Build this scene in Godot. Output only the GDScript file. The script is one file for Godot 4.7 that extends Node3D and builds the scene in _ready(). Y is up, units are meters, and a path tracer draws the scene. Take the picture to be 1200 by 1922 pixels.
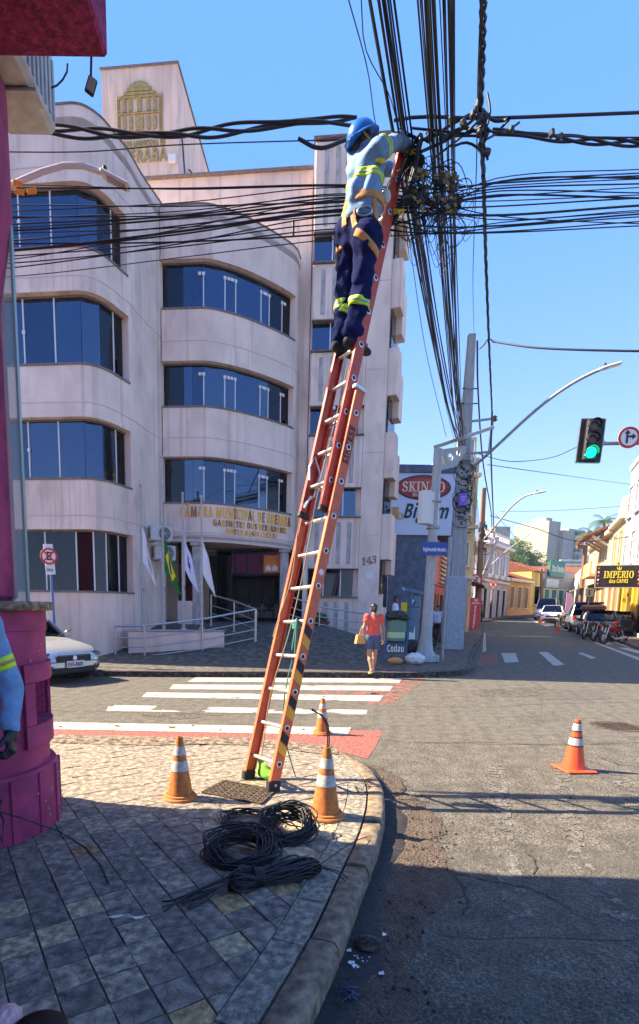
extends Node3D

# ---------------------------------------------------------------- lens of the photograph (measured), used to place things at their real distance
const FL := 1026.7
const CX := 512.0
const CY := 1288.0
const EYE := Vector3(0, 1.5, 0)
var turn_cam := Basis(Vector3.RIGHT, -0.1414) * Basis(Vector3.BACK, 0.0157)
var rng := RandomNumberGenerator.new()
var taken := {}
var M := {}
var T := {}

func ray(x: float, y: float) -> Vector3:
	return turn_cam * Vector3((x - CX) / FL, -(y - CY) / FL, -1.0)

func P(x: float, y: float, z: float) -> Vector3:      # the point at depth z seen at that place of the photograph
	var d := ray(x, y)
	return EYE + d * (z / d.z)

func G(x: float, y: float, h: float) -> Vector3:      # the point at height h seen there
	var d := ray(x, y)
	return EYE + d * ((h - EYE.y) / d.y)

func rnd(a: float, b: float) -> float:
	return rng.randf_range(a, b)

# ---------------------------------------------------------------- meshes
class MB:
	var v := PackedVector3Array()
	var n := PackedVector3Array()
	var i := PackedInt32Array()
	var uv := PackedVector2Array()

	func tri(a: Vector3, b: Vector3, c: Vector3) -> void:
		var m := (b - a).cross(c - a)
		if m.length_squared() < 1e-16:
			return
		m = m.normalized()
		var k := v.size()
		v.append(a); v.append(b); v.append(c)
		n.append(m); n.append(m); n.append(m)
		i.append(k); i.append(k + 2); i.append(k + 1)

	func quad(a: Vector3, b: Vector3, c: Vector3, d: Vector3) -> void:
		tri(a, b, c); tri(a, c, d)

	# chamfered box
	func box(t: Transform3D, s: Vector3, bev := 0.0) -> void:
		var h := s / 2.0
		if bev <= 0.0:
			for ax in 3:
				for sg in [-1.0, 1.0]:
					var u := Vector3.ZERO; var w := Vector3.ZERO; var o := Vector3.ZERO
					o[ax] = h[ax] * sg; u[(ax + 1) % 3] = h[(ax + 1) % 3]; w[(ax + 2) % 3] = h[(ax + 2) % 3] * sg
					quad(t * (o - u - w), t * (o + u - w), t * (o + u + w), t * (o - u + w))
			return
		bev = minf(bev, minf(h.x, minf(h.y, h.z)) * 0.9)
		var q := h - Vector3(bev, bev, bev)
		for ax in 3:
			var a1 := (ax + 1) % 3; var a2 := (ax + 2) % 3
			for sg in [-1.0, 1.0]:
				var u := Vector3.ZERO; var w := Vector3.ZERO; var o := Vector3.ZERO
				o[ax] = h[ax] * sg; u[a1] = q[a1]; w[a2] = q[a2] * sg
				quad(t * (o - u - w), t * (o + u - w), t * (o + u + w), t * (o - u + w))
			for s1 in [-1.0, 1.0]:
				for s2 in [-1.0, 1.0]:
					var e := Vector3.ZERO; e[ax] = q[ax]
					var f := Vector3.ZERO; f[a1] = h[a1] * s1; f[a2] = q[a2] * s2
					var g := Vector3.ZERO; g[a1] = q[a1] * s1; g[a2] = h[a2] * s2
					if s1 * s2 > 0: quad(t * (f + e), t * (f - e), t * (g - e), t * (g + e))
					else: quad(t * (f - e), t * (f + e), t * (g + e), t * (g - e))
		for sx in [-1.0, 1.0]:
			for sy in [-1.0, 1.0]:
				for sz in [-1.0, 1.0]:
					var a := Vector3(h.x * sx, q.y * sy, q.z * sz); var b := Vector3(q.x * sx, h.y * sy, q.z * sz); var c := Vector3(q.x * sx, q.y * sy, h.z * sz)
					if sx * sy * sz > 0: tri(t * a, t * b, t * c)
					else: tri(t * a, t * c, t * b)

	func cube(c: Vector3, s: Vector3, bev := 0.0) -> void:
		box(Transform3D(Basis(), c), s, bev)

	# grid of points with shared, averaged normals; outside is (next row - row) x (next col - col) reversed if flip
	func loft(rows: Array, closed := false, flip := false, smooth := true) -> void:
		var nr := rows.size(); var nc: int = rows[0].size()
		if not smooth:
			for r in nr - 1:
				for c in (nc if closed else nc - 1):
					var d := (c + 1) % nc
					if flip: quad(rows[r][c], rows[r + 1][c], rows[r + 1][d], rows[r][d])
					else: quad(rows[r][c], rows[r][d], rows[r + 1][d], rows[r + 1][c])
			return
		var k := v.size()
		var acc := PackedVector3Array(); acc.resize(nr * nc)
		for r in nr - 1:
			for c in (nc if closed else nc - 1):
				var d := (c + 1) % nc
				var a: Vector3 = rows[r][c]; var b: Vector3 = rows[r][d]; var e: Vector3 = rows[r + 1][d]; var f: Vector3 = rows[r + 1][c]
				var m := (e - a).cross(f - b)
				if flip: m = -m
				for q in [r * nc + c, r * nc + d, (r + 1) * nc + c, (r + 1) * nc + d]: acc[q] += m
				var i0 := k + r * nc + c; var i1 := k + r * nc + d; var i2 := k + (r + 1) * nc + d; var i3 := k + (r + 1) * nc + c
				if flip: i.append_array([i0, i1, i2, i0, i2, i3])
				else: i.append_array([i0, i2, i1, i0, i3, i2])
		for r in nr:
			for c in nc:
				v.append(rows[r][c])
				var m: Vector3 = acc[r * nc + c]
				n.append(m.normalized() if m.length_squared() > 1e-18 else Vector3.UP)

	func tube(p: PackedVector3Array, r: Variant, sides := 8, caps := true) -> void:
		var rows := []
		var t0 := (p[1] - p[0]).normalized()
		var up := Vector3.UP if absf(t0.y) < 0.9 else Vector3.RIGHT
		var x := t0.cross(up).normalized()
		var m := p.size()
		for j in m:
			var t := (p[mini(j + 1, m - 1)] - p[maxi(j - 1, 0)]).normalized()
			x = (x - t * x.dot(t)).normalized()
			var y := t.cross(x)
			var rr: float = r[j] if r is Array or r is PackedFloat32Array else r
			var ring := PackedVector3Array()
			for s in sides:
				var a := TAU * s / sides
				ring.append(p[j] + (x * cos(a) + y * sin(a)) * rr)
			rows.append(ring)
		loft(rows, true)
		if caps:
			for s in range(1, sides - 1):
				tri(rows[0][0], rows[0][s + 1], rows[0][s])
				tri(rows[m - 1][0], rows[m - 1][s], rows[m - 1][s + 1])

	func bar(a: Vector3, b: Vector3, r: float, sides := 8) -> void:
		tube(PackedVector3Array([a, b]), r, sides)

	# straight member of rectangular section w (sideways) x h (along up)
	func beam(a: Vector3, b: Vector3, w: float, h: float, up := Vector3.UP, bev := 0.0) -> void:
		var z := (b - a).normalized()
		var x := up.cross(z)
		if x.length() < 0.01: x = Vector3.RIGHT
		x = x.normalized()
		box(Transform3D(Basis(x, z.cross(x), z), (a + b) / 2.0), Vector3(w, h, a.distance_to(b)), bev)

	# flat band along a path, facing 'out'
	func band(p: PackedVector3Array, out: PackedVector3Array, w: float, th: float) -> void:
		var rows := []
		for j in p.size():
			var t := (p[mini(j + 1, p.size() - 1)] - p[maxi(j - 1, 0)]).normalized()
			var o := (out[j] - t * out[j].dot(t)).normalized()
			var s := t.cross(o) * w / 2.0
			rows.append(PackedVector3Array([p[j] - s, p[j] + s, p[j] + s + o * th, p[j] - s + o * th]))
		loft(rows, true, false, false)
		var e := rows.size() - 1
		quad(rows[0][3], rows[0][2], rows[0][1], rows[0][0]); quad(rows[e][0], rows[e][1], rows[e][2], rows[e][3])

	# profile of (radius, height) turned about the y axis of t; bottom to top
	func lathe(prof: PackedVector2Array, t: Transform3D, sides := 16, from := 0.0, sweep := TAU) -> void:
		var full := sweep > TAU - 0.01
		var start := 0
		var seg := [PackedVector2Array([prof[0]])]
		for j in range(1, prof.size()):
			seg[-1].append(prof[j])
			if j < prof.size() - 1:
				var a := (prof[j] - prof[j - 1]).normalized(); var b := (prof[j + 1] - prof[j]).normalized()
				if a.dot(b) < 0.8: seg.append(PackedVector2Array([prof[j]]))
		for s in seg:
			var rows := []
			for q in s:
				var ring := PackedVector3Array()
				for k in (sides if full else sides + 1):
					var a := from + sweep * k / sides
					ring.append(t * Vector3(cos(a) * q.x, q.y, -sin(a) * q.x))
				rows.append(ring)
			loft(rows, full)

	# polygon in the xy plane of t (counter-clockwise seen from +z), from z = 0 to z = d
	func prism(poly: PackedVector2Array, d: float, t := Transform3D(), back := true) -> void:
		var p := poly
		if Geometry2D.is_polygon_clockwise(p) == false: pass
		var area := 0.0
		for j in p.size():
			var q := p[(j + 1) % p.size()]
			area += p[j].x * q.y - q.x * p[j].y
		if area < 0: p = p.duplicate(); p.reverse()
		var ids := Geometry2D.triangulate_polygon(p)
		for j in range(0, ids.size(), 3):
			var a := p[ids[j]]; var b := p[ids[j + 1]]; var c := p[ids[j + 2]]
			if (b - a).cross(c - a) < 0: var e := b; b = c; c = e
			tri(t * Vector3(a.x, a.y, d), t * Vector3(b.x, b.y, d), t * Vector3(c.x, c.y, d))
			if back: tri(t * Vector3(a.x, a.y, 0), t * Vector3(c.x, c.y, 0), t * Vector3(b.x, b.y, 0))
		for j in p.size():
			var a := p[j]; var b := p[(j + 1) % p.size()]
			quad(t * Vector3(a.x, a.y, 0), t * Vector3(b.x, b.y, 0), t * Vector3(b.x, b.y, d), t * Vector3(a.x, a.y, d))

	func ball(c: Vector3, r: Vector3, sides := 12, rings := 8) -> void:
		var rows := []
		for j in rings + 1:
			var a := -PI / 2 + PI * j / rings
			var ring := PackedVector3Array()
			for k in sides:
				var b := TAU * k / sides
				ring.append(c + Vector3(cos(a) * cos(b) * r.x, sin(a) * r.y, -cos(a) * sin(b) * r.z))
			rows.append(ring)
		loft(rows, true)

	func moved(t: Transform3D) -> MB:
		for j in v.size(): v[j] = t * v[j]
		var b := t.basis.inverse().transposed()
		for j in n.size(): n[j] = (b * n[j]).normalized()
		return self

	func add(o: MB, t := Transform3D()) -> void:
		var k := v.size()
		for q in o.v: v.append(t * q)
		for q in o.n: n.append((t.basis * q).normalized())
		for q in o.i: i.append(q + k)

	func mesh() -> ArrayMesh:
		var a := []
		a.resize(Mesh.ARRAY_MAX)
		a[Mesh.ARRAY_VERTEX] = v; a[Mesh.ARRAY_NORMAL] = n; a[Mesh.ARRAY_INDEX] = i
		if uv.size() == v.size() and uv.size() > 0: a[Mesh.ARRAY_TEX_UV] = uv
		var m := ArrayMesh.new()
		if v.size() >= 3: m.add_surface_from_arrays(Mesh.PRIMITIVE_TRIANGLES, a)
		return m

# ---------------------------------------------------------------- objects
func numbered(called: String) -> String:
	if not taken.has(called):
		taken[called] = 0
		return called
	taken[called] += 1
	return "%s_%03d" % [called, taken[called]]

func tag(o: Node3D, label: String, category := "", group := "", kind := "") -> Node3D:
	if label: o.set_meta("label", label)
	if category: o.set_meta("category", category)
	if group: o.set_meta("group", group)
	if kind: o.set_meta("kind", kind)
	return o

func thing(called: String, at: Vector3, turn: float, label: String, category: String, group := "") -> Node3D:
	var o := Node3D.new()
	o.name = numbered(called)
	add_child(o)
	o.position = at
	o.rotation.y = turn
	tag(o, label, category, group)
	return o

# a part; 'world' says that mb was laid out in the scene's own coordinates
func part(o: Node3D, called: String, mb: MB, m: Material, world := false) -> MeshInstance3D:
	if world: mb.moved(o.global_transform.affine_inverse())
	return piece(o, called, mb.mesh(), m)

func piece(o: Node3D, called: String, mesh: Mesh, m: Material, t := Transform3D()) -> MeshInstance3D:
	var c := MeshInstance3D.new()
	c.name = called
	c.mesh = mesh
	c.material_override = m
	c.transform = t
	o.add_child(c, true)
	return c

func solo(called: String, mb: MB, m: Material, label: String, category: String, group := "", at := Vector3.ZERO) -> MeshInstance3D:
	var o := MeshInstance3D.new()
	o.name = numbered(called)
	if at != Vector3.ZERO: mb.moved(Transform3D(Basis(), -at))
	o.mesh = mb.mesh()
	o.material_override = m
	add_child(o)
	o.position = at
	tag(o, label, category, group)
	return o

func struct(called: String, mb: MB, m: Material) -> MeshInstance3D:
	var o := MeshInstance3D.new()
	o.name = numbered(called)
	o.mesh = mb.mesh()
	o.material_override = m
	add_child(o)
	o.set_meta("kind", "structure")
	return o

func copy(o: Node3D, at: Vector3, turn: float, label := "") -> Node3D:
	var c := o.duplicate()
	c.name = numbered(str(o.name).trim_suffix("_001"))
	add_child(c)
	c.position = at
	c.rotation.y = turn
	if label: c.set_meta("label", label)
	return c

# raised lettering; t puts the middle of the text, facing +z
var fonts := {}
func words(o: Node3D, called: String, text: String, h: float, depth: float, m: Material, t: Transform3D, face := "Droid Sans", bold := true, squeeze := 1.0, fit := 0.0) -> MeshInstance3D:
	var key := face + str(bold)
	if not fonts.has(key):
		var f := SystemFont.new()
		f.font_names = PackedStringArray([face])
		f.font_weight = 700 if bold else 400
		fonts[key] = f
	var tm := TextMesh.new()
	tm.font = fonts[key]
	tm.text = text
	tm.font_size = 64
	tm.pixel_size = h / 46.0
	tm.depth = depth
	tm.curve_step = 4.0
	if fit > 0.0: squeeze = fit / maxf(tm.get_aabb().size.x, 0.001)
	return piece(o, called, tm, m, t * Transform3D(Basis.from_scale(Vector3(squeeze, 1, 1)), Vector3.ZERO))

# ---------------------------------------------------------------- materials
func noise_image(size: int, freq: float, oct: int, lo: float, hi: float, sd: int, stretch := 1, type := FastNoiseLite.TYPE_SIMPLEX_SMOOTH, sharp := 1.0) -> Image:
	var f := FastNoiseLite.new()
	f.seed = sd
	f.noise_type = type
	f.frequency = freq
	f.fractal_type = FastNoiseLite.FRACTAL_FBM
	f.fractal_octaves = oct
	var im := f.get_seamless_image(size, size / stretch, false, false, 0.2, true)
	im.convert(Image.FORMAT_L8)
	if stretch > 1: im.resize(size, size)
	var d := im.get_data()
	for k in d.size():
		d[k] = int(255.0 * lerpf(lo, hi, pow(d[k] / 255.0, sharp)))
	return Image.create_from_data(size, size, false, Image.FORMAT_L8, d)

func mul(a: Image, b: Image) -> Image:
	var x := a.get_data(); var y := b.get_data()
	for k in x.size(): x[k] = x[k] * y[k] / 255
	return Image.create_from_data(a.get_width(), a.get_height(), false, Image.FORMAT_L8, x)

func tex(im: Image) -> ImageTexture:
	var c := im.duplicate()
	if c.get_format() == Image.FORMAT_L8: c.convert(Image.FORMAT_RGB8)
	return ImageTexture.create_from_image(c)

func bump(im: Image, k: float) -> ImageTexture:
	var c := im.duplicate()
	c.convert(Image.FORMAT_RGBA8)
	c.bump_map_to_normal_map(k)
	return ImageTexture.create_from_image(c)

# base colours are linear, real-world values
func mat(key: String, c: Color, rough := 0.8, metal := 0.0, t := "", sc := Vector3.ONE, nm := "", ns := 1.0, world := false) -> StandardMaterial3D:
	if M.has(key): return M[key]
	var m := StandardMaterial3D.new()
	m.resource_name = key
	m.albedo_color = c.linear_to_srgb()
	m.roughness = rough
	m.metallic = metal
	if t or nm:
		m.uv1_triplanar = true
		m.uv1_world_triplanar = world
		m.uv1_scale = sc
		m.uv1_triplanar_sharpness = 4.0
	if t: m.albedo_texture = T[t]
	if nm:
		m.normal_enabled = true
		m.normal_texture = T[nm]
		m.normal_scale = ns
	M[key] = m
	return m

func make_textures() -> void:
	var grain := noise_image(512, 0.12, 3, 0.7, 1.0, 3)
	var blotch := noise_image(512, 0.012, 5, 0.72, 1.0, 5)
	var mottle := noise_image(512, 0.03, 5, 0.5, 1.0, 9)
	T.grain = tex(grain)
	T.plain = tex(noise_image(256, 0.02, 4, 0.86, 1.0, 21))
	T.blotch = tex(mul(blotch, noise_image(512, 0.2, 2, 0.9, 1.0, 6)))
	T.mottle = tex(mottle)
	var sf := FastNoiseLite.new(); sf.seed = 12; sf.frequency = 0.012; sf.fractal_octaves = 4
	var sd := PackedByteArray(); sd.resize(512 * 512)
	for y in 512:
		for x in 512:
			var a := TAU * x / 512.0
			var s := smoothstep(0.12, 0.5, sf.get_noise_3d(cos(a) * 420.0, sin(a) * 420.0, absf(y - 256) * 0.32))
			var q := smoothstep(0.25, 0.5, sf.get_noise_3d(cos(a) * 110.0, sin(a) * 110.0, 900.0 + absf(y - 256) * 1.2))
			sd[y * 512 + x] = int(255.0 * (1.0 - 0.09 * s - 0.06 * q))
	T.streak = tex(mul(Image.create_from_data(512, 512, false, Image.FORMAT_L8, sd), noise_image(512, 0.014, 5, 0.86, 1.0, 5)))
	T.asphalt = tex(mul(mul(noise_image(1024, 0.22, 2, 0.35, 1.0, 15, 1, FastNoiseLite.TYPE_VALUE), noise_image(1024, 0.006, 5, 0.72, 1.0, 16)), noise_image(1024, 0.04, 3, 0.8, 1.0, 17)))
	var cleft := noise_image(512, 0.018, 6, 0.0, 1.0, 25)
	var lines := noise_image(512, 0.012, 3, 0.0, 1.0, 26)
	var ld := lines.get_data()
	for k in ld.size(): ld[k] = int(255.0 * clampf(0.80 + 5.0 * absf(ld[k] / 255.0 - 0.5), 0.0, 1.0))
	lines = Image.create_from_data(512, 512, false, Image.FORMAT_L8, ld)
	T.slate = tex(mul(mul(noise_image(512, 0.02, 5, 0.45, 1.0, 27), lines), noise_image(512, 0.15, 2, 0.75, 1.0, 28)))
	T.slate_n = bump(mul(cleft, lines), 9.0)
	T.kerbtex = tex(mul(noise_image(512, 0.02, 6, 0.45, 1.0, 33), noise_image(512, 0.25, 2, 0.75, 1.0, 34)))
	T.rust = tex(noise_image(512, 0.015, 5, 0.3, 1.0, 31))
	T.grain_n = bump(grain, 2.0)
	T.lump_n = bump(noise_image(512, 0.06, 4, 0.0, 1.0, 41), 8.0)
	T.cloth_n = bump(noise_image(512, 0.012, 3, 0.0, 1.0, 44), 12.0)
	T.asphalt_n = bump(noise_image(512, 0.2, 3, 0.0, 1.0, 47, 1, FastNoiseLite.TYPE_VALUE), 6.0)

var env: Environment
func _ready() -> void:
	rng.seed = 20240
	# camera: a level-ish phone lens whose frame is cropped above its axis
	var cam := Camera3D.new()
	cam.name = "camera"
	cam.transform = Transform3D(turn_cam, EYE)
	var near := 0.05
	cam.set_frustum(near * 1922.0 / FL, Vector2((600.0 - CX) / FL, (CY - 961.0) / FL) * near, near, 2000.0)
	add_child(cam)
	cam.current = true
	# sky, sun, exposure
	var we := WorldEnvironment.new()
	we.name = "world_environment"
	env = Environment.new()
	env.background_mode = Environment.BG_SKY
	var sm := ProceduralSkyMaterial.new()
	sm.sky_top_color = Color(0.213, 0.343, 0.545)
	sm.sky_horizon_color = Color(0.52, 0.585, 0.655)
	sm.sky_curve = 0.14
	sm.ground_bottom_color = Color(0.30, 0.28, 0.26)
	sm.ground_horizon_color = Color(0.45, 0.45, 0.45)
	sm.sun_angle_max = 55.0
	sm.sun_curve = 0.32
	env.sky = Sky.new()
	env.sky.sky_material = sm
	env.background_energy_multiplier = 1.0
	env.tonemap_mode = Environment.TONE_MAPPER_LINEAR
	env.tonemap_exposure = 5.4
	env.sdfgi_enabled = true
	env.ssao_enabled = true
	env.ssil_enabled = true
	env.fog_enabled = true
	env.fog_density = 0.00045
	env.fog_light_color = Color(0.55, 0.64, 0.75)
	we.environment = env
	add_child(we)
	var sun := DirectionalLight3D.new()
	sun.name = "sun"
	var el := deg_to_rad(42.0)
	var to := Vector3(0.985 * cos(el), -sin(el), 0.17 * cos(el))
	sun.transform = Transform3D(Basis.looking_at(to, Vector3.UP), Vector3(-20, 20, 0))
	sun.light_energy = 1.06
	sun.light_color = Color(1.0, 0.93, 0.82)
	sun.light_angular_distance = 0.5
	sun.shadow_enabled = true
	add_child(sun)
	make_textures()
	make_materials()
	build_ground()
	build_council_building()
	build_purple_corner()
	build_street_left()
	build_street_right()
	build_far()
	build_street_furniture()
	build_ladder()
	build_worker()
	build_people()
	build_vehicles()
	build_cables()
	build_small_things()

func make_materials() -> void:
	mat("cone_red", Color(0.72, 0.085, 0.025), 0.5)
	mat("cone_white", Color(0.66, 0.65, 0.60), 0.7, 0, "blotch", Vector3.ONE * 4)
	mat("lamp_glass", Color(0.3, 0.28, 0.24), 0.15)
	mat("asphalt", Color(0.38, 0.335, 0.26), 0.92, 0, "asphalt", Vector3.ONE * 0.55, "asphalt_n", 0.5, true)
	mat("asphalt_old", Color(0.40, 0.36, 0.285), 0.95, 0, "asphalt", Vector3.ONE * 0.8, "asphalt_n", 0.8, true)
	mat("asphalt_dark", Color(0.33, 0.295, 0.235), 0.9, 0, "asphalt", Vector3.ONE * 0.7, "asphalt_n", 0.5, true)
	mat("white_paint", Color(0.66, 0.63, 0.53), 0.8, 0, "mottle", Vector3.ONE * 1.3, "grain_n", 0.4, true)
	mat("faded_paint", Color(0.49, 0.45, 0.38), 0.9, 0, "asphalt", Vector3.ONE * 0.55, "grain_n", 0.4, true)
	mat("red_paint", Color(0.42, 0.135, 0.105), 0.9, 0, "mottle", Vector3.ONE * 1.1, "grain_n", 0.5, true)
	mat("dirt", Color(0.46, 0.35, 0.25), 1.0, 0, "rust", Vector3.ONE * 1.2, "lump_n", 1.0, true)
	mat("gutter_dirt", Color(0.36, 0.26, 0.185), 1.0, 0, "asphalt", Vector3.ONE * 1.1, "lump_n", 1.0, true)
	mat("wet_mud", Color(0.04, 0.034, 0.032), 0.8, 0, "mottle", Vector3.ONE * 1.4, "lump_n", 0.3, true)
	mat("kerb", Color(0.52, 0.385, 0.25), 0.95, 0, "kerbtex", Vector3.ONE * 1.1, "grain_n", 0.6, true)
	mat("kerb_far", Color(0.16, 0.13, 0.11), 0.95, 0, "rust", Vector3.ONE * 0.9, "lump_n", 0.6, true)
	mat("kerb_white", Color(0.5, 0.49, 0.46), 0.9, 0, "rust", Vector3.ONE * 0.9, "", 1.0, true)
	mat("slab", Color(0.56, 0.50, 0.38), 0.85, 0, "slate", Vector3.ONE * 1.7, "slate_n", 0.5, true)
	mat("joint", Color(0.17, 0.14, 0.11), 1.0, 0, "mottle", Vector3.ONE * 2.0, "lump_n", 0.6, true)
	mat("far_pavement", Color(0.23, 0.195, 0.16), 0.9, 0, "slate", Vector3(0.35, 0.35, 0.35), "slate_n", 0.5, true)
	var tones := [Color(0.21, 0.20, 0.195), Color(0.175, 0.172, 0.17), Color(0.25, 0.24, 0.225), Color(0.31, 0.295, 0.26), Color(0.18, 0.175, 0.18), Color(0.38, 0.31, 0.18), Color(0.40, 0.37, 0.28), Color(0.31, 0.21, 0.12)]
	for k in tones.size():
		mat("stone%d" % k, Color(tones[k].r * 2.35, tones[k].g * 2.02, tones[k].b * 1.62), 0.8, 0, "slate", Vector3.ONE * (1.0 + 0.11 * k), "slate_n", 0.5, true)
	mat("steel", Color(0.55, 0.56, 0.57), 0.35, 0.9, "plain", Vector3.ONE * 3)
	mat("galv", Color(0.50, 0.52, 0.53), 0.6, 0.35, "blotch", Vector3(1.5, 0.4, 1.5))
	mat("iron", Color(0.20, 0.145, 0.10), 0.75, 0.4, "rust", Vector3.ONE * 3, "grain_n", 0.6, true)
	mat("cable", Color(0.012, 0.012, 0.014), 0.55)
	mat("cable_grey", Color(0.05, 0.05, 0.055), 0.6)
	mat("black", Color(0.012, 0.012, 0.013), 0.6)
	mat("rubber", Color(0.018, 0.018, 0.019), 0.8)
	mat("bag_black", Color(0.014, 0.014, 0.015), 0.3, 0, "", Vector3.ONE * 4, "lump_n", 1.5)
	mat("white", Color(0.72, 0.72, 0.70), 0.5)
	mat("glass_dark", Color(0.07, 0.10, 0.155), 0.03, 1.0)
	mat("glass_dark2", Color(0.085, 0.115, 0.165), 0.05, 1.0)
	mat("glass_dark3", Color(0.055, 0.078, 0.12), 0.02, 1.0)
	mat("glass_black", Color(0.035, 0.036, 0.042), 0.04, 1.0)
	mat("alu", Color(0.72, 0.73, 0.73), 0.4, 0.5)
	mat("skin", Color(0.36, 0.19, 0.115), 0.55)
	mat("skin2", Color(0.26, 0.13, 0.075), 0.55)
	mat("hair", Color(0.012, 0.010, 0.009), 0.45)

func Hs(z: float) -> float:            # the roadway
	if z > -14.0: return -0.13
	if z > -28.0: return -0.13 + 0.13 * (-14.0 - z) / 14.0
	return 0.033 * (-28.0 - maxf(z, -78.0))

func Hp(x: float, z: float) -> float:  # the far pavement, which ramps up to the entrance
	return Hs(z) + 0.13 + 0.92 * smoothstep(-14.5, -18.7, z) * (1.0 - smoothstep(1.0, 5.6, x)) * smoothstep(-26.0, -22.0, z)

func land(x: float, y: float) -> Vector3:   # where the line of sight meets the far pavement
	var d := ray(x, y)
	var t := 8.0
	while t < 400.0:
		var q := EYE + d * t
		if q.y < Hp(q.x, q.z): return q
		t += 0.02
	return EYE + d * 50.0

func road(x: float, y: float) -> Vector3:
	var d := ray(x, y)
	var t := 3.0
	while t < 400.0:
		var q := EYE + d * t
		if q.y < Hs(q.z): return Vector3(q.x, Hs(q.z), q.z)
		t += 0.02
	return EYE + d * 50.0

func smooth_path(p: Array, step: float) -> PackedVector2Array:
	var c := Curve2D.new()
	for k in p.size():
		var a: Vector2 = p[maxi(k - 1, 0)]; var b: Vector2 = p[mini(k + 1, p.size() - 1)]
		var tn := (b - a).normalized()
		var l0: float = p[k].distance_to(a) / 3.0; var l1: float = p[k].distance_to(b) / 3.0
		c.add_point(p[k], -tn * l0, tn * l1)
	c.bake_interval = 0.02
	var out := PackedVector2Array()
	var n := int(ceil(c.get_baked_length() / step))
	for k in n + 1: out.append(c.sample_baked(c.get_baked_length() * k / n))
	return out

func offset_path(p: PackedVector2Array, d: float) -> PackedVector2Array:   # to the left of the way it runs
	var out := PackedVector2Array()
	for k in p.size():
		var t := (p[mini(k + 1, p.size() - 1)] - p[maxi(k - 1, 0)]).normalized()
		out.append(p[k] + Vector2(t.y, -t.x) * d)
	return out

func inside(poly: PackedVector2Array, q: Vector2) -> bool:
	return Geometry2D.is_point_in_polygon(q, poly)

# paint worn through to the road: cells of a grid, those with low noise missing, clipped at the outline
func worn(poly: PackedVector2Array, cell: float, missing: float, sd: int, lift := 0.004, freq := 3.0) -> MB:
	var f := FastNoiseLite.new()
	f.seed = sd; f.frequency = freq; f.fractal_octaves = 4
	var r := Rect2(poly[0], Vector2.ZERO)
	for q in poly: r = r.expand(q)
	var mb := MB.new()
	var nx := int(r.size.x / cell) + 1; var nz := int(r.size.y / cell) + 1
	for a in nx:
		for b in nz:
			var o := r.position + Vector2(a, b) * cell
			var val := f.get_noise_2d(o.x + cell / 2, o.y + cell / 2) * 0.5 + 0.5
			if val < missing: continue
			var c := PackedVector2Array([o, o + Vector2(cell, 0), o + Vector2(cell, cell), o + Vector2(0, cell)])
			var cnt := 0
			for q in c: cnt += int(inside(poly, q))
			if cnt == 0 and cell < 0.2: continue
			for pg in ([c] if cnt == 4 else Geometry2D.intersect_polygons(c, poly)):
				for k in range(1, pg.size() - 1):
					var w := []
					for q in [pg[0], pg[k], pg[k + 1]]: w.append(Vector3(q.x, Hs(q.y) + lift, q.y))
					if (w[1] - w[0]).cross(w[2] - w[0]).y > 0: mb.tri(w[0], w[1], w[2])
					else: mb.tri(w[0], w[2], w[1])
	return mb

func px_poly(a: Array) -> PackedVector2Array:    # outline on the roadway from photograph places
	var p := PackedVector2Array()
	for k in range(0, a.size(), 2):
		var q := road(a[k], a[k + 1])
		p.append(Vector2(q.x, q.z))
	return p

func flat(poly: PackedVector2Array, lift: float) -> MB:
	var mb := MB.new()
	var ids := Geometry2D.triangulate_polygon(poly)
	for k in range(0, ids.size(), 3):
		var w := []
		for j in 3: var q := poly[ids[k + j]]; w.append(Vector3(q.x, Hs(q.y) + lift, q.y))
		if (w[1] - w[0]).cross(w[2] - w[0]).y > 0: mb.tri(w[0], w[1], w[2])
		else: mb.tri(w[0], w[2], w[1])
	return mb

func ragged(p: PackedVector2Array, amp: float, step: float) -> PackedVector2Array:
	var out := PackedVector2Array()
	for k in p.size():
		var a := p[k]; var b := p[(k + 1) % p.size()]
		var n := maxi(1, int(a.distance_to(b) / step))
		for j in n: out.append(a.lerp(b, float(j) / n) + Vector2(rnd(-amp, amp), rnd(-amp, amp)))
	return out

func kerb_stones(o: Node3D, path: PackedVector2Array, h: Callable, length: float, step: float, width: float, m: Material, wob: float, every := 0) -> void:
	var per := int(length / step)
	var inner := offset_path(path, width)
	var k := 0
	var num := 0
	while k < path.size() - 2:
		var e := mini(k + per + rng.randi_range(-1, 1), path.size() - 1)
		var mb := MB.new()
		var rows := []
		var dy := rnd(-wob, wob)
		for j in range(k, e + 1):
			var a := path[j]; var b := inner[j]
			var s := 0.012 if j == k else (-0.012 if j == e else 0.0)
			if s != 0.0:
				var t := (path[mini(j + 1, path.size() - 1)] - path[maxi(j - 1, 0)]).normalized() * s
				a += t; b += t
			var y: float = h.call(a.x, a.y) + dy + rnd(-wob, wob) * 0.5
			var q := func(f: float, up: float) -> Vector3: var w := a.lerp(b, f); return Vector3(w.x, y + up, w.y)
			rows.append(PackedVector3Array([q.call(0.0, -0.24), q.call(rnd(0, 0.04), -0.10), q.call(0.03 + rnd(0, 0.05), -0.035), q.call(0.2 + rnd(-0.05, 0.05), rnd(-0.004, 0.002)), q.call(0.6, rnd(-0.003, 0.003)), q.call(0.97, -0.004), q.call(1.0, -0.03), q.call(1.0, -0.24)]))
		mb.loft(rows, false, true)
		var n: int = rows.size() - 1
		for c in range(1, 7):
			mb.tri(rows[0][0], rows[0][c], rows[0][c + 1]); mb.tri(rows[n][0], rows[n][c + 1], rows[n][c])
		piece(o, "kerb_stone", mb.mesh(), m if every == 0 or num % every > 0 else M.kerb_white)
		num += 1
		k = e

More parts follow.
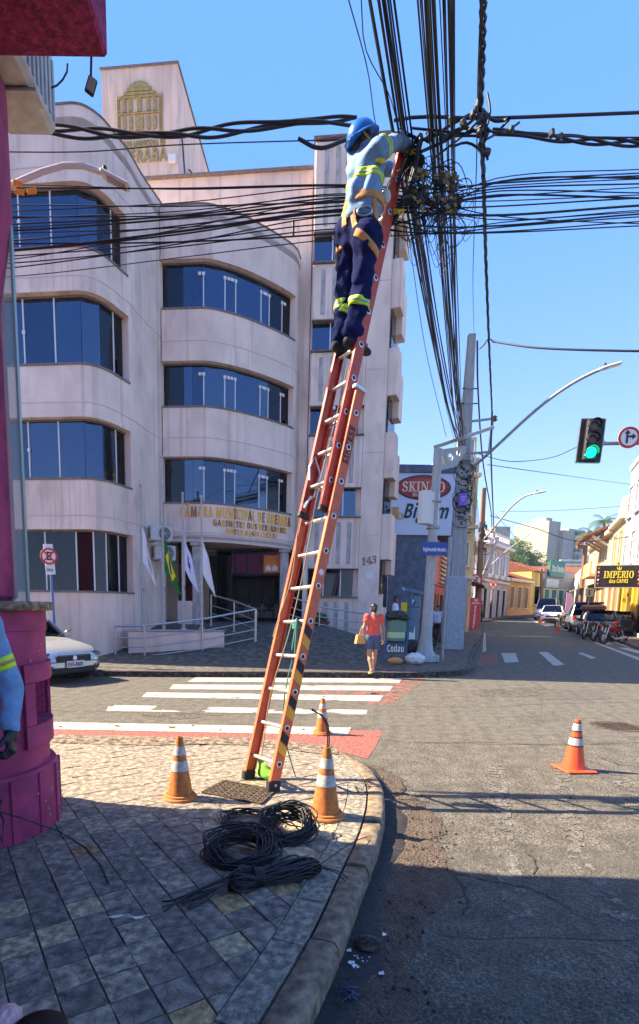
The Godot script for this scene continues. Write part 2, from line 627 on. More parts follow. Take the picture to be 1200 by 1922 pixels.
var kerb_near: PackedVector2Array
var kerb_across: PackedVector2Array
func build_ground() -> void:
	# one sheet to the horizon
	var mb := MB.new()
	var rows := []
	for z in [60.0, 10.0, 0.0, -4.0, -8.0, -14.0, -18.0, -22.0, -28.0, -40.0, -60.0, -78.0, -140.0, -400.0, -1200.0]:
		var r := PackedVector3Array()
		for x in [-700.0, -60.0, -20.0, 0.0, 20.0, 60.0, 200.0, 1100.0]: r.append(Vector3(x, Hs(z), z))
		rows.append(r)
	mb.loft(rows)
	struct("street", mb, M.asphalt)
	struct("road_patch", flat(ragged(px_poly([700, 1330, 950, 1327, 1060, 1322, 1320, 1318, 1330, 1392, 1000, 1398, 760, 1394, 700, 1385]), 0.03, 0.3), 0.003), M.asphalt_old)
	struct("road_patch", flat(ragged(px_poly([838, 1625, 860, 1570, 1400, 1625, 1700, 1922, 1600, 2300, 800, 2300, 795, 1922]), 0.012, 0.2), 0.0025), M.asphalt_dark)
	struct("road_patch", flat(ragged(px_poly([-200, 1300, 420, 1310, 760, 1322, 700, 1345, -200, 1330]), 0.03, 0.3), 0.002), M.asphalt_old)
	for q in [[880, 1296, 1000, 1290, 1090, 1297, 1040, 1308, 900, 1308], [240, 1342, 330, 1338, 420, 1343, 330, 1350], [960, 1345, 1040, 1338, 1080, 1352, 990, 1360]]:
		struct("oil_stain", worn(ragged(px_poly(q), 0.05, 0.2), 0.03, 0.47, 80, 0.0045, 4.0), M.asphalt_dark)
	struct("road_patch", flat(ragged(px_poly([1010, 1296, 1130, 1295, 1150, 1312, 1015, 1314]), 0.02, 0.2), 0.0042), M.asphalt_dark)
	# the crossing in front of the ladder: white bars and the red strip beside it
	var zc := Node3D.new(); zc.name = "zebra_crossing"; add_child(zc); zc.set_meta("kind", "structure")
	piece(zc, "red_strip", worn(px_poly([-60, 1366, 718, 1372, 708, 1398, 690, 1425, 600, 1402, 400, 1391, -60, 1389]), 0.05, 0.20, 3, 0.004, 2.0).mesh(), M.red_paint)
	var bars := [[368, 1272, 755, 1274, 750, 1282, 352, 1280], [325, 1285, 738, 1288, 732, 1297, 318, 1294], [275, 1300, 720, 1306, 712, 1317, 266, 1309], [205, 1324, 690, 1333, 688, 1342, 200, 1335], [-60, 1353, 660, 1367, 652, 1381, -60, 1367]]
	for k in bars.size():
		piece(zc, "white_bar", worn(px_poly(bars[k]), 0.05 if k < 4 else 0.04, [0.2, 0.25, 0.28, 0.44, 0.25][k], 10 + k, 0.008 if k == 4 else 0.005, 0.9 if k == 3 else 3.0).mesh(), M.white_paint)
	for a in [[700, 1290, 770, 1272, 800, 1275, 735, 1322, 690, 1325], [600, 1297, 715, 1299, 712, 1305, 600, 1303]]:
		piece(zc, "red_remnant", worn(px_poly(a), 0.06, 0.52, 40, 0.003).mesh(), M.red_paint)
	var zf := Node3D.new(); zf.name = "faded_crossing"; add_child(zf); zf.set_meta("kind", "structure")
	for a in [[914, 1436, 948, 1438, 968, 1600, 985, 1922, 935, 1922, 925, 1600], [1035, 1440, 1068, 1442, 1105, 1620, 1180, 1922, 1120, 1922, 1068, 1620], [1140, 1448, 1175, 1450, 1270, 1620, 1400, 1922, 1340, 1922, 1230, 1620]]:
		piece(zf, "faded_bar", worn(px_poly(a), 0.013, 0.50, 50, 0.0045, 8.0).mesh(), M.faded_paint)
	var zs := Node3D.new(); zs.name = "lane_marking"; add_child(zs); zs.set_meta("kind", "structure")
	for a in [[941, 1226, 968, 1226, 974, 1243, 948, 1244], [1011, 1224, 1028, 1224, 1060, 1248, 1040, 1250], [1085, 1226, 1092, 1225, 1120, 1235, 1110, 1237], [908, 1188, 912, 1188, 913, 1222, 906, 1225],
			[1115, 1206, 1121, 1206, 1215, 1240, 1205, 1242], [1150, 1206, 1165, 1206, 1240, 1226, 1228, 1228], [1160, 1216, 1178, 1216, 1240, 1232, 1228, 1235], [1130, 1206, 1145, 1206, 1152, 1210, 1138, 1210],
			[985, 1160, 1010, 1160, 1046, 1173, 1025, 1176], [1040, 1178, 1060, 1181, 1075, 1186, 1050, 1182]]:
		piece(zs, "painted_mark", worn(px_poly(a), 0.12, 0.22, 60, 0.006).mesh(), M.white_paint)
	var rr := worn(px_poly([902, 1228, 930, 1226, 935, 1247, 895, 1250]), 0.1, 0.4, 70, 0.004)
	piece(zs, "red_remnant", rr.mesh(), M.red_paint)

	# ---- the near pavement
	kerb_near = smooth_path([Vector2(-1.1, 1.0), Vector2(-0.38, -0.55), Vector2(0.13, -1.8), Vector2(0.31, -2.24), Vector2(0.54, -2.9), Vector2(0.76, -3.55), Vector2(0.92, -4.2), Vector2(0.98, -4.75), Vector2(0.92, -5.26), Vector2(0.75, -5.72), Vector2(0.45, -6.02), Vector2(0.0, -6.17), Vector2(-0.8, -6.24), Vector2(-3.0, -6.26), Vector2(-7.0, -6.3)], 0.08)
	var inner := offset_path(kerb_near, 0.15)
	var border := offset_path(kerb_near, 0.31)
	var pave := Node3D.new(); pave.name = "pavement"; add_child(pave); pave.set_meta("kind", "structure")
	var ring := PackedVector2Array(inner)
	ring.append_array([Vector2(-9, -6.1), Vector2(-9, 1.5), Vector2(-1.2, 1.5)])
	var bed := MB.new()
	var ids := Geometry2D.triangulate_polygon(ring)
	for k in range(0, ids.size(), 3):
		var w := []
		for j in 3: var q := ring[ids[k + j]]; w.append(Vector3(q.x, -0.014, q.y))
		if (w[1] - w[0]).cross(w[2] - w[0]).y > 0: bed.tri(w[0], w[1], w[2])
		else: bed.tri(w[0], w[2], w[1])
	piece(pave, "mortar_bed", bed.mesh(), M.joint)
	kerb_stones(pave, kerb_near, func(_x, _z): return 0.0, 0.78, 0.08, 0.145, M.kerb, 0.006)
	# grey-green slabs along the kerb
	var j0 := 0
	while j0 < kerb_near.size() - 8:
		var e := mini(j0 + rng.randi_range(5, 7), kerb_near.size() - 1)
		var pg := PackedVector2Array()
		for k in range(j0, e + 1): pg.append(inner[k])
		for k in range(e, j0 - 1, -1): pg.append(border[k])
		var sh := Geometry2D.offset_polygon(pg, -0.005)
		if sh.size() > 0: stone_piece(pave, "border_slab", sh[0], M.slab, rnd(-0.003, 0.003))
		j0 = e
	# square split stones, laid diagonally
	var field := PackedVector2Array()
	for k in border.size(): field.append(border[k])
	field.append_array([Vector2(-6, -6.0), Vector2(-6, 0.3), Vector2(-1.0, 0.3)])
	var c := -0.5625; var s := 0.163
	var au := Vector2(cos(c), sin(c)) * s; var av := Vector2(-sin(c), cos(c)) * s
	var cover := [Vector2(-0.52, -4.45), Vector2(-0.3, -4.67), Vector2(0.08, -4.36), Vector2(-0.05, -4.13)]
	var stones := []
	for a in range(-34, 22):
		for b in range(-32, 22):
			var o := Vector2(-0.951, -2.446) + au * a + av * b
			var mid := o + (au + av) / 2.0
			if mid.y > -1.3 or mid.x < -3.4 or not inside(field, mid) and not inside(field, o) and not inside(field, o + au): continue
			if mid.distance_to(Vector2(-2.2, -3.62)) < 0.55: continue
			stones.append([mid.length(), o])
	stones.sort_custom(func(p, q): return p[0] < q[0])
	var rest := MB.new()
	for k in stones.size():
		var o: Vector2 = stones[k][1]
		var g := 0.002
		var h := 0.003
		var du := au.normalized(); var dv := av.normalized()
		var jt := func() -> Vector2: return Vector2(rnd(-0.002, 0.003), rnd(-0.002, 0.003))
		var pg := PackedVector2Array([o + du * g + dv * h + jt.call(), o + au + dv * h - du * g - jt.call(), o + au + av - du * g - dv * h - jt.call(), o + av + du * g - dv * h + jt.call()])
		var cut := Geometry2D.intersect_polygons(pg, field)
		if cut.is_empty(): continue
		pg = cut[0]
		if pg.size() < 3: continue
		var tone := 0
		var u := rng.randf()
		tone = 0 if u < 0.26 else 1 if u < 0.46 else 2 if u < 0.62 else 3 if u < 0.76 else 4 if u < 0.9 else 5 if u < 0.93 else 6 if u < 0.98 else 7
		if o.x > 0.0 and u > 0.5: tone = 6 if u > 0.75 else 3
		if o.y < -4.05: tone = [0, 2, 4, 3][rng.randi() % 4]
		if k < 300: stone_piece(pave, "paving_stone", pg, M["stone%d" % tone], rnd(-0.003, 0.003))
		else: rest.add(stone_mb(pg, rnd(-0.003, 0.003)))
	var far_stones := piece(pave, "paving_stones", rest.mesh(), M.stone2)
	far_stones.set_meta("kind", "stuff")
	# gutter: dirt and broken asphalt along the kerb, wet beside it
	var gut := MB.new(); var wet := MB.new()
	var gr := []; var wr := []
	for k in kerb_near.size():
		if kerb_near[k].x < -1.5 and k > 40: break
		var t := (kerb_near[mini(k + 1, kerb_near.size() - 1)] - kerb_near[maxi(k - 1, 0)]).normalized()
		var o := Vector2(-t.y, t.x)
		var wd := 0.36 + 0.09 * sin(k * 0.13) + 0.05 * sin(k * 0.47) + rnd(-0.05, 0.05)
		if kerb_near[k].y < -5.6: wd = lerpf(wd, 0.14, clampf((-5.6 - kerb_near[k].y) / 0.5, 0, 1))
		var a := PackedVector3Array(); var b := PackedVector3Array()
		for j in 11:
			var q := kerb_near[k] + o * (wd * j / 10.0 - 0.01)
			a.append(Vector3(q.x, Hs(q.y) + (0.004 if j == 10 else 0.012 + rnd(-0.006, 0.012)), q.y))
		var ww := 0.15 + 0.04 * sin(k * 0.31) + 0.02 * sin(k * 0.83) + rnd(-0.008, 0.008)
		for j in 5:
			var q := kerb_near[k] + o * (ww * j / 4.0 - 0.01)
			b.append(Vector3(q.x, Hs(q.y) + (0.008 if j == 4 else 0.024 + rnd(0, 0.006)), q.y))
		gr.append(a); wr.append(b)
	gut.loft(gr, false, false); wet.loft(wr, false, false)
	struct("gutter", gut, M.gutter_dirt)
	var gv := MB.new()
	for k in 420:
		var j := rng.randi_range(6, mini(gr.size() - 1, 85)); var gc: Vector3 = gr[j][rng.randi_range(2, 10)] + Vector3(rnd(-0.05, 0.08), 0.0, rnd(-0.05, 0.05))
		var sz := rnd(0.003, 0.011)
		gv.box(Transform3D(Basis(Vector3(rnd(-1, 1), rnd(-1, 1), rnd(-1, 1)).normalized(), rnd(0, 3)), gc + Vector3(0, sz * 0.3, 0)), Vector3(sz * 2, sz * 1.3, sz * 1.6), sz * 0.4)
	struct("gravel", gv, M.kerb_far).set_meta("kind", "stuff")
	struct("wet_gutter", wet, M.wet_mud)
	# cracks in the road
	for cq in [[845, 1640, 920, 1655, 990, 1668, 1040, 1690, 1075, 1720], [990, 1605, 1010, 1625, 1000, 1645], [860, 1840, 880, 1700, 850, 1640], [700, 1325, 900, 1330, 1010, 1322, 1200, 1319], [760, 1398, 900, 1394, 1040, 1400, 1200, 1396], [1120, 1420, 1160, 1436, 1240, 1444]]:
		var cp := px_poly(cq); var fine := PackedVector2Array()
		for k in cp.size() - 1:
			for j in 7: fine.append(cp[k].lerp(cp[k + 1], j / 7.0) + Vector2(rnd(-0.015, 0.015), rnd(-0.015, 0.015)))
		var rw := []
		for k in fine.size():
			var q := fine[k]; var wd := rnd(0.002, 0.008)
			var tn := (fine[mini(k + 1, fine.size() - 1)] - fine[maxi(k - 1, 0)]).normalized(); var sd := Vector2(tn.y, -tn.x) * wd
			rw.append(PackedVector3Array([Vector3(q.x - sd.x, Hs(q.y) + 0.0075, q.y - sd.y), Vector3(q.x + sd.x, Hs(q.y) + 0.0075, q.y + sd.y)]))
		var cm := MB.new(); cm.loft(rw, false, true); struct("road_crack", cm, M.wet_mud)
	# crumbled concrete of the dropped kerb beside the crossing
	var crumb := MB.new()
	var cr := []
	for k in 46:
		var x := -3.4 + 4.1 * k / 45.0
		var r := PackedVector3Array()
		for j in 13:
			var z := -6.46 + 0.62 * j / 12.0 + 0.05 * sin(x * 3.0) + (0.25 * smoothstep(-0.3, 0.75, x) if j > 0 else 0.25 * smoothstep(-0.3, 0.75, x))
			var edge := sin(PI * j / 12.0)
			r.append(Vector3(x, lerpf(-0.125, 0.006, smoothstep(0.0, 0.55, j / 12.0)) + edge * rnd(0.0, 0.02), z + rnd(-0.02, 0.02)))
		cr.append(r)
	crumb.loft(cr, false, false)
	struct("broken_kerb_ramp", crumb, M.dirt)

	# ---- the far pavement, its kerb and the slope to the entrance
	kerb_across = smooth_path([Vector2(-34, -12.5), Vector2(-12, -12.5), Vector2(-4.0, -12.6), Vector2(0.7, -13.0), Vector2(3.3, -13.25), Vector2(4.8, -13.9), Vector2(5.6, -15.2), Vector2(6.2, -17.0), Vector2(8.6, -23.0), Vector2(11.1, -29.0), Vector2(14.9, -39.0), Vector2(18.2, -47.0), Vector2(22.6, -53.0), Vector2(29.0, -58.0), Vector2(46.0, -66.0)], 0.35)
	var inn := PackedVector2Array()
	for k in kerb_across.size():
		var p := kerb_across[k]
		inn.append(Vector2(minf(p.x, 3.5 + maxf(0, -17.0 - p.y) * 0.42), minf(p.y - 0.5, -22.0)) if p.y > -24 else p + Vector2(-12, -6))
	var prow := []
	for k in kerb_across.size():
		var r := PackedVector3Array()
		for j in 25:
			var q := kerb_across[k].lerp(inn[k], j / 24.0)
			r.append(Vector3(q.x, Hp(q.x, q.y) + rnd(-0.004, 0.004), q.y))
		prow.append(r)
	var far := Node3D.new(); far.name = "far_pavement"; add_child(far); far.set_meta("kind", "structure")
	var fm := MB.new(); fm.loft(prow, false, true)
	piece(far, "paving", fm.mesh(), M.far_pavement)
	var vis := PackedVector2Array()
	for q in kerb_across:
		if q.x > -7.0 and q.y > -60.0: vis.append(q)
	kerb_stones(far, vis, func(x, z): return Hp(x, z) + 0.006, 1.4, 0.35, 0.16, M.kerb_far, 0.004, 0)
	# pavement on the right-hand side of the side street
	var rk := smooth_path([Vector2(13.6, -14.0), Vector2(15.2, -22.0), Vector2(18.4, -29.5), Vector2(21.6, -38.0), Vector2(28.0, -52.0), Vector2(34.0, -62.0)], 0.5)
	var rp := []
	for q in rk: rp.append(PackedVector3Array([Vector3(q.x, Hs(q.y) - 0.02, q.y), Vector3(q.x, Hs(q.y) + 0.13, q.y), Vector3(q.x + 14, Hs(q.y) + 0.15, q.y)]))
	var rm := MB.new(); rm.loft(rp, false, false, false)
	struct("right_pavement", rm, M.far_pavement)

func stone_mb(pg: PackedVector2Array, y: float) -> MB:
	var mb := MB.new()
	var n := pg.size()
	var area := 0.0
	for k in n: area += pg[k].cross(pg[(k + 1) % n])
	if area < 0: pg = pg.duplicate(); pg.reverse()
	var mid := Vector2.ZERO
	for q in pg: mid += q / n
	var low := PackedVector3Array(); var rim := PackedVector3Array(); var top := PackedVector3Array()
	for q in pg:
		var dy := rnd(-0.002, 0.002)
		low.append(Vector3(q.x, -0.02, q.y)); rim.append(Vector3(q.x, y - 0.003 + dy, q.y))
		var r := q + (mid - q).normalized() * 0.0035
		top.append(Vector3(r.x, y + dy, r.y))
	var cen := Vector3(mid.x, y + rnd(-0.002, 0.002), mid.y)
	for k in n:
		var d := (k + 1) % n
		mb.tri(top[d], top[k], cen)
		mb.quad(rim[d], rim[k], top[k], top[d])
		mb.quad(low[d], low[k], rim[k], rim[d])
	return mb

func stone_piece(o: Node3D, called: String, pg: PackedVector2Array, m: Material, y: float) -> void:
	piece(o, called, stone_mb(pg, y).mesh(), m)

# ---------------------------------------------------------------- the council building
func in_at(p: PackedVector2Array, s: float, d: float) -> Array:
	var q := at_len(p, s)
	return [q[0] - q[1] * d, q[1]]

func length_of(p: PackedVector2Array) -> float:
	var l := 0.0
	for k in range(1, p.size()): l += p[k].distance_to(p[k - 1])
	return l

func at_len(p: PackedVector2Array, s: float) -> Array:      # [point, outward normal]
	for k in range(1, p.size()):
		var l := p[k].distance_to(p[k - 1])
		if s <= l or k == p.size() - 1:
			var t := (p[k] - p[k - 1]).normalized()
			return [p[k - 1] + t * s, Vector2(-t.y, t.x)]
		s -= l
	return []

func cut(p: PackedVector2Array, s0: float, s1: float) -> PackedVector2Array:
	var out := PackedVector2Array([at_len(p, s0)[0]])
	var s := 0.0
	for k in range(1, p.size()):
		s += p[k].distance_to(p[k - 1])
		if s > s0 + 0.01 and s < s1 - 0.01: out.append(p[k])
	out.append(at_len(p, s1)[0])
	return out

func inset(p: PackedVector2Array, d: float) -> PackedVector2Array:
	return offset_path(p, d)

# wall following a plan path, outer face on the path
func wall(mb: MB, p: PackedVector2Array, y0: float, y1: float, th: float, proud := 0.0) -> void:
	var o := inset(p, -proud) if proud != 0.0 else p
	var q := inset(p, th)
	var rows := []
	for y in [y0, y1]:
		var r := PackedVector3Array()
		for k in o.size(): r.append(Vector3(o[k].x, y, o[k].y))
		rows.append(r)
	mb.loft(rows)
	for k in o.size() - 1:
		var a := Vector3(o[k].x, 0, o[k].y); var b := Vector3(o[k + 1].x, 0, o[k + 1].y)
		var c := Vector3(q[k + 1].x, 0, q[k + 1].y); var d := Vector3(q[k].x, 0, q[k].y)
		var u0 := Vector3(0, y0, 0); var u1 := Vector3(0, y1, 0)
		mb.quad(a + u1, b + u1, c + u1, d + u1)
		mb.quad(d + u0, c + u0, b + u0, a + u0)
		mb.quad(c + u0, d + u0, d + u1, c + u1)
	var e := o.size() - 1
	var ends := [[o[0], q[0]], [q[e], o[e]]]
	for f in ends:
		mb.quad(Vector3(f[1].x, y0, f[1].y), Vector3(f[0].x, y0, f[0].y), Vector3(f[0].x, y1, f[0].y), Vector3(f[1].x, y1, f[1].y))

func pane(o: Node3D, a: Vector2, b: Vector2, y0: float, y1: float, m: Material, gap := 0.006) -> Node3D:
	var t := (b - a).normalized()
	var n := Vector3(-t.y, 0, t.x)
	var mb := MB.new()
	var bs := Basis(Vector3(t.x, 0, t.y), Vector3.UP, n) * Basis(Vector3.RIGHT, rnd(-0.012, 0.012)) * Basis(Vector3.UP, rnd(-0.016, 0.016))
	var mid := (a + b) / 2
	mb.box(Transform3D(bs, Vector3(mid.x, (y0 + y1) / 2, mid.y)), Vector3(a.distance_to(b) - gap, y1 - y0 - 0.01, 0.012))
	var q := rng.randi() % 4
	if m == M.glass_dark and q > 1: m = M.glass_dark2 if q == 2 else M.glass_dark3
	return piece(o, "pane", mb.mesh(), m)

func upright(o: Node3D, called: String, q: Array, y0: float, y1: float, w: float, m: Material, out := 0.012) -> void:
	var mb := MB.new()
	var n := Vector3(q[1].x, 0, q[1].y)
	mb.box(Transform3D(Basis(n.cross(Vector3.UP) * -1.0, Vector3.UP, n), Vector3(q[0].x, (y0 + y1) / 2, q[0].y) + n * out), Vector3(w, y1 - y0, 0.03))
	piece(o, called, mb.mesh(), m)

func build_council_building() -> void:
	mat("plaster", Color(0.93, 0.725, 0.60), 0.92, 0, "streak", Vector3(0.13, 0.07, 0.13), "grain_n", 0.3, true)
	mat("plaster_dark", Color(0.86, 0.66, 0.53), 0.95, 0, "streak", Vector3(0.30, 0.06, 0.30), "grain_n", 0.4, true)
	mat("plaster_rib", Color(0.68, 0.62, 0.58), 0.9, 0, "blotch", Vector3(0.8, 0.3, 0.8), "", 1.0, true)
	mat("sill", Color(0.30, 0.245, 0.225), 0.9, 0, "blotch", Vector3.ONE, "", 1.0, true)
	mat("groove", Color(0.66, 0.57, 0.55), 0.9)
	mat("gold", Color(0.80, 0.40, 0.02), 0.3, 0.2)
	mat("gold_dull", Color(0.33, 0.15, 0.025), 0.4, 0.2)
	mat("logo_gold", Color(0.58, 0.45, 0.15), 0.6, 0.1, "blotch", Vector3.ONE)
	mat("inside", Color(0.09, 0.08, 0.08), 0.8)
	var o := thing("council_building", Vector3(-5.4, 0, -15.3), deg_to_rad(-6.0), "pinkish grey four-storey council building with rounded corners and dark ribbon windows", "building")
	var lw := PackedVector2Array([Vector2(-12, 0)])
	lw.append_array(smooth_path([Vector2(0.25, 0), Vector2(0.52, -0.09), Vector2(0.8, -0.43), Vector2(1.0, -1.05), Vector2(1.12, -1.5), Vector2(1.2, -2.3), Vector2(1.42, -3.5)], 0.12))
	var s_end := 13.93
	var lt := length_of(lw)
	var lv := [[-0.6, 1.9], [3.55, 4.89], [6.43, 7.76], [9.47, 10.53], [11.97, 13.66]]
	var lwin := [[1.9, 3.55], [4.89, 6.43], [7.76, 9.47], [10.53, 11.97]]
	for b in lv:
		var mb := MB.new(); wall(mb, lw, b[0], b[1], 0.4); piece(o, "wall", mb.mesh(), M.plaster)
	for k in 4:
		var w: Array = lwin[k]
		var mb := MB.new(); wall(mb, cut(lw, s_end, lt), w[0], w[1], 0.4); piece(o, "wall", mb.mesh(), M.plaster)
		mb = MB.new(); wall(mb, cut(lw, 0, s_end + 0.02), w[0] - 0.05, w[0] + 0.004, 0.1, 0.025); piece(o, "sill", mb.mesh(), M.sill)
		mb = MB.new(); wall(mb, cut(lw, 0, s_end), w[1] - 0.006, w[1] + 0.11, 0.1, 0.035); piece(o, "window_hood", mb.mesh(), M.plaster)
		mb = MB.new(); wall(mb, lw, w[1] + 0.36, w[1] + 0.385, 0.05, 0.014); piece(o, "moulding", mb.mesh(), M.groove)
		var g := inset(lw, 0.2)
		var stops := [0.0, 8.0, 9.0, 9.85, 10.65, 11.51, 12.28, 12.96, 13.5, 13.9]
		if k == 0: stops = [0.0, 8.0, 9.3, 10.1, 11.0, 11.9, 12.5, 12.96, 13.5, 13.9]
		for j in stops.size() - 1:
			pane(o, in_at(lw, stops[j], 0.2)[0], in_at(lw, stops[j + 1], 0.2)[0], w[0], w[1], M.glass_black if k == 0 or j >= stops.size() - 3 else M.glass_dark)
			if j > 0 and not (k > 0 and j in [6, 7]): upright(o, "glazing_bar", in_at(lw, stops[j], 0.2), w[0], w[1], 0.035, M.white)
			if j == 4: piece(o, "lock_plate", box_mesh(Vector3(0.09, 0.09, 0.03), 0.01), M.white, Transform3D(Basis(), Vector3(stops[j] - 12.0, (w[0] + w[1]) / 2, -0.17)))
		mb = MB.new(); wall(mb, cut(g, 0, length_of(g) - 2.0), w[1] - 0.05, w[1] - 0.004, 0.05, 0.03); piece(o, "window_frame", mb.mesh(), M.sill)
	var mb := MB.new(); wall(mb, lw, 13.66, 13.71, 0.45, 0.02); piece(o, "coping", mb.mesh(), M.sill)
	# middle wing with the entrance under it
	var cw := smooth_path([Vector2(1.43, -3.3), Vector2(2.2, -3.32), Vector2(2.9, -3.37), Vector2(3.5, -3.68), Vector2(4.0, -4.05), Vector2(4.55, -4.57), Vector2(5.05, -5.12), Vector2(5.42, -5.65), Vector2(5.52, -6.2)], 0.15)
	var ct := length_of(cw)
	var c_end := 4.9
	var cv := [[3.62, 4.86], [6.27, 7.80], [9.12, 10.66], [12.02, 13.5]]
	var cwin := [[4.86, 6.27], [7.80, 9.12], [10.66, 12.02]]
	for b in cv:
		mb = MB.new(); wall(mb, cw, b[0], b[1], 0.4); piece(o, "wall", mb.mesh(), M.plaster)
	for k in 3:
		var w: Array = cwin[k]
		mb = MB.new(); wall(mb, cut(cw, c_end, ct), w[0], w[1], 0.4); piece(o, "wall", mb.mesh(), M.plaster)
		mb = MB.new(); wall(mb, cut(cw, 0, c_end + 0.02), w[0] - 0.05, w[0] + 0.004, 0.1, 0.025); piece(o, "sill", mb.mesh(), M.sill)
		mb = MB.new(); wall(mb, cut(cw, 0, c_end), w[1] - 0.006, w[1] + 0.10, 0.1, 0.035); piece(o, "window_hood", mb.mesh(), M.plaster)
		mb = MB.new(); wall(mb, cw, w[0] - 0.96, w[0] - 0.935, 0.05, 0.014); piece(o, "moulding", mb.mesh(), M.groove)
		var g := inset(cw, 0.2)
		var gl := 4.6
		var stops := [0.05, 0.65, 0.92, 1.3, 2.07, 2.45, 3.45, 3.8, 4.4, 4.88]
		for j in stops.size() - 1:
			pane(o, in_at(cw, stops[j], 0.2)[0], in_at(cw, stops[j + 1], 0.2)[0], w[0], w[1], M.glass_black if j < 1 or j > 6 else M.glass_dark)
			if j > 2:
				var q := in_at(cw, stops[j], 0.2)
				upright(o, "glazing_bar", q, w[0], w[1] - 0.3, 0.03, M.white)
				for dx in [0.0, (0.13 if j % 2 == 0 else -0.13)]:
					upright(o, "patch_fitting", in_at(cw, stops[j] + dx, 0.2), w[1] - 0.36, w[1] - 0.27, 0.09, M.white, 0.02)
		mb = MB.new(); wall(mb, cut(g, 0, gl), w[1] - 0.05, w[1] - 0.004, 0.05, 0.03); piece(o, "window_frame", mb.mesh(), M.sill)
	mb = MB.new(); wall(mb, cw, 13.5, 13.55, 0.45, 0.02); piece(o, "coping", mb.mesh(), M.sill)
	for y in [3.66, 3.78, 3.9]:
		mb = MB.new(); wall(mb, cw, y, y + 0.03, 0.05, 0.016); piece(o, "moulding", mb.mesh(), M.groove)
	# roofs and the block behind
	mb = MB.new()
	var roof := PackedVector2Array()
	for q in lw: roof.append(Vector2(q.x, -q.y))
	roof.append(Vector2(1.42, 6.38)); roof.append(Vector2(-12, 6.38))
	mb.prism(roof, 0.2, Transform3D(Basis(Vector3.RIGHT, -PI / 2), Vector3(0, 13.2, 0)))
	piece(o, "roof", mb.mesh(), M.plaster_dark)
	mb = MB.new()
	var roof2 := PackedVector2Array()
	for q in cw: roof2.append(Vector2(q.x, -q.y))
	roof2.append(Vector2(1.43, 6.2))
	mb.prism(roof2, 0.2, Transform3D(Basis(Vector3.RIGHT, -PI / 2), Vector3(0, 13.1, 0)))
	piece(o, "roof", mb.mesh(), M.plaster_dark)
	mb = MB.new()
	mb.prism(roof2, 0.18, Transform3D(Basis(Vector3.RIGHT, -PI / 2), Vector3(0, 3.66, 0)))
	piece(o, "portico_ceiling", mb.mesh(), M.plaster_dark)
	mb = MB.new()
	mb.cube(Vector3(-5.2, 7.9, -9.45), Vector3(13.6, 17.0, 6.1)); mb.cube(Vector3(3.745, 10.0, -9.45), Vector3(4.285, 12.8, 6.1))
	mb.cube(Vector3(-11.95, 7.0, -3.35), Vector3(0.3, 13.0, 5.9)); piece(o, "rear_block", mb.mesh(), M.plaster)
	mb = MB.new(); mb.cube(Vector3(-3.06, 16.43, -6.42), Vector3(17.9, 0.06, 0.3)); piece(o, "coping", mb.mesh(), M.sill)
	mb = MB.new(); mb.cube(Vector3(0.2, 15.05, -6.385), Vector3(11.3, 0.04, 0.03)); piece(o, "moulding", mb.mesh(), M.groove)
	# tower with its emblem and lettering in relief
	mb = MB.new()
	mb.cube(Vector3(-0.42, 12.2, -12.5), Vector3(2.8, 16.5, 11.0))
	piece(o, "tower", mb.mesh(), M.plaster_dark)
	mb = MB.new(); mb.cube(Vector3(-0.42, 20.47, -12.5), Vector3(2.9, 0.06, 11.1)); piece(o, "coping", mb.mesh(), M.sill)
	build_emblem(o)
	mb = MB.new(); mb.cube(Vector3(0.78, 17.45, -6.95), Vector3(0.3, 0.32, 0.1), 0.04); piece(o, "antenna_box", mb.mesh(), M.white)
	mb = MB.new()
	for k in 5:
		var z := -8.6 - k * 0.8
		mb.bar(Vector3(1.05, 16.4, z), Vector3(1.12 + 0.16 * k, 17.9 + 0.1 * (k % 2) - 0.24 * k, z - 0.4), 0.03, 5)
	mb.bar(Vector3(1.3, 16.4, -6.8), Vector3(1.02, 18.4, -7.4), 0.03, 5); mb.bar(Vector3(1.9, 16.4, -6.8), Vector3(1.02, 18.1, -8.4), 0.03, 5)
	piece(o, "roof_ladder", mb.mesh(), M.iron)
	# right-hand stair block
	var rx0 := 5.92; var rx1 := 8.62; var rz := -6.0
	mb = MB.new()
	mb.cube(Vector3(8.255, 8.4, rz - 0.25), Vector3(0.73, 17.2, 0.5)); piece(o, "pier", mb.mesh(), M.plaster)
	mb = MB.new()
	mb.cube(Vector3((rx0 + 7.89) / 2, 8.4, rz - 0.45), Vector3(7.89 - rx0, 17.2, 0.3)); piece(o, "wall", mb.mesh(), M.plaster)
	var dl := Vector2(0.29, -0.956).normalized()
	mb = MB.new()
	mb.prism(PackedVector2Array([Vector2(rx0, 6.62), Vector2(rx1, 6.005), Vector2(rx1 + dl.x * 1.75, 6.005 - dl.y * 1.75), Vector2(rx0, 11.5)]), 17.1, Transform3D(Basis(Vector3.RIGHT, -PI / 2), Vector3(0, -0.2, 0)))
	piece(o, "stair_block", mb.mesh(), M.plaster)
	var wy := [[1.97, 2.93], [4.83, 5.79], [7.65, 8.56], [10.43, 11.38], [13.24, 14.14]]
	var py := [[0.2, 1.93], [2.98, 4.79], [5.84, 7.6], [8.62, 10.38], [11.44, 13.19], [14.2, 16.9]]
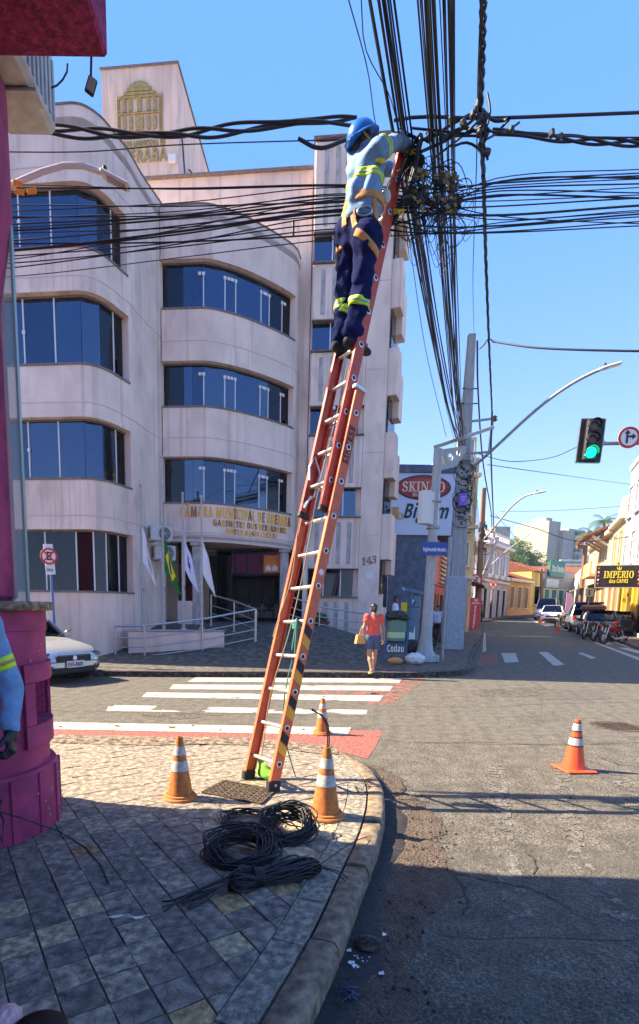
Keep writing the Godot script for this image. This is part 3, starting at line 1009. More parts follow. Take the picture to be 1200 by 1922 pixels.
	for k in 6:
		mb = MB.new()
		mb.cube(Vector3(6.93, (py[k][0] + py[k][1]) / 2, rz - 0.14), Vector3(1.9, py[k][1] - py[k][0], 0.36), 0.015)
		var pn := piece(o, "spandrel_panel", mb.mesh(), M.plaster)
		var rib := MB.new()
		rib.box(Transform3D(Basis(), Vector3.ZERO), Vector3(0.15, (py[k][1] - py[k][0]) - 0.32, 0.03), 0.012)
		var rmesh := rib.mesh()
		for j in 4:
			piece(pn, "rib", rmesh, M.plaster_rib, Transform3D(Basis(), Vector3(6.34 + j * 0.39, (py[k][0] + py[k][1]) / 2, rz + 0.045)))
	for k in 5:
		var y0: float = wy[k][0]; var y1: float = wy[k][1]
		for j in 3:
			var a := 5.99 + j * 0.63
			pane(o, Vector2(a, rz - 0.22), Vector2(a + 0.63, rz - 0.22), y0 - 0.03, y1 + 0.04, M.glass_black if k == 0 else M.glass_dark)
			if j > 0: upright(o, "glazing_bar", [Vector2(a, rz - 0.2), Vector2(0, 1)], y0 - 0.03, y1 + 0.04, 0.04, M.white)
		mb = MB.new(); mb.cube(Vector3(6.93, y0 - 0.02, rz - 0.02), Vector3(1.96, 0.04, 0.3)); piece(o, "sill", mb.mesh(), M.sill)
		mb = MB.new(); mb.cube(Vector3(6.93, y1 + 0.045, rz - 0.1), Vector3(1.92, 0.03, 0.3)); piece(o, "window_frame", mb.mesh(), M.sill)
		mb = MB.new(); mb.cube(Vector3(8.255, y1 + 1.25, rz + 0.003), Vector3(0.72, 0.025, 0.02)); piece(o, "moulding", mb.mesh(), M.groove)
	mb = MB.new(); mb.cube(Vector3(7.4, 17.02, rz - 0.1), Vector3(3.0, 0.06, 0.4)); piece(o, "coping", mb.mesh(), M.sill)
	# bays on the street side
	var dn := Vector2(0.956, 0.29)
	for k in 6:
		for j in 2:
			var s := 0.5 + j * 0.82
			var c := Vector2(rx1, -6.0) + dl * s + dn * (0.10 if j % 2 else 0.17)
			var bs := Basis(Vector3(dl.x, 0, dl.y), Vector3.UP, Vector3(dn.x, 0, dn.y))
			mb = MB.new()
			var y0: float = py[k][0] + 0.35 - 0.5 * (j % 2); var y1: float = py[k][1] + 0.15 - 0.5 * (j % 2)
			if k == 0: y0 = 1.7
			if k > 0: mb.box(Transform3D(bs, Vector3(c.x, (y0 + y1) / 2, c.y)), Vector3(0.70, y1 - y0, 0.34), 0.01); piece(o, "bay", mb.mesh(), M.plaster)
			if k < 5: pane(o, c - dl * 0.33 - dn * 0.10, c + dl * 0.33 - dn * 0.10, y1 + 0.02, py[k + 1][0] + 0.33 - 0.5 * (j % 2), M.glass_black)
	# house number and a small plate
	for k in 3: words(o, "number", "143"[k], 0.27, 0.03, M.sill, Transform3D(Basis(Vector3.BACK, rnd(-0.2, 0.2)), Vector3(8.08 + k * 0.18, 3.25 + k * 0.03, rz + 0.015)), "Droid Serif", false)
	mb = MB.new(); mb.cube(Vector3(8.3, 2.72, rz + 0.012), Vector3(0.26, 0.26, 0.02), 0.004); piece(o, "notice_plate", mb.mesh(), M.white)
	build_entrance(o, cw)

func box_mesh(s: Vector3, b := 0.0) -> ArrayMesh:
	var mb := MB.new(); mb.box(Transform3D(), s, b); return mb.mesh()

func build_emblem(o: Node3D) -> void:
	var z := -6.998
	var m: Material = M.logo_gold
	var at := func(x: float, y: float) -> Vector3: return Vector3(x, y, z + 0.03)
	var put := func(called: String, x: float, y: float, w: float, h: float) -> void:
		piece(o, called, box_mesh(Vector3(w, h, 0.06), 0.008), m, Transform3D(Basis(), at.call(x, y)))
	var cx := -0.42
	put.call("emblem_cornice", cx, 19.5, 1.66, 0.07)
	put.call("emblem_cornice", cx, 19.60, 1.2, 0.09)
	put.call("emblem_cornice", cx, 19.72, 0.9, 0.10)
	var dome := MB.new()
	var pg := PackedVector2Array()
	for k in 9: pg.append(Vector2(cx + 0.36 * cos(PI * k / 8.0), 19.77 + 0.2 * sin(PI * k / 8.0)))
	dome.prism(pg, 0.06, Transform3D(Basis(), Vector3(0, 0, z)))
	piece(o, "emblem_dome", dome.mesh(), m)
	put.call("emblem_cornice", cx, 18.98, 1.6, 0.05)
	for sx in [-0.78, 0.78]:
		for k in 17: put.call("emblem_quoin", cx + sx, 18.42 + k * 0.064, 0.11, 0.04)
	var wx := [-0.56, -0.33, 0.0, 0.33, 0.56]
	for k in 5:
		var w := 0.13 if k != 2 else 0.17
		put.call("emblem_window", cx + wx[k], 19.22, w, 0.36)
		var arch := MB.new()
		var ag := PackedVector2Array()
		for j in 7: ag.append(Vector2(cx + wx[k] + w / 2 * cos(PI * j / 6.0), 19.395 + w / 2 * sin(PI * j / 6.0)))
		arch.prism(ag, 0.058, Transform3D(Basis(), Vector3(0, 0, z))); piece(o, "emblem_arch", arch.mesh(), m)
		put.call("emblem_window", cx + wx[k], 18.67, w if k != 2 else 0.3, 0.42)
	var sw := MB.new()
	var a := PackedVector2Array(); var b := PackedVector2Array()
	for k in 13:
		var t := k / 12.0
		a.append(Vector2(cx - 1.15 + 2.25 * t, 18.0 + 0.36 * sin(PI * (0.12 + t * 0.72)) + 0.02))
		b.append(Vector2(cx - 1.15 + 2.25 * t, 18.0 + 0.36 * sin(PI * (0.12 + t * 0.72)) - 0.06 * t))
	b.reverse(); a.append_array(b)
	sw.prism(a, 0.05, Transform3D(Basis(), Vector3(0, 0, z))); piece(o, "emblem_swoosh", sw.mesh(), m)
	words(o, "lettering", "CÂMARA MUNICIPAL DE", 0.2, 0.05, m, Transform3D(Basis(), Vector3(cx - 0.02, 18.02, z + 0.02)), "Droid Sans", true, 1.0, 1.9)
	words(o, "lettering", "UBERABA", 0.42, 0.06, m, Transform3D(Basis(), Vector3(cx - 0.02, 17.62, z + 0.02)), "Droid Sans", true, 1.0, 2.0)

func arc_words(o: Node3D, path: PackedVector2Array, text: String, s0: float, s1: float, y: float, h: float, ms: Array, slope := 0.0) -> void:
	var f := SystemFont.new()
	f.font_names = PackedStringArray(["Droid Sans"]); f.font_weight = 700
	var adv := []
	var total := 0.0
	for c in text:
		var w := f.get_string_size(c, HORIZONTAL_ALIGNMENT_LEFT, -1, 64).x
		adv.append(w); total += w
	var k := (s1 - s0) / total
	var s := s0
	for j in text.length():
		var q := at_len(path, s + adv[j] * k / 2.0)
		var n := Vector3(q[1].x, 0, q[1].y)
		if text[j] != " ":
			words(o, "letter", text[j], h, 0.03, ms[j % ms.size()], Transform3D(Basis(Vector3.UP.cross(n), Vector3.UP, n), Vector3(q[0].x, y, q[0].y) + n * 0.012), "Droid Sans", true, k * 0.92 / (h / 46.0))
		s += adv[j] * k

func build_entrance(o: Node3D, cw: PackedVector2Array) -> void:
	arc_words(o, cw, "CÂMARA MUNICIPAL DE UBERABA", 0.53, 4.85, 4.56, 0.33, [M.gold, M.gold, M.gold_dull, M.gold])
	arc_words(o, cw, "GABINETES DOS VEREADORES", 1.6, 4.65, 4.235, 0.19, [M.gold_dull, M.gold_dull, M.gold])
	arc_words(o, cw, "ANEXO NAGIB CECÍLIO", 2.05, 4.15, 3.995, 0.16, [M.gold, M.gold, M.gold_dull])
	var wall_l := MB.new()
	wall_l.cube(Vector3(2.12, 1.1, -3.42), Vector3(0.5, 1.2, 0.3)); wall_l.cube(Vector3(2.0, 2.0, -3.7), Vector3(0.12, 3.3, 0.3))
	piece(o, "wall", wall_l.mesh(), M.plaster)
	var d := MB.new(); d.cube(Vector3(2.12, 2.65, -3.6), Vector3(0.6, 1.95, 0.05)); piece(o, "side_door", d.mesh(), M.glass_black)
	for c in [[2.52, -3.42, 0.3], [5.22, -5.45, 0.3]]:
		var pl := MB.new()
		pl.cube(Vector3(c[0], 2.15, c[1]), Vector3(c[2], 2.9, c[2]), 0.02); pl.cube(Vector3(c[0], 3.54, c[1]), Vector3(c[2] + 0.1, 0.1, c[2] + 0.1), 0.01)
		piece(o, "pillar", pl.mesh(), M.plaster_rib)
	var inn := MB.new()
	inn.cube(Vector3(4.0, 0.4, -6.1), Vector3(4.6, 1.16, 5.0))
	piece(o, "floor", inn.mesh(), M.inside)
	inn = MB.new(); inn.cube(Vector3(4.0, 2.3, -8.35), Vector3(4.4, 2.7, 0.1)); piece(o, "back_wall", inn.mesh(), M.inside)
	inn = MB.new(); inn.cube(Vector3(5.98, 2.2, -6.6), Vector3(0.12, 3.0, 3.6)); piece(o, "wall", inn.mesh(), M.plaster)
	# glass front
	var g: Material = M.glass_black
	pane(o, Vector2(2.7, -5.6), Vector2(3.25, -5.6), 1.0, 3.6, g); pane(o, Vector2(3.25, -5.6), Vector2(4.3, -5.6), 2.75, 3.6, M.glass_dark); pane(o, Vector2(4.3, -5.6), Vector2(5.1, -5.6), 2.75, 3.6, M.glass_dark)
	pane(o, Vector2(5.1, -5.7), Vector2(5.7, -5.7), 1.0, 3.6, g)
	for x in [3.25, 4.3, 5.1]: upright(o, "door_frame", [Vector2(x, -5.58), Vector2(0, 1)], 1.0 if x != 4.3 else 2.75, 3.6, 0.05, M.black)
	var fr := MB.new(); fr.cube(Vector3(4.2, 2.73, -5.58), Vector3(1.9, 0.06, 0.06)); piece(o, "door_frame", fr.mesh(), M.black)
	var po := MB.new(); po.cube(Vector3(4.75, 3.1, -5.55), Vector3(0.6, 0.62, 0.01)); var ps := piece(o, "orange_poster", po.mesh(), mat("poster_orange", Color(0.75, 0.22, 0.04), 0.7))
	for k in 2:
		var hs := MB.new(); hs.prism(PackedVector2Array([Vector2(0, 0), Vector2(0.2, 0), Vector2(0.2, 0.12), Vector2(0.1, 0.22), Vector2(0, 0.12)]), 0.006, Transform3D(Basis(), Vector3(4.52 + k * 0.24, 2.86, -5.545)))
		piece(ps, "printed_house", hs.mesh(), M.white)
	# waiting room: partition board and chairs
	for k in 3:
		var bd := MB.new(); bd.cube(Vector3(3.48 + k * 0.5, 2.15, -7.0), Vector3(0.48, 0.95, 0.05), 0.008)
		solo_in(o, "partition_panel", bd, M.black)
	var lowp := MB.new(); lowp.cube(Vector3(4.0, 1.4, -7.1), Vector3(1.7, 0.55, 0.05)); piece(o, "low_partition", lowp.mesh(), M.plaster_rib)
	var first: Node3D
	for k in 3:
		var w := o.to_global(Vector3(3.5 + k * 0.52, 0.98, -6.5))
		var txt: String = ["black office chair in the council entrance, nearest the ramp railing", "middle black office chair in the council entrance", "black office chair in the council entrance, nearest the glass door post"][k]
		if k == 0:
			first = thing("waiting_chair", w, o.rotation.y, txt, "chair", "chairs in the entrance hall")
			var st := MB.new(); st.box(Transform3D(Basis(), Vector3(0, 0.45, 0)), Vector3(0.44, 0.07, 0.44), 0.03); part(first, "seat", st, M.rubber)
			var bk := MB.new()
			var rows := []
			for yy in [0.55, 0.62, 0.8, 0.92, 0.96]:
				var hw := 0.21 if yy > 0.6 and yy < 0.9 else 0.15
				var r := PackedVector3Array()
				for a in 12: r.append(Vector3(cos(TAU * a / 12) * hw, yy, -0.2 + sin(TAU * a / 12) * -0.035))
				rows.append(r)
			bk.loft(rows, true); bk.cube(Vector3(0, 0.52, -0.2), Vector3(0.06, 0.12, 0.03)); part(first, "backrest", bk, M.rubber)
			for sx in [-0.19, 0.19]:
				for sz in [-0.18, 0.18]:
					var lg := MB.new(); lg.bar(Vector3(sx, 0, sz), Vector3(sx, 0.43, sz), 0.014, 6); part(first, "leg", lg, M.black)
		else: copy(first, w, o.rotation.y, txt)
	# plinth of the flagpoles
	var pb := thing("flag_plinth", o.to_global(Vector3(2.4, 0, -1.2)), o.rotation.y, "low pink plastered plinth under the four flagpoles", "plinth")
	var pm := MB.new()
	pm.box(Transform3D(Basis(Vector3.UP, 0.33), Vector3(0.05, 0.36, 0.1)), Vector3(2.75, 0.86, 0.55), 0.02)
	part(pb, "plinth_body", pm, M.plaster)
	var cp := MB.new(); cp.box(Transform3D(Basis(Vector3.UP, 0.33), Vector3(0.05, 0.81, 0.1)), Vector3(2.8, 0.03, 0.6), 0.01); part(pb, "plinth_cap", cp, M.plaster_rib)
	build_flags(o)
	build_railings(o)
	# split air conditioners on the side wall
	var acs := [["upper white air conditioner on the council wall behind the first flag", Vector3(1.62, 3.50, -2.3)], ["lower white air conditioner on the council wall behind the green flag", Vector3(1.60, 2.96, -2.7)]]
	for k in 2:
		var ac := air_con(o.to_global(acs[k][1]), o.rotation.y + deg_to_rad(40.0), acs[k][0], 0.72, 0.46, 0.28)

func solo_in(o: Node3D, called: String, mb: MB, m: Material) -> void:
	piece(o, called, mb.mesh(), m)

func air_con(at: Vector3, turn: float, label: String, w: float, h: float, d: float, fan := true) -> Node3D:
	var ac := thing("air_conditioner", at, turn, label, "air conditioner")
	var b := MB.new(); b.cube(Vector3(0, h / 2, 0), Vector3(w, h, d), 0.03); part(ac, "casing", b, mat("ac_white", Color(0.62, 0.61, 0.56), 0.5, 0, "plain", Vector3.ONE * 2))
	if not fan:
		for k in 9:
			var s := MB.new(); s.cube(Vector3(w * (-0.4 + 0.1 * k), h / 2, d / 2 + 0.006), Vector3(w * 0.035, h * 0.75, 0.012), 0.004); part(ac, "front_slat", s, M.ac_white)
		for k in 1:
			var s := MB.new(); s.cube(Vector3(0, -0.012, 0), Vector3(w * 0.2, 0.02, d * 1.1), 0.004); part(ac, "base_rail", s, M.ac_white)
		return ac
	var well := MB.new()
	well.lathe(PackedVector2Array([Vector2(0.0, 0), Vector2(h * 0.40, 0), Vector2(h * 0.42, 0.012)]), Transform3D(Basis(Vector3.RIGHT, PI / 2), Vector3(w * 0.12, h / 2, d / 2 + 0.001)), 24)
	part(ac, "fan_opening", well, M.black)
	for k in 5:
		var ring := PackedVector3Array()
		for j in 25: ring.append(Vector3(w * 0.12 + cos(TAU * j / 24) * h * (0.09 + 0.075 * k), h / 2 + sin(TAU * j / 24) * h * (0.09 + 0.075 * k), d / 2 + 0.015))
		var r := MB.new(); r.tube(ring, 0.006, 5, false); part(ac, "grille_ring", r, M.ac_white)
	for k in 4:
		var a := PI * k / 4
		var r := MB.new(); var v := Vector3(cos(a), sin(a), 0) * h * 0.4; var c := Vector3(w * 0.12, h / 2, d / 2 + 0.018)
		r.bar(c - v, c + v, 0.005, 5); part(ac, "grille_spoke", r, M.ac_white)
	for k in 7:
		var s := MB.new(); s.cube(Vector3(-w / 2 - 0.004, h * (0.2 + 0.1 * k), 0), Vector3(0.01, 0.025, d * 0.7)); part(ac, "side_slot", s, M.cable_grey)
	for sx in [-0.3, 0.3]:
		var br := MB.new(); br.cube(Vector3(sx * w, -0.02, -0.05), Vector3(0.04, 0.03, d + 0.2)); part(ac, "bracket", br, M.galv)
	return ac

func build_flags(o: Node3D) -> void:
	var spots := [[Vector3(1.47, 0.75, -1.0), 4.1, "white flag with dark print hanging limp from the leftmost flagpole", "leftmost white flagpole on the pink plinth"], [Vector3(2.1, 0.78, -1.0), 4.85, "green and yellow national flag hanging limp on its pole", "tallest white flagpole, the one carrying the green flag"], [Vector3(2.69, 0.83, -1.0), 3.8, "white flag with a purple emblem, right of the green flag", "white flagpole between the green flag and the last white flag"], [Vector3(3.23, 0.86, -1.0), 3.68, "plain white flag on the rightmost flagpole", "rightmost white flagpole, beside the entrance pillar"]]
	for k in 4:
		var b := o.to_global(spots[k][0])
		var top: float = spots[k][1]
		var p := thing("flagpole", b, 0.0, spots[k][3], "flagpole", "flagpoles in front of the council building")
		var mb := MB.new()
		mb.lathe(PackedVector2Array([Vector2(0.045, 0), Vector2(0.042, top * 0.5), Vector2(0.03, top * 0.5 + 0.02), Vector2(0.028, top)]), Transform3D(), 10); part(p, "mast", mb, mat("pole_white", Color(0.60, 0.58, 0.55), 0.5, 0, "blotch", Vector3(3, 0.7, 3)))
		mb = MB.new(); mb.ball(Vector3(0, top + 0.03, 0), Vector3.ONE * 0.045, 8, 6); part(p, "finial", mb, M.pole_white)
		mb = MB.new(); mb.lathe(PackedVector2Array([Vector2(0.10, 0), Vector2(0.10, 0.02), Vector2(0.05, 0.06), Vector2(0.046, 0.12)]), Transform3D(), 10); part(p, "foot", mb, M.pole_white)
		mb = MB.new(); mb.cube(Vector3(0.045, 1.2, 0.0), Vector3(0.02, 0.12, 0.03)); part(p, "cleat", mb, M.black)
		# flag
		var yt: float = [3.02, 2.72, 2.75, 2.62][k]
		var f := MB.new()
		var rows := []
		var nu := 14; var nv := 12
		var wv: float = [0.40, 0.50, 0.42, 0.36][k]
		var uvs := PackedVector2Array()
		for u in nu + 1:
			var r := PackedVector3Array()
			for v in nv + 1:
				var fu := float(u) / nu; var fv := float(v) / nv
				var fold := sin(fv * 8.0 + fu * 2.0 + k * 1.7)
				r.append(Vector3(0.03 + fv * wv * (0.45 + 0.55 * fu) + 0.02 * sin(fv * 5 + k), yt - fu * 1.0 - fv * 0.62 - 0.08 * fv * fu, 0.05 * fold * fv * (1.0 - 0.3 * fu) + 0.02))
				uvs.append(Vector2(fv, fu))
			rows.append(r)
		f.loft(rows, false, true)
		f.uv = uvs
		var im := Image.create(96, 64, false, Image.FORMAT_RGB8)
		if k == 1:
			for y in 64:
				for x in 96:
					var c := Color(0.0, 0.42, 0.15)
					if absf(x - 48) / 42.0 + absf(y - 32) / 27.0 < 1.0: c = Color(0.95, 0.80, 0.08)
					if Vector2(x - 48, y - 32).length() < 14: c = Color(0.05, 0.12, 0.45)
					im.set_pixel(x, y, c)
		else:
			im.fill([Color(0.86, 0.87, 0.89), Color.WHITE, Color(0.80, 0.80, 0.88), Color(0.84, 0.85, 0.87)][k])
			if k == 0:
				for y in range(34, 50):
					for x in range(40, 84):
						if (x / 3 + y / 2) % 3 != 0 and (y - 34) % 6 < 4: im.set_pixel(x, y, Color(0.12, 0.12, 0.15))
			if k == 2:
				for y in range(16, 48):
					for x in range(30, 66):
						var dv := Vector2(x - 48, y - 32)
						if dv.length() < 15 * (0.55 + 0.45 * absf(cos(dv.angle() * 2.5))): im.set_pixel(x, y, Color(0.38, 0.16, 0.42))
		var m := StandardMaterial3D.new()
		m.albedo_texture = ImageTexture.create_from_image(im); m.roughness = 0.9; m.cull_mode = BaseMaterial3D.CULL_DISABLED
		m.backlight_enabled = true; m.backlight = Color(0.25, 0.25, 0.25)
		solo("flag", f, m, spots[k][2], "flag", "flags in front of the council building").position = b

func build_railings(o: Node3D) -> void:
	var h := 0.96
	var mk := func(at: Array, label: String, rails: Array) -> void:
		var r := thing("ramp_railing", o.to_global(at[0]), 0.0, label, "railing")
		for q in at:
			var w := o.to_global(q)
			var mb := MB.new(); mb.bar(w - Vector3(0, 0.08, 0), w + Vector3(0, h, 0), 0.026, 8); part(r, "post", mb, M.steel, true)
			mb = MB.new(); mb.lathe(PackedVector2Array([Vector2(0.06, 0), Vector2(0.06, 0.012), Vector2(0.03, 0.02)]), Transform3D(Basis(), w), 10); part(r, "flange", mb, M.steel, true)
		for y in rails:
			var p := PackedVector3Array()
			for q in at: p.append(o.to_global(q) + Vector3(0, y, 0))
			var mb := MB.new(); mb.tube(p, 0.03 if y == h else 0.017, 8); part(r, "handrail" if y == h else "rail", mb, M.steel, true)
	mk.call([Vector3(0.91, -0.02, -0.28), Vector3(1.76, 0.0, -0.28), Vector3(3.26, 0.2, -0.95), Vector3(4.68, 0.5, -1.8)], "stainless steel railing along the front of the entrance ramp", [h, 0.62, 0.36, 0.1])
	mk.call([Vector3(4.7, 0.5, -1.86), Vector3(3.9, 0.75, -2.55), Vector3(3.05, 0.95, -3.05)], "stainless steel railing on the upper run of the ramp, by the entrance pillar", [h, 0.62, 0.36])
	mk.call([Vector3(5.5, 0.95, -4.3), Vector3(6.55, 0.62, -4.4), Vector3(8.9, 0.3, -4.9)], "stainless steel railing with a planter behind it, right of the ladder", [h, 0.62, 0.36, 0.12])
	# terracotta planter
	var at := o.to_global(Vector3(6.5, 0.55, -5.3))
	var pl := thing("plant_pot", at, 0.0, "round terracotta planter with a green shrub behind the railing", "planter")
	var mb := MB.new(); mb.lathe(PackedVector2Array([Vector2(0.0, 0.0), Vector2(0.26, 0.0), Vector2(0.36, 0.42), Vector2(0.40, 0.43), Vector2(0.41, 0.52), Vector2(0.36, 0.52), Vector2(0.34, 0.44), Vector2(0.0, 0.44)]), Transform3D(), 20); part(pl, "pot", mb, mat("terracotta", Color(0.30, 0.10, 0.06), 0.85, 0, "blotch", Vector3.ONE * 2))
	part(pl, "foliage", leaves(Vector3(0, 0.62, 0), Vector3(0.36, 0.2, 0.36), 260, 0.08), leaf_mat("leaf_green", Color(0.045, 0.09, 0.025)))

func leaf_mat(key: String, c: Color) -> StandardMaterial3D:
	if M.has(key): return M[key]
	var m := mat(key, c, 0.6)
	m.cull_mode = BaseMaterial3D.CULL_DISABLED
	m.backlight_enabled = true
	m.backlight = Color(c.r * 2, c.g * 2, c.b * 2).linear_to_srgb()
	return m

func leaves(c: Vector3, r: Vector3, n: int, size: float, shell := 0.35) -> MB:
	var mb := MB.new()
	for k in n:
		var d := Vector3(rng.randfn(), rng.randfn(), rng.randfn()).normalized()
		var q := c + d * r * lerpf(shell, 1.0, sqrt(rng.randf()))
		var a := Vector3(rng.randfn(), rng.randfn() * 0.6, rng.randfn()).normalized() * size
		var b := a.cross(Vector3(rng.randfn(), rng.randfn(), rng.randfn())).normalized() * size * 0.4
		mb.tri(q - a, q + b, q + a); mb.tri(q - a, q + a, q - b)
	return mb

# ---------------------------------------------------------------- the purple corner building on the left
func build_purple_corner() -> void:
	mat("purple", Color(0.50, 0.05, 0.17), 0.75, 0, "blotch", Vector3.ONE * 0.7, "grain_n", 0.6, true)
	mat("purple_rough", Color(0.50, 0.048, 0.18), 0.9, 0, "mottle", Vector3.ONE * 1.0, "lump_n", 0.5, true)
	mat("sill_stone", Color(0.45, 0.33, 0.20), 0.7, 0, "rust", Vector3.ONE * 2.0, "", 1.0, true)
	var o := thing("corner_building", Vector3(-2.1, 0, -3.62), 0.0, "purple rendered corner shop building with a rounded base and a projecting marquee", "building")
	var full := Transform3D()
	var mb := MB.new()
	mb.lathe(PackedVector2Array([Vector2(0.605, -0.1), Vector2(0.60, 0.40), Vector2(0.585, 0.43), Vector2(0.55, 0.435)]), full, 40); part(o, "plinth", mb, M.purple)
	for k in 9:
		mb = MB.new(); var a := -2.4 + k * 0.36
		mb.box(Transform3D(Basis(Vector3.UP, a), Vector3(cos(a) * 0.603, 0.2, -sin(a) * 0.603)), Vector3(0.02, 0.42, 0.05), 0.004); part(o, "pilaster_strip", mb, M.purple)
	mb = MB.new(); mb.lathe(PackedVector2Array([Vector2(0.55, 0.42), Vector2(0.55, 0.72)]), full, 40); part(o, "wall", mb, M.purple)
	mb = MB.new(); mb.lathe(PackedVector2Array([Vector2(0.55, 1.0), Vector2(0.552, 1.33), Vector2(0.56, 1.335), Vector2(0.56, 1.46)]), full, 40); part(o, "wall", mb, M.purple)
	var n0 := deg_to_rad(-12.0); var n1 := deg_to_rad(34.0)
	mb = MB.new(); mb.lathe(PackedVector2Array([Vector2(0.55, 0.72), Vector2(0.55, 1.0)]), full, 36, n1, TAU - (n1 - n0)); part(o, "wall", mb, M.purple)
	for k in 22:
		var a := rnd(-1.3, 0.5); var y := rnd(0.02, 0.4) if k < 15 else rnd(0.45, 1.4); var r := 0.603 if y < 0.41 else 0.555
		mb = MB.new(); var pg := PackedVector2Array()
		for j in 6: pg.append(Vector2(cos(TAU * j / 6) * rnd(0.002, 0.009), sin(TAU * j / 6) * rnd(0.003, 0.012)))
		mb.prism(pg, 0.003, Transform3D(Basis(Vector3.UP, a + PI / 2), Vector3(cos(a) * r, y, -sin(a) * r))); part(o, "paint_chip", mb, M.plaster_rib)
	# niche: raised frame and recess
	mb = MB.new(); mb.lathe(PackedVector2Array([Vector2(0.40, 0.72), Vector2(0.40, 1.0)]), full, 8, n0, n1 - n0)
	mb.lathe(PackedVector2Array([Vector2(0.57, 0.72), Vector2(0.40, 0.721)]), full, 8, n0, n1 - n0)
	mb.lathe(PackedVector2Array([Vector2(0.40, 0.999), Vector2(0.57, 1.0)]), full, 8, n0, n1 - n0)
	for a in [n0, n1]: mb.quad(Vector3(cos(a) * 0.40, 0.72, -sin(a) * 0.40), Vector3(cos(a) * 0.56, 0.72, -sin(a) * 0.56), Vector3(cos(a) * 0.56, 1.0, -sin(a) * 0.56), Vector3(cos(a) * 0.40, 1.0, -sin(a) * 0.40))
	part(o, "niche", mb, M.purple_rough)
	var f0 := n0 - 0.16; var f1 := n1 + 0.16
	var fr := [[f0, f1, 1.0, 1.12], [f0, f1, 0.57, 0.72], [f0, n0, 0.72, 1.0], [n1, f1, 0.72, 1.0]]
	for f in fr:
		mb = MB.new(); mb.lathe(PackedVector2Array([Vector2(0.545, f[2]), Vector2(0.578, f[2] + 0.002), Vector2(0.578, f[3] - 0.002), Vector2(0.545, f[3])]), full, 10, f[0], f[1] - f[0])
		for a in [f[0], f[1]]: mb.quad(Vector3(cos(a) * 0.54, f[2], -sin(a) * 0.54), Vector3(cos(a) * 0.578, f[2], -sin(a) * 0.578), Vector3(cos(a) * 0.578, f[3], -sin(a) * 0.578), Vector3(cos(a) * 0.54, f[3], -sin(a) * 0.54))
		part(o, "niche_frame", mb, M.purple)
	mb = MB.new(); mb.lathe(PackedVector2Array([Vector2(0.0, 1.46), Vector2(0.60, 1.462), Vector2(0.612, 1.475), Vector2(0.612, 1.505), Vector2(0.60, 1.52), Vector2(0.0, 1.521)]), full, 40); part(o, "window_sill", mb, M.sill_stone)
	# display window of clear sheet glass on the sill, purple pier behind it
	var gm := StandardMaterial3D.new()
	gm.resource_name = "clear_glass"; gm.albedo_color = Color(0.78, 0.90, 0.86, 0.32); gm.roughness = 0.03; gm.transparency = BaseMaterial3D.TRANSPARENCY_ALPHA
	M.clear_glass = gm
	mb = MB.new(); mb.cube(Vector3(0.32, 2.62, 0.03), Vector3(0.36, 2.2, 0.012)); part(o, "pane", mb, gm)
	mb = MB.new(); mb.cube(Vector3(0.505, 2.62, 0.03), Vector3(0.014, 2.2, 0.03)); part(o, "glass_edge", mb, mat("glass_edge", Color(0.25, 0.36, 0.32), 0.2))
	mb = MB.new(); mb.cube(Vector3(0.09, 2.95, 0.12), Vector3(0.66, 2.86, 0.34), 0.03); part(o, "pier", mb, M.purple)
	mb = MB.new(); mb.lathe(PackedVector2Array([Vector2(0.38, 2.9), Vector2(0.47, 3.3), Vector2(0.55, 3.75), Vector2(0.55, 4.4)]), Transform3D(Basis(), Vector3(0, 0, 0.22)), 28); part(o, "column_head", mb, M.purple)
	# marquee slab over the pavement
	mb = MB.new(); mb.cube(Vector3(0.62, 4.55, 5.35), Vector3(1.12, 0.40, 10.1), 0.015); part(o, "marquee", mb, M.purple_rough)
	mb = MB.new(); mb.cube(Vector3(0.70, 4.80, 5.35), Vector3(1.2, 0.09, 10.2), 0.02); part(o, "marquee_lip", mb, M.purple)
	# the rest of the building, along both streets
	mb = MB.new(); mb.cube(Vector3(-3.7, 3.7, 5.6), Vector3(7.4, 7.6, 11.0)); part(o, "street_front", mb, M.purple)
	mb = MB.new(); mb.cube(Vector3(-5.3, 3.7, 1.2), Vector3(9.6, 7.6, 3.0)); part(o, "side_front", mb, M.purple)
	mb = MB.new(); mb.lathe(PackedVector2Array([Vector2(0.52, 4.9), Vector2(0.52, 7.4)]), Transform3D(), 24); part(o, "corner_drum", mb, M.purple)
	# floodlight under the marquee and its wire, air conditioner beyond it
	var fl := thing("floodlight", Vector3(-1.03, 4.30, -3.38), 0.35, "small black floodlight fixed under the purple marquee", "floodlight")
	mb = MB.new(); mb.box(Transform3D(Basis(Vector3.RIGHT, 0.5) * Basis(Vector3.BACK, -0.35), Vector3(0, 0.0, -0.03)), Vector3(0.05, 0.075, 0.02), 0.006); part(fl, "casing", mb, M.black)
	mb = MB.new(); mb.box(Transform3D(Basis(Vector3.RIGHT, 0.5) * Basis(Vector3.BACK, -0.35), Vector3(0.0, -0.004, -0.014)), Vector3(0.038, 0.058, 0.006), 0.002); part(fl, "glass", mb, mat("lamp_glass", Color(0.3, 0.28, 0.24), 0.15))
	mb = MB.new(); mb.bar(Vector3(0, 0.03, -0.02), Vector3(0, 0.06, 0.08), 0.006, 6); part(fl, "bracket", mb, M.black)
	mb = MB.new(); mb.tube(PackedVector3Array([P(127, 120, -3.35), P(126, 135, -3.4), P(118, 150, -3.45), P(108, 160, -3.5), P(97, 165, -3.55)]), 0.005, 5)
	solo("power_wire", mb, M.cable_grey, "thin curved wire between the marquee and the air conditioner", "wire")
	# (turned so that its grille looks down the street)
	air_con(Vector3(-1.60, 4.47, -3.68), PI / 2, "cream air conditioner hung from the purple building under its marquee", 0.6, 0.44, 0.32, false)

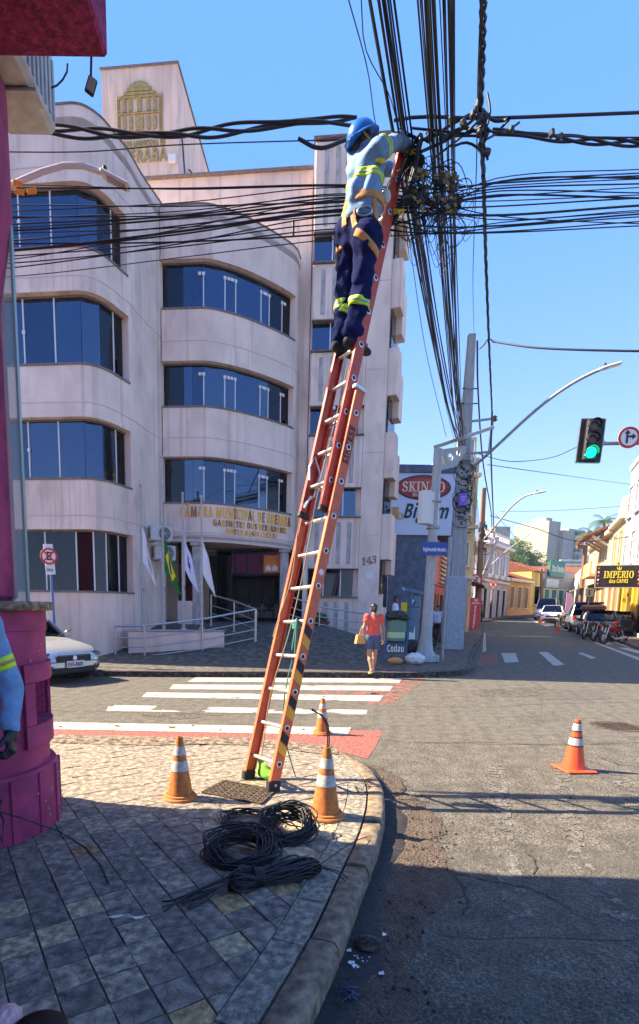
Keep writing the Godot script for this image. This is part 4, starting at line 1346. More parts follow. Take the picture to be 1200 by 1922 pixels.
# ---------------------------------------------------------------- signed distance bodies
class Blob:
	var a := PackedVector3Array(); var d := PackedVector3Array(); var il := PackedFloat32Array(); var ra := PackedFloat32Array(); var rb := PackedFloat32Array()
	var k := 0.03
	var wr := 0.0
	var cp := PackedVector3Array(); var cn := PackedVector3Array()
	var lo := Vector3.ONE * 1e9; var hi := Vector3.ONE * -1e9
	func bone(p: Vector3, q: Vector3, r0: float, r1: float) -> Blob:
		a.append(p); d.append(q - p); il.append(1.0 / maxf((q - p).length_squared(), 1e-9)); ra.append(r0); rb.append(r1 - r0)
		for w in [[p, r0], [q, r1]]:
			lo = lo.min(w[0] - Vector3.ONE * (w[1] + 0.03)); hi = hi.max(w[0] + Vector3.ONE * (w[1] + 0.03))
		return self
	func clip(p: Vector3, n: Vector3) -> Blob:      # keeps the side that n points away from
		cp.append(p); cn.append(n.normalized())
		return self
	func at(p: Vector3) -> float:
		var r := 1e9
		for j in a.size():
			var w := p - a[j]
			var t := clampf(w.dot(d[j]) * il[j], 0.0, 1.0)
			var e := (w - d[j] * t).length() - ra[j] - rb[j] * t
			var h := k - absf(e - r)
			r = minf(e, r)
			if h > 0.0: r -= h * h / (4.0 * k)
		if wr > 0.0: r += wr * (sin(p.y * 46.0 + 3.2 * sin(p.x * 17.0 + p.y * 7.0) + 2.5 * sin(p.z * 21.0)) * 0.6 + 0.7 * sin(p.x * 38.0 - p.y * 25.0 + 2.0 * sin(p.z * 26.0 + p.y * 11.0)))
		for j in cp.size(): r = maxf(r, (p - cp[j]).dot(cn[j]))
		return r
	func mesh_into(mb: MB, cell: float) -> void:
		var n := Vector3i(((hi - lo) / cell).ceil()) + Vector3i.ONE * 2
		var o := lo - Vector3.ONE * cell * 0.5
		var val := PackedFloat32Array(); val.resize(n.x * n.y * n.z); val.fill(9.0)
		var act := []
		var B := 4
		for bx in range(0, n.x, B):
			for by in range(0, n.y, B):
				for bz in range(0, n.z, B):
					var c := at(o + Vector3(bx + 1.5, by + 1.5, bz + 1.5) * cell)
					var near := absf(c) < cell * 4.6 + k
					if near: act.append(Vector3i(bx, by, bz))
					for x in range(bx, mini(bx + B, n.x)):
						for y in range(by, mini(by + B, n.y)):
							var w := (x * n.y + y) * n.z
							for z in range(bz, mini(bz + B, n.z)):
								val[w + z] = at(o + Vector3(x, y, z) * cell) if near else c
		var id := {}
		var vs := PackedVector3Array()
		var sy := n.z; var sx := n.y * n.z
		var off := [0, 1, sy, sy + 1, sx, sx + 1, sx + sy, sx + sy + 1]
		var pos := [Vector3(0, 0, 0), Vector3(0, 0, 1), Vector3(0, 1, 0), Vector3(0, 1, 1), Vector3(1, 0, 0), Vector3(1, 0, 1), Vector3(1, 1, 0), Vector3(1, 1, 1)]
		var ed := [[0, 1], [2, 3], [4, 5], [6, 7], [0, 2], [1, 3], [4, 6], [5, 7], [0, 4], [1, 5], [2, 6], [3, 7]]
		for b in act:
			for x in range(maxi(b.x - 1, 0), mini(b.x + B, n.x - 1)):
				for y in range(maxi(b.y - 1, 0), mini(b.y + B, n.y - 1)):
					for z in range(maxi(b.z - 1, 0), mini(b.z + B, n.z - 1)):
						var w := x * sx + y * sy + z
						if id.has(w): continue
						var neg := 0
						for q in off: neg += int(val[w + q] < 0.0)
						if neg == 0 or neg == 8: continue
						var s := Vector3.ZERO; var m := 0
						for e in ed:
							var f: float = val[w + off[e[0]]]; var g: float = val[w + off[e[1]]]
							if (f < 0.0) != (g < 0.0):
								s += pos[e[0]].lerp(pos[e[1]], f / (f - g)); m += 1
						id[w] = vs.size()
						vs.append(o + (Vector3(x, y, z) + s / m) * cell)
		var nn := PackedVector3Array(); nn.resize(vs.size())
		var base := mb.v.size()
		var step := [sx, sy, 1]
		for w in id:
			for ax in 3:
				# the edge from node w along the axis is shared by four cells
				var u: int = step[(ax + 1) % 3]; var v: int = step[(ax + 2) % 3]
				var f := val[w]; var g := val[w + step[ax]]
				if (f < 0.0) == (g < 0.0): continue
				if not (id.has(w - u) and id.has(w - v) and id.has(w - u - v)): continue
				var q := [id[w - u - v], id[w - v], id[w], id[w - u]]
				if f >= 0.0: q = [q[3], q[2], q[1], q[0]]
				var m := (vs[q[2]] - vs[q[0]]).cross(vs[q[3]] - vs[q[1]])
				for z in q: nn[z] += m
				mb.i.append_array([base + q[0], base + q[2], base + q[1], base + q[0], base + q[3], base + q[2]])
		for z in vs.size():
			mb.v.append(vs[z]); mb.n.append(nn[z].normalized() if nn[z].length_squared() > 0 else Vector3.UP)

func blob_part(o: Node3D, called: String, b: Blob, cell: float, m: Material) -> MeshInstance3D:
	var mb := MB.new()
	b.mesh_into(mb, cell)
	return part(o, called, mb, m, true)

# palm, four fingers and a thumb; 'along' from the wrist, 'palm' the way the palm faces, curl 0..1
func hand(mb: MB, wrist: Vector3, along: Vector3, palm: Vector3, curl: float, s: float, cell: float, thumb_side: float, fat := 1.0) -> void:
	var f := along.normalized()
	var p := (palm - f * palm.dot(f)).normalized()
	var sd := f.cross(p) * thumb_side
	var b := Blob.new(); b.k = 0.008 * s
	b.bone(wrist - f * 0.02 * s, wrist + f * 0.03 * s, 0.026 * s * fat, 0.024 * s * fat)
	for k in 4:
		var off := sd * (0.028 - 0.0187 * k) * s
		b.bone(wrist + f * 0.02 * s + off * 0.7, wrist + f * 0.085 * s + off, 0.014 * s * fat, 0.012 * s * fat)
		var q := wrist + f * 0.085 * s + off
		var dir := f
		var lens: Array = [[0.038, 0.024, 0.02], [0.043, 0.028, 0.021], [0.04, 0.026, 0.02], [0.031, 0.02, 0.018]][k]
		for j in 3:
			dir = (dir.rotated(f.cross(p).normalized(), curl * 0.85 + 0.08 * k * curl + 0.12)).normalized()
			b.bone(q, q + dir * lens[j] * s, (0.0095 - 0.0008 * j) * s * fat, (0.0088 - 0.0009 * j) * s * fat)
			q += dir * lens[j] * s
	var t0 := wrist + f * 0.025 * s + sd * 0.024 * s
	var td := (f * 0.7 + sd * 0.75 + p * 0.25).normalized()
	b.bone(t0, t0 + td * 0.042 * s, 0.0135 * s * fat, 0.0115 * s * fat)
	var td2 := (td + f * 0.5 + p * curl * 0.8).normalized()
	b.bone(t0 + td * 0.042 * s, t0 + (td * 0.042 + td2 * 0.032) * s, 0.0105 * s * fat, 0.0085 * s * fat)
	b.mesh_into(mb, cell)

# ---------------------------------------------------------------- extension ladder
var lad: Transform3D
func build_ladder() -> void:
	mat("ladder_orange", Color(0.80, 0.155, 0.05), 0.5, 0, "plain", Vector3(2, 2, 2))
	mat("ladder_red", Color(0.64, 0.08, 0.035), 0.4, 0, "plain", Vector3(2, 2, 2))
	mat("rung_alu", Color(0.70, 0.68, 0.63), 0.35, 0.6)
	mat("sticker_yellow", Color(0.78, 0.40, 0.03), 0.6)
	var d := Vector3(0.2, 0.962, -0.186).normalized()
	var w := Vector3(-0.53, 0, -0.848); w = (w - d * w.dot(d)).normalized()
	lad = Transform3D(Basis(-w, d, d.cross(w)), Vector3(0.017, 0, -4.336) + w * 0.22)
	var o := thing("extension_ladder", Vector3(-0.1, 0, -4.52), 0.0, "orange fibreglass extension ladder with silver rungs leaning up to the cables", "ladder")
	for sec in 2:
		var low := sec == 0
		var y0 := 0.03 if low else 2.42
		var y1 := 3.5 if low else 5.66
		var hx := 0.22 if low else 0.163
		var z := 0.0 if low else 0.062
		var m: Material = M.ladder_orange if low else M.ladder_red
		for s in [-1.0, 1.0]:
			var rail := MB.new()
			var lip := 0.034
			var prof := PackedVector2Array([Vector2(0, -0.046), Vector2(0.003, -0.048), Vector2(lip, -0.048), Vector2(lip, -0.042), Vector2(0.006, -0.041), Vector2(0.006, 0.041), Vector2(lip, 0.042), Vector2(lip, 0.048), Vector2(0.003, 0.048), Vector2(0, 0.046)])
			var pg := PackedVector2Array()
			for q in prof: pg.append(Vector2((hx - q.x) * s, -(q.y + z)))
			rail.prism(pg, y1 - y0, lad * Transform3D(Basis(Vector3.RIGHT, -PI / 2), Vector3(0, y0, 0)))
			var rp := part(o, "rail", rail, m, true)
			if low:
				var sh := MB.new()
				sh.box(lad * Transform3D(Basis(Vector3.RIGHT, 0.16), Vector3((hx - 0.016) * s, 0.045, 0)), Vector3(0.058, 0.10, 0.115), 0.008); part(o, "rubber_foot", sh, M.rubber, true)
				sh = MB.new(); sh.lathe(PackedVector2Array([Vector2(0, 0.006), Vector2(0.011, 0.005), Vector2(0.013, 0)]), lad * Transform3D(Basis(Vector3.BACK, -PI / 2 * s), Vector3((hx + 0.0135) * s, 0.06, 0)), 10); part(o, "foot_bolt", sh, M.steel, true)
				var cap := MB.new(); cap.box(lad * Transform3D(Basis(Vector3.BACK, 0.0), Vector3((hx - 0.012) * s, 3.5, 0.01)), Vector3(0.05, 0.035, 0.125), 0.006); part(o, "guide_bracket", cap, M.rung_alu, true)
			else:
				var cap := MB.new(); cap.box(lad * Transform3D(Basis(), Vector3((hx - 0.015) * s, y0, z)), Vector3(0.045, 0.05, 0.105), 0.006); part(o, "end_cap", cap, M.black, true)
		var nr := 11 if low else 10
		for k in nr:
			var y := (0.235 if low else 2.675) + 0.305 * k
			var rg := MB.new()
			rg.tube(PackedVector3Array([lad * Vector3(-hx + 0.006, y, z), lad * Vector3(hx - 0.006, y, z)]), 0.0165, 10); part(o, "rung", rg, M.rung_alu, true)
			for s in [-1.0, 1.0]:
				var t := lad * Transform3D(Basis(Vector3.BACK, -PI / 2 * s), Vector3(hx * s, y, z))
				var rn := MB.new(); rn.lathe(PackedVector2Array([Vector2(0.026, 0.0), Vector2(0.026, 0.004), Vector2(0.018, 0.006), Vector2(0.016, 0.001)]), t, 14)
				var rr := part(o, "rung_flare", rn, M.rung_alu, true)
				var hole := MB.new(); hole.lathe(PackedVector2Array([Vector2(0.0165, 0.0015), Vector2(0.0, 0.0016)]), t, 12); part(o, "rung_hole", hole, M.black, true)
	# hazard stickers down the right-hand rail
	for k in 4:
		for c in 2:
			var y := 0.385 + 0.305 * k - 0.0 + (0.065 if c == 1 else -0.03)
			var st := MB.new()
			st.prism(PackedVector2Array([Vector2(-0.04, y - 0.015), Vector2(0.04, y - 0.06), Vector2(0.04, y + 0.02), Vector2(-0.04, y + 0.065)]), 0.0012, lad * Transform3D(Basis(Vector3.UP, PI / 2), Vector3(0.2202, 0, 0)))
			part(o, "hazard_sticker", st, M.sticker_yellow if c == 0 else M.black, true)
	var inv := o.global_transform.affine_inverse()
	var tt := lad * Transform3D(Basis(Vector3.UP, PI / 2) * Basis(Vector3.BACK, PI / 2), Vector3(0.2215, 3.0, 0))
	words(o, "lettering", "SÍNTESE", 0.05, 0.002, M.black, inv * tt, "Droid Sans", true, 1.25)
	for e in [[0, 0.034, 0.30, 0.003], [0, -0.034, 0.30, 0.003], [0.15, 0, 0.003, 0.071], [-0.15, 0, 0.003, 0.071]]:
		var fr := MB.new(); fr.box(lad * Transform3D(Basis(Vector3.UP, PI / 2) * Basis(Vector3.BACK, PI / 2), Vector3(0.2212, 3.0, 0)) * Transform3D(Basis(), Vector3(e[0], e[1], 0)), Vector3(e[2], e[3], 0.0015)); part(o, "label_border", fr, M.black, true)
	var stk := MB.new(); stk.lathe(PackedVector2Array([Vector2(0.026, 0.0), Vector2(0.0, 0.002)]), lad * Transform3D(Basis(Vector3.BACK, -PI / 2), Vector3(0.2204, 1.88, 0)), 12); part(o, "round_sticker", stk, M.white, true)
	# rung locks and the pulley line
	for s in [-1.0]:
		var lk := MB.new()
		lk.tube(PackedVector3Array([lad * Vector3(0.12 * s, 2.6, 0.02), lad * Vector3(0.12 * s, 2.82, 0.0), lad * Vector3(0.13 * s, 2.95, 0.09), lad * Vector3(0.13 * s, 2.84, 0.12), lad * Vector3(0.10 * s, 2.72, 0.11)]), 0.011, 7)
		lk.tube(PackedVector3Array([lad * Vector3(0.12 * s, 2.6, 0.03), lad * Vector3(0.14 * s, 2.5, 0.1), lad * Vector3(0.10 * s, 2.46, 0.1), lad * Vector3(0.12 * s, 2.6, 0.05)]), 0.010, 7); part(o, "rung_lock", lk, M.rung_alu, true)
	var line := MB.new()
	var lp := PackedVector3Array()
	for k in 40:
		var y := 0.25 + 3.55 * k / 39.0
		lp.append(lad * Vector3(-0.03 - 0.02 * sin(y * 2.0) + 0.05 * clampf(1.0 - y / 1.5, 0, 1) * sin(y * 5.0), y, 0.03 + 0.02 * sin(y * 3.0)))
	line.tube(lp, 0.006, 6); part(o, "pull_line", line, mat("rope_tan", Color(0.30, 0.24, 0.14), 0.95), true)
	line = MB.new(); lp = PackedVector3Array()
	for k in 30:
		var y := 1.3 + 2.3 * k / 29.0
		lp.append(lad * Vector3(-0.17 + 0.015 * sin(y * 4.0), y, 0.055 + 0.02 * sin(y * 6.0)))
	line.tube(lp, 0.006, 6); part(o, "pull_line", line, M.rope_tan, true)
	# green rope tied to a rung
	var rope := MB.new()
	var k0 := lad * Vector3(0.06, 1.455, 0.03)
	for k in 7:
		var p := PackedVector3Array()
		var ln := rnd(0.22, 0.42); var sp := rnd(-0.05, 0.05)
		for j in 17:
			var a := PI * j / 16.0
			p.append(k0 + Vector3(-0.03 * sin(a) * (k - 3) * 0.5 + sp * sin(a), -ln * sin(a) * 0.9 + 0.02, 0.02 * cos(a) + 0.01 * k - 0.02))
		rope.tube(p, 0.007, 6)
	for k in 5:
		var p := PackedVector3Array()
		for j in 13: p.append(k0 + Vector3(cos(TAU * j / 12) * 0.03, -0.01 - 0.014 * k, sin(TAU * j / 12) * 0.026))
		rope.tube(p, 0.008, 6, false)
	var tail := PackedVector3Array()
	for j in 24:
		var t := j / 23.0
		tail.append((k0 + Vector3(-0.02, -0.3, 0.03)).lerp(Vector3(0.22, 0.005, -4.75), t) + Vector3(-0.10 * sin(t * PI), 0, 0))
	rope.tube(tail, 0.006, 6)
	solo("tied_rope", rope, mat("rope_green", Color(0.08, 0.26, 0.21), 0.9), "green rope knotted round a ladder rung with its tail hanging to the ground", "rope")
	# lime green cloth at the foot
	var cl := MB.new()
	var rows := []
	var c0 := lad * Vector3(-0.18, 0.26, -0.01); var c1 := lad * Vector3(0.20, 0.14, -0.05)
	for u in 13:
		var r := PackedVector3Array()
		for v in 11:
			var fu := u / 12.0; var fv := v / 10.0
			var q := c0.lerp(c1, fu)
			r.append(Vector3(q.x + 0.02 * sin(fu * 9 + fv * 3), maxf(lerpf(q.y, 0.012 + 0.01 * sin(fu * 12), fv * (0.9 + 0.3 * sin(fu * 3.0))), 0.008), q.z - 0.10 * fv * fv + 0.02 * sin(fv * 8 + fu * 5)))
		rows.append(r)
	cl.loft(rows)
	var gm := mat("lime_cloth", Color(0.18, 0.55, 0.05), 0.85); gm.cull_mode = BaseMaterial3D.CULL_DISABLED
	solo("green_cloth", cl, gm, "lime green cloth hanging at the foot of the ladder", "cloth")

# a band hugging a body: between two planes 2*half apart round c across axis
func hug(o: Node3D, called: String, src: Blob, grow: float, c: Vector3, axis: Vector3, half: float, m: Material, cell := 0.008, extra := [], reach := 0.34) -> void:
	var b := Blob.new(); b.k = src.k; b.wr = src.wr
	for j in src.a.size(): b.bone(src.a[j], src.a[j] + src.d[j], src.ra[j] + grow, src.ra[j] + src.rb[j] + grow)
	var n := axis.normalized()
	b.clip(c + n * half, n); b.clip(c - n * half, -n)
	for e in extra: b.clip(e[0], e[1])
	# keep the grid near the band
	b.lo = b.lo.max(c - Vector3.ONE * reach); b.hi = b.hi.min(c + Vector3.ONE * reach)
	blob_part(o, called, b, cell, m)

func build_worker() -> void:
	var shirt := mat("shirt_blue", Color(0.19, 0.34, 0.54), 0.9, 0, "plain", Vector3.ONE * 3, "cloth_n", 0.5)
	var navy := mat("trouser_navy", Color(0.016, 0.022, 0.085), 0.95, 0, "plain", Vector3.ONE * 3, "cloth_n", 0.4)
	navy.metallic_specular = 0.15
	var lime := mat("band_lime", Color(0.50, 0.78, 0.03), 0.6)
	var silver := mat("band_silver", Color(0.30, 0.33, 0.30), 0.5)
	var webbing := mat("webbing", Color(0.60, 0.30, 0.12), 0.9, 0, "plain", Vector3.ONE * 8)
	var ank_l := P(638, 645, -5.28); var ank_r := P(660, 636, -5.12)
	var kn_l := P(649, 545, -5.27); var kn_r := P(678, 545, -5.10)
	var hip_l := P(656, 440, -5.27); var hip_r := P(690, 446, -5.08)
	var hips := (hip_l + hip_r) / 2 + Vector3(0, 0.03, 0)
	var waist := P(683, 388, -5.16)
	var chest := P(686, 318, -5.17)
	var sh_r := P(710, 282, -5.03); var sh_l := P(668, 300, -5.33)
	var neck := P(690, 280, -5.20)
	var el_r := P(752, 262, -5.30); var wr_r := P(778, 290, -5.50)
	var el_l := P(712, 318, -5.62); var wr_l := P(752, 318, -5.68)
	var fwd := Vector3(0.8, -0.1, -0.5).normalized()
	var o := thing("person", (ank_l + ank_r) / 2 - Vector3(0, 0.09, 0), 0.0, "person in blue helmet, pale blue shirt and navy trousers standing on the ladder", "person")
	var hup := Vector3(-0.45, 0.86, 0.18).normalized()
	var head := P(683, 268, -5.22)
	var body := Blob.new(); body.k = 0.04
	body.bone(hip_l, hip_r, 0.10, 0.10).bone(hips, waist, 0.105, 0.098).bone(waist, chest, 0.10, 0.11).bone(chest, sh_l, 0.09, 0.05).bone(chest, sh_r, 0.09, 0.05).bone(chest, neck, 0.09, 0.05)
	body.bone(neck, head, 0.05, 0.05).bone(head + hup * 0.04, head - hup * 0.05, 0.082, 0.062).bone(head - hup * 0.04 + fwd * 0.05, head - hup * 0.02 + fwd * 0.09, 0.02, 0.014)
	body.bone(sh_r, el_r, 0.045, 0.037).bone(el_r, wr_r, 0.037, 0.026).bone(sh_l, el_l, 0.045, 0.037).bone(el_l, wr_l, 0.037, 0.026)
	body.bone(hip_l, kn_l, 0.078, 0.055).bone(kn_l, ank_l, 0.055, 0.038).bone(hip_r, kn_r, 0.078, 0.055).bone(kn_r, ank_r, 0.055, 0.038)
	body.bone(ank_l, ank_l + fwd * 0.16, 0.035, 0.025).bone(ank_r, ank_r + fwd * 0.16, 0.035, 0.025)
	var mb := MB.new(); body.mesh_into(mb, 0.014)
	part(o, "body", mb, M.skin2, true)
	# shirt
	var sb := Blob.new(); sb.k = 0.05
	var side := (sh_r - sh_l).normalized() * 0.055
	sb.bone(waist - side, chest - side * 1.3, 0.118, 0.115).bone(waist + side, chest + side * 1.3, 0.118, 0.115).bone(chest - side, sh_l, 0.11, 0.07).bone(chest + side, sh_r, 0.11, 0.07).bone(chest, neck, 0.10, 0.06)
	sb.bone(sh_r, el_r, 0.072, 0.058).bone(el_r, wr_r - (wr_r - el_r) * 0.1, 0.058, 0.046).bone(sh_l, el_l, 0.072, 0.058).bone(el_l, wr_l - (wr_l - el_l) * 0.1, 0.058, 0.046)
	sb.bone(hips - side + Vector3(0, 0.04, 0), waist - side, 0.112, 0.118).bone(hips + side + Vector3(0, 0.04, 0), waist + side, 0.112, 0.118)
	sb.bone(P(662, 400, -5.1), P(668, 350, -5.05), 0.045, 0.05).bone(P(694, 365, -5.02), P(708, 330, -5.0), 0.04, 0.03)    # loose folds
	sb.wr = 0.0075
	sb.clip(P(680, 424, -5.16), Vector3(-0.15, -1, 0))
	blob_part(o, "shirt", sb, 0.011, shirt)
	var col := MB.new(); col.tube(PackedVector3Array([neck - Vector3(0, 0.015, 0), neck + hup * 0.035]), 0.068, 14); part(o, "collar", col, shirt, true)
	# trousers
	var tb := Blob.new(); tb.k = 0.05
	tb.bone(hip_l, hip_r, 0.125, 0.125).bone(hips, waist, 0.12, 0.115).bone(hip_l, kn_l, 0.108, 0.082).bone(kn_l, ank_l + Vector3(0, 0.03, 0), 0.08, 0.072).bone(hip_r, kn_r, 0.108, 0.082).bone(kn_r, ank_r + Vector3(0, 0.03, 0), 0.08, 0.074)
	tb.bone(hip_l + Vector3(-0.03, -0.02, 0.06), hip_l + Vector3(0, -0.1, 0.04), 0.08, 0.07).bone(hip_r + Vector3(-0.03, -0.02, 0.06), hip_r + Vector3(0, -0.1, 0.04), 0.085, 0.07)
	tb.bone(kn_r + Vector3(-0.03, -0.1, 0.03), kn_r + Vector3(0.0, -0.16, 0.04), 0.055, 0.05).bone(ank_r + Vector3(0, 0.06, 0.01), ank_r + Vector3(0.03, 0.05, 0.0), 0.075, 0.06)
	tb.wr = 0.008
	tb.clip(waist + Vector3(0, 0.0, 0), Vector3(0.1, 1, 0))
	blob_part(o, "trousers", tb, 0.011, navy)
	# reflective bands
	for leg in [[kn_l, ank_l], [kn_r, ank_r]]:
		var ax: Vector3 = leg[1] - leg[0]
		var c: Vector3 = leg[0] + ax * 0.30
		var cut_at := [[(kn_l + kn_r) / 2, (hip_r - hip_l) * (1.0 if leg[0] == kn_l else -1.0)]]
		hug(o, "reflective_band", tb, 0.005, c, ax, 0.034, lime, 0.009, cut_at); hug(o, "reflective_stripe", tb, 0.008, c, ax, 0.012, silver, 0.009, cut_at)
	var ab := sb
	var ac := sh_r.lerp(el_r, 0.22)
	hug(o, "reflective_band", ab, 0.006, ac, el_r - sh_r, 0.036, lime, 0.008, [], 0.125); hug(o, "reflective_stripe", ab, 0.009, ac, el_r - sh_r, 0.012, silver, 0.008, [], 0.125)
	var wc := P(690, 350, -5.16)
	var ax2 := (chest - waist).normalized() + Vector3(0.10, 0, 0)
	hug(o, "reflective_band", sb, 0.005, wc, ax2, 0.036, lime, 0.009, [[P(735, 350, -5.3), Vector3(1, 0, 0)]]); hug(o, "reflective_stripe", sb, 0.008, wc, ax2, 0.012, silver, 0.009, [[P(735, 350, -5.3), Vector3(1, 0, 0)]])
	# harness
	var hb := Blob.new(); hb.k = 0.05
	for j in sb.a.size():
		if j in [0, 1, 9, 10]: hb.bone(sb.a[j], sb.a[j] + sb.d[j], sb.ra[j], sb.ra[j] + sb.rb[j])
	hug(o, "harness_belt", hb, 0.014, P(684, 391, -5.16), Vector3(0.08, 1, 0), 0.032, webbing)
	for j in tb.a.size():
		if j in [0, 1, 2, 4, 6, 7]: hb.bone(tb.a[j], tb.a[j] + tb.d[j], tb.ra[j], tb.ra[j] + tb.rb[j])
	var back := Vector3(-0.5, 0, 0.85)
	hug(o, "harness_strap", hb, 0.008, P(664, 410, -5.05), Vector3(0.95, 0.2, 0.2), 0.022, webbing, 0.009, [[P(660, 375, -5.1), Vector3(0, 1, 0)], [P(665, 440, -5.1), Vector3(0, -1, 0)], [hips, -back]])
	hug(o, "harness_strap", hb, 0.008, P(646, 395, -5.15), Vector3(0.95, 0.1, 0.3), 0.022, webbing, 0.009, [[P(660, 360, -5.1), Vector3(0, 1, 0)], [P(650, 425, -5.1), Vector3(0, -1, 0)]])
	hug(o, "harness_strap", hb, 0.008, P(712, 415, -5.02), Vector3(0.9, 0.35, -0.2), 0.024, webbing, 0.009, [[P(715, 390, -5.1), Vector3(0, 1, 0)], [P(706, 440, -5.1), Vector3(0, -1, 0)]])
	var tl := Blob.new(); tl.bone(hip_l, kn_l, 0.108, 0.082)
	hug(o, "leg_strap", tl, 0.009, hip_l.lerp(kn_l, 0.32), Vector3(0.12, 1, 0), 0.028, webbing)
	var tr := Blob.new(); tr.k = 0.05; tr.bone(hip_r, kn_r, 0.108, 0.082).bone(hip_r + Vector3(-0.03, -0.02, 0.06), hip_r + Vector3(0, -0.1, 0.04), 0.085, 0.07)
	hug(o, "leg_strap", tr, 0.009, P(683, 452, -5.02), Vector3(0.75, 1, 0.25), 0.026, webbing)
	var dr := MB.new()
	var ring := PackedVector3Array()
	var dc := P(685, 396, -5.0)
	for j in 21: ring.append(dc + Vector3(cos(TAU * j / 20) * 0.06, sin(TAU * j / 20) * 0.035, 0.01 * cos(TAU * j / 20)))
	dr.tube(ring, 0.007, 6, false); part(o, "harness_ring", dr, M.steel, true)
	# boots
	for a in [ank_l, ank_r]:
		var bb := Blob.new(); bb.k = 0.03
		bb.bone(a + Vector3(0, 0.05, 0), a + Vector3(0, -0.03, 0), 0.058, 0.05).bone(a + Vector3(0, -0.035, 0) - fwd * 0.04, a + fwd * 0.18 + Vector3(0, -0.05, 0), 0.045, 0.04)
		bb.clip(a + Vector3(0, -0.085, 0), Vector3(0, -1, 0))
		blob_part(o, "boot", bb, 0.010, M.rubber)
	# gloves
	var gl := MB.new()
	hand(gl, wr_r, (wr_r - el_r) + Vector3(0.05, 0, -0.05), Vector3(0, -1, 0.2), 1.0, 1.15, 0.005, 1.0, 1.25)
	part(o, "glove", gl, M.black, true)
	gl = MB.new(); hand(gl, wr_l, (wr_l - el_l), Vector3(0, 0.2, 1), 0.9, 1.15, 0.005, 1.0, 1.25); part(o, "glove", gl, M.black, true)
	# helmet
	var hm := mat("helmet_blue", Color(0.015, 0.13, 0.47), 0.28)
	var z := hup.cross(fwd).normalized()
	var hx := z.cross(hup).normalized() * -1.0
	var ht := Transform3D(Basis(hx * 1.12, hup, hx.cross(hup)), head + hup * 0.035)
	var sh := MB.new()
	var prof := PackedVector2Array()
	for k in 10: prof.append(Vector2(0.124 * cos(PI / 2 * k / 9.0), 0.125 * sin(PI / 2 * k / 9.0)))
	sh.lathe(prof, ht, 28)
	sh.lathe(PackedVector2Array([Vector2(0.0, 0.005), Vector2(0.118, 0.0), Vector2(0.124, 0.0)]), ht, 28)
	part(o, "helmet", sh, hm, true)
	var br := MB.new()
	br.lathe(PackedVector2Array([Vector2(0.118, -0.004), Vector2(0.142, -0.012), Vector2(0.144, -0.006), Vector2(0.122, 0.012)]), ht, 28); part(o, "helmet_brim", br, hm, true)
	var pk := MB.new(); pk.ball(Vector3.ZERO, Vector3(0.075, 0.012, 0.085), 14, 6); pk.moved(Transform3D(Basis(hx, hup, hx.cross(hup)), head + hup * 0.03 - hx * -0.12)); part(o, "helmet_peak", pk, hm, true)
	var hr := MB.new(); hr.ball(head - fwd * 0.015 + hup * 0.005, Vector3(0.088, 0.085, 0.088), 14, 8); part(o, "hair", hr, M.hair, true)
	var sp := MB.new(); sp.band(PackedVector3Array([head + hup * 0.02 + Vector3(-0.02, 0, 0.1), head - hup * 0.06 + Vector3(0.03, 0, 0.09), head - hup * 0.11 + fwd * 0.05]), PackedVector3Array([Vector3(0, 0, 1), Vector3(0, 0, 1), Vector3(0.3, -0.5, 0.8)]), 0.018, 0.003); part(o, "chin_strap", sp, webbing, true)
	# what hangs on him and on the ladder head
	var dv := MB.new(); dv.ball(P(726, 368, -5.08), Vector3(0.035, 0.055, 0.022), 16, 10)
	solo("rope_grab", dv, mat("pale_plastic", Color(0.50, 0.52, 0.42), 0.5), "pale oval rope grab clipped to the worker's belt beside the rail", "rope grab")
	var bag := Blob.new(); bag.k = 0.03; bag.bone(P(640, 440, -5.32), P(638, 500, -5.30), 0.05, 0.045).bone(P(650, 395, -5.35), P(640, 440, -5.32), 0.03, 0.05)
	var bm := MB.new(); bag.mesh_into(bm, 0.012)
	solo("tool_bag", bm, M.bag_black, "black tool bag slung behind the worker's left hip", "bag")
	var coil := MB.new()
	for k in 11:
		var p := PackedVector3Array()
		var c := P(757 + rnd(-5, 5), 345 + rnd(-8, 8), -5.38)
		for j in 33:
			var a := TAU * j / 32
			p.append(c + Vector3(cos(a) * 0.055 * (1 + rnd(-0.06, 0.06)) + sin(a) * 0.10, sin(a) * 0.30 * (1 + 0.03 * (k - 5)), 0.04 * cos(a) + 0.012 * (k - 5)))
		coil.tube(p, 0.011, 6, false)
	solo("hung_coil", coil, M.cable, "black hose coil hung over the top of the ladder", "coil")
	var yt := MB.new(); yt.box(Transform3D(Basis(Vector3.BACK, -0.3), P(768, 284, -5.38)), Vector3(0.085, 0.045, 0.03), 0.012)
	for s in [-0.02, 0.02]: yt.bar(P(772, 282, -5.37) + Vector3(0, s * 0.3, 0), P(783, 286, -5.36) + Vector3(0, s, 0), 0.006, 6)
	solo("hand_tool", yt, mat("tool_yellow", Color(0.72, 0.52, 0.02), 0.45), "yellow hand tool gripped at the cable junction", "tool")
	for q in [[713, 300, -5.0], [748, 397, -5.3]]:
		var tie := MB.new()
		for k in 6: tie.tube(PackedVector3Array([P(q[0] - 8, q[1] + rnd(-5, 5), q[2]), P(q[0] + rnd(-4, 4), q[1] + rnd(-6, 6), q[2] + 0.03), P(q[0] + 10, q[1] + rnd(-6, 6), q[2])]), 0.008, 5)
		solo("rope_tie", tie, M.tool_yellow, "yellow cord tied under the worker's arm" if q[0] == 713 else "yellow cord tied to the ladder rail by the worker's hip", "cord")

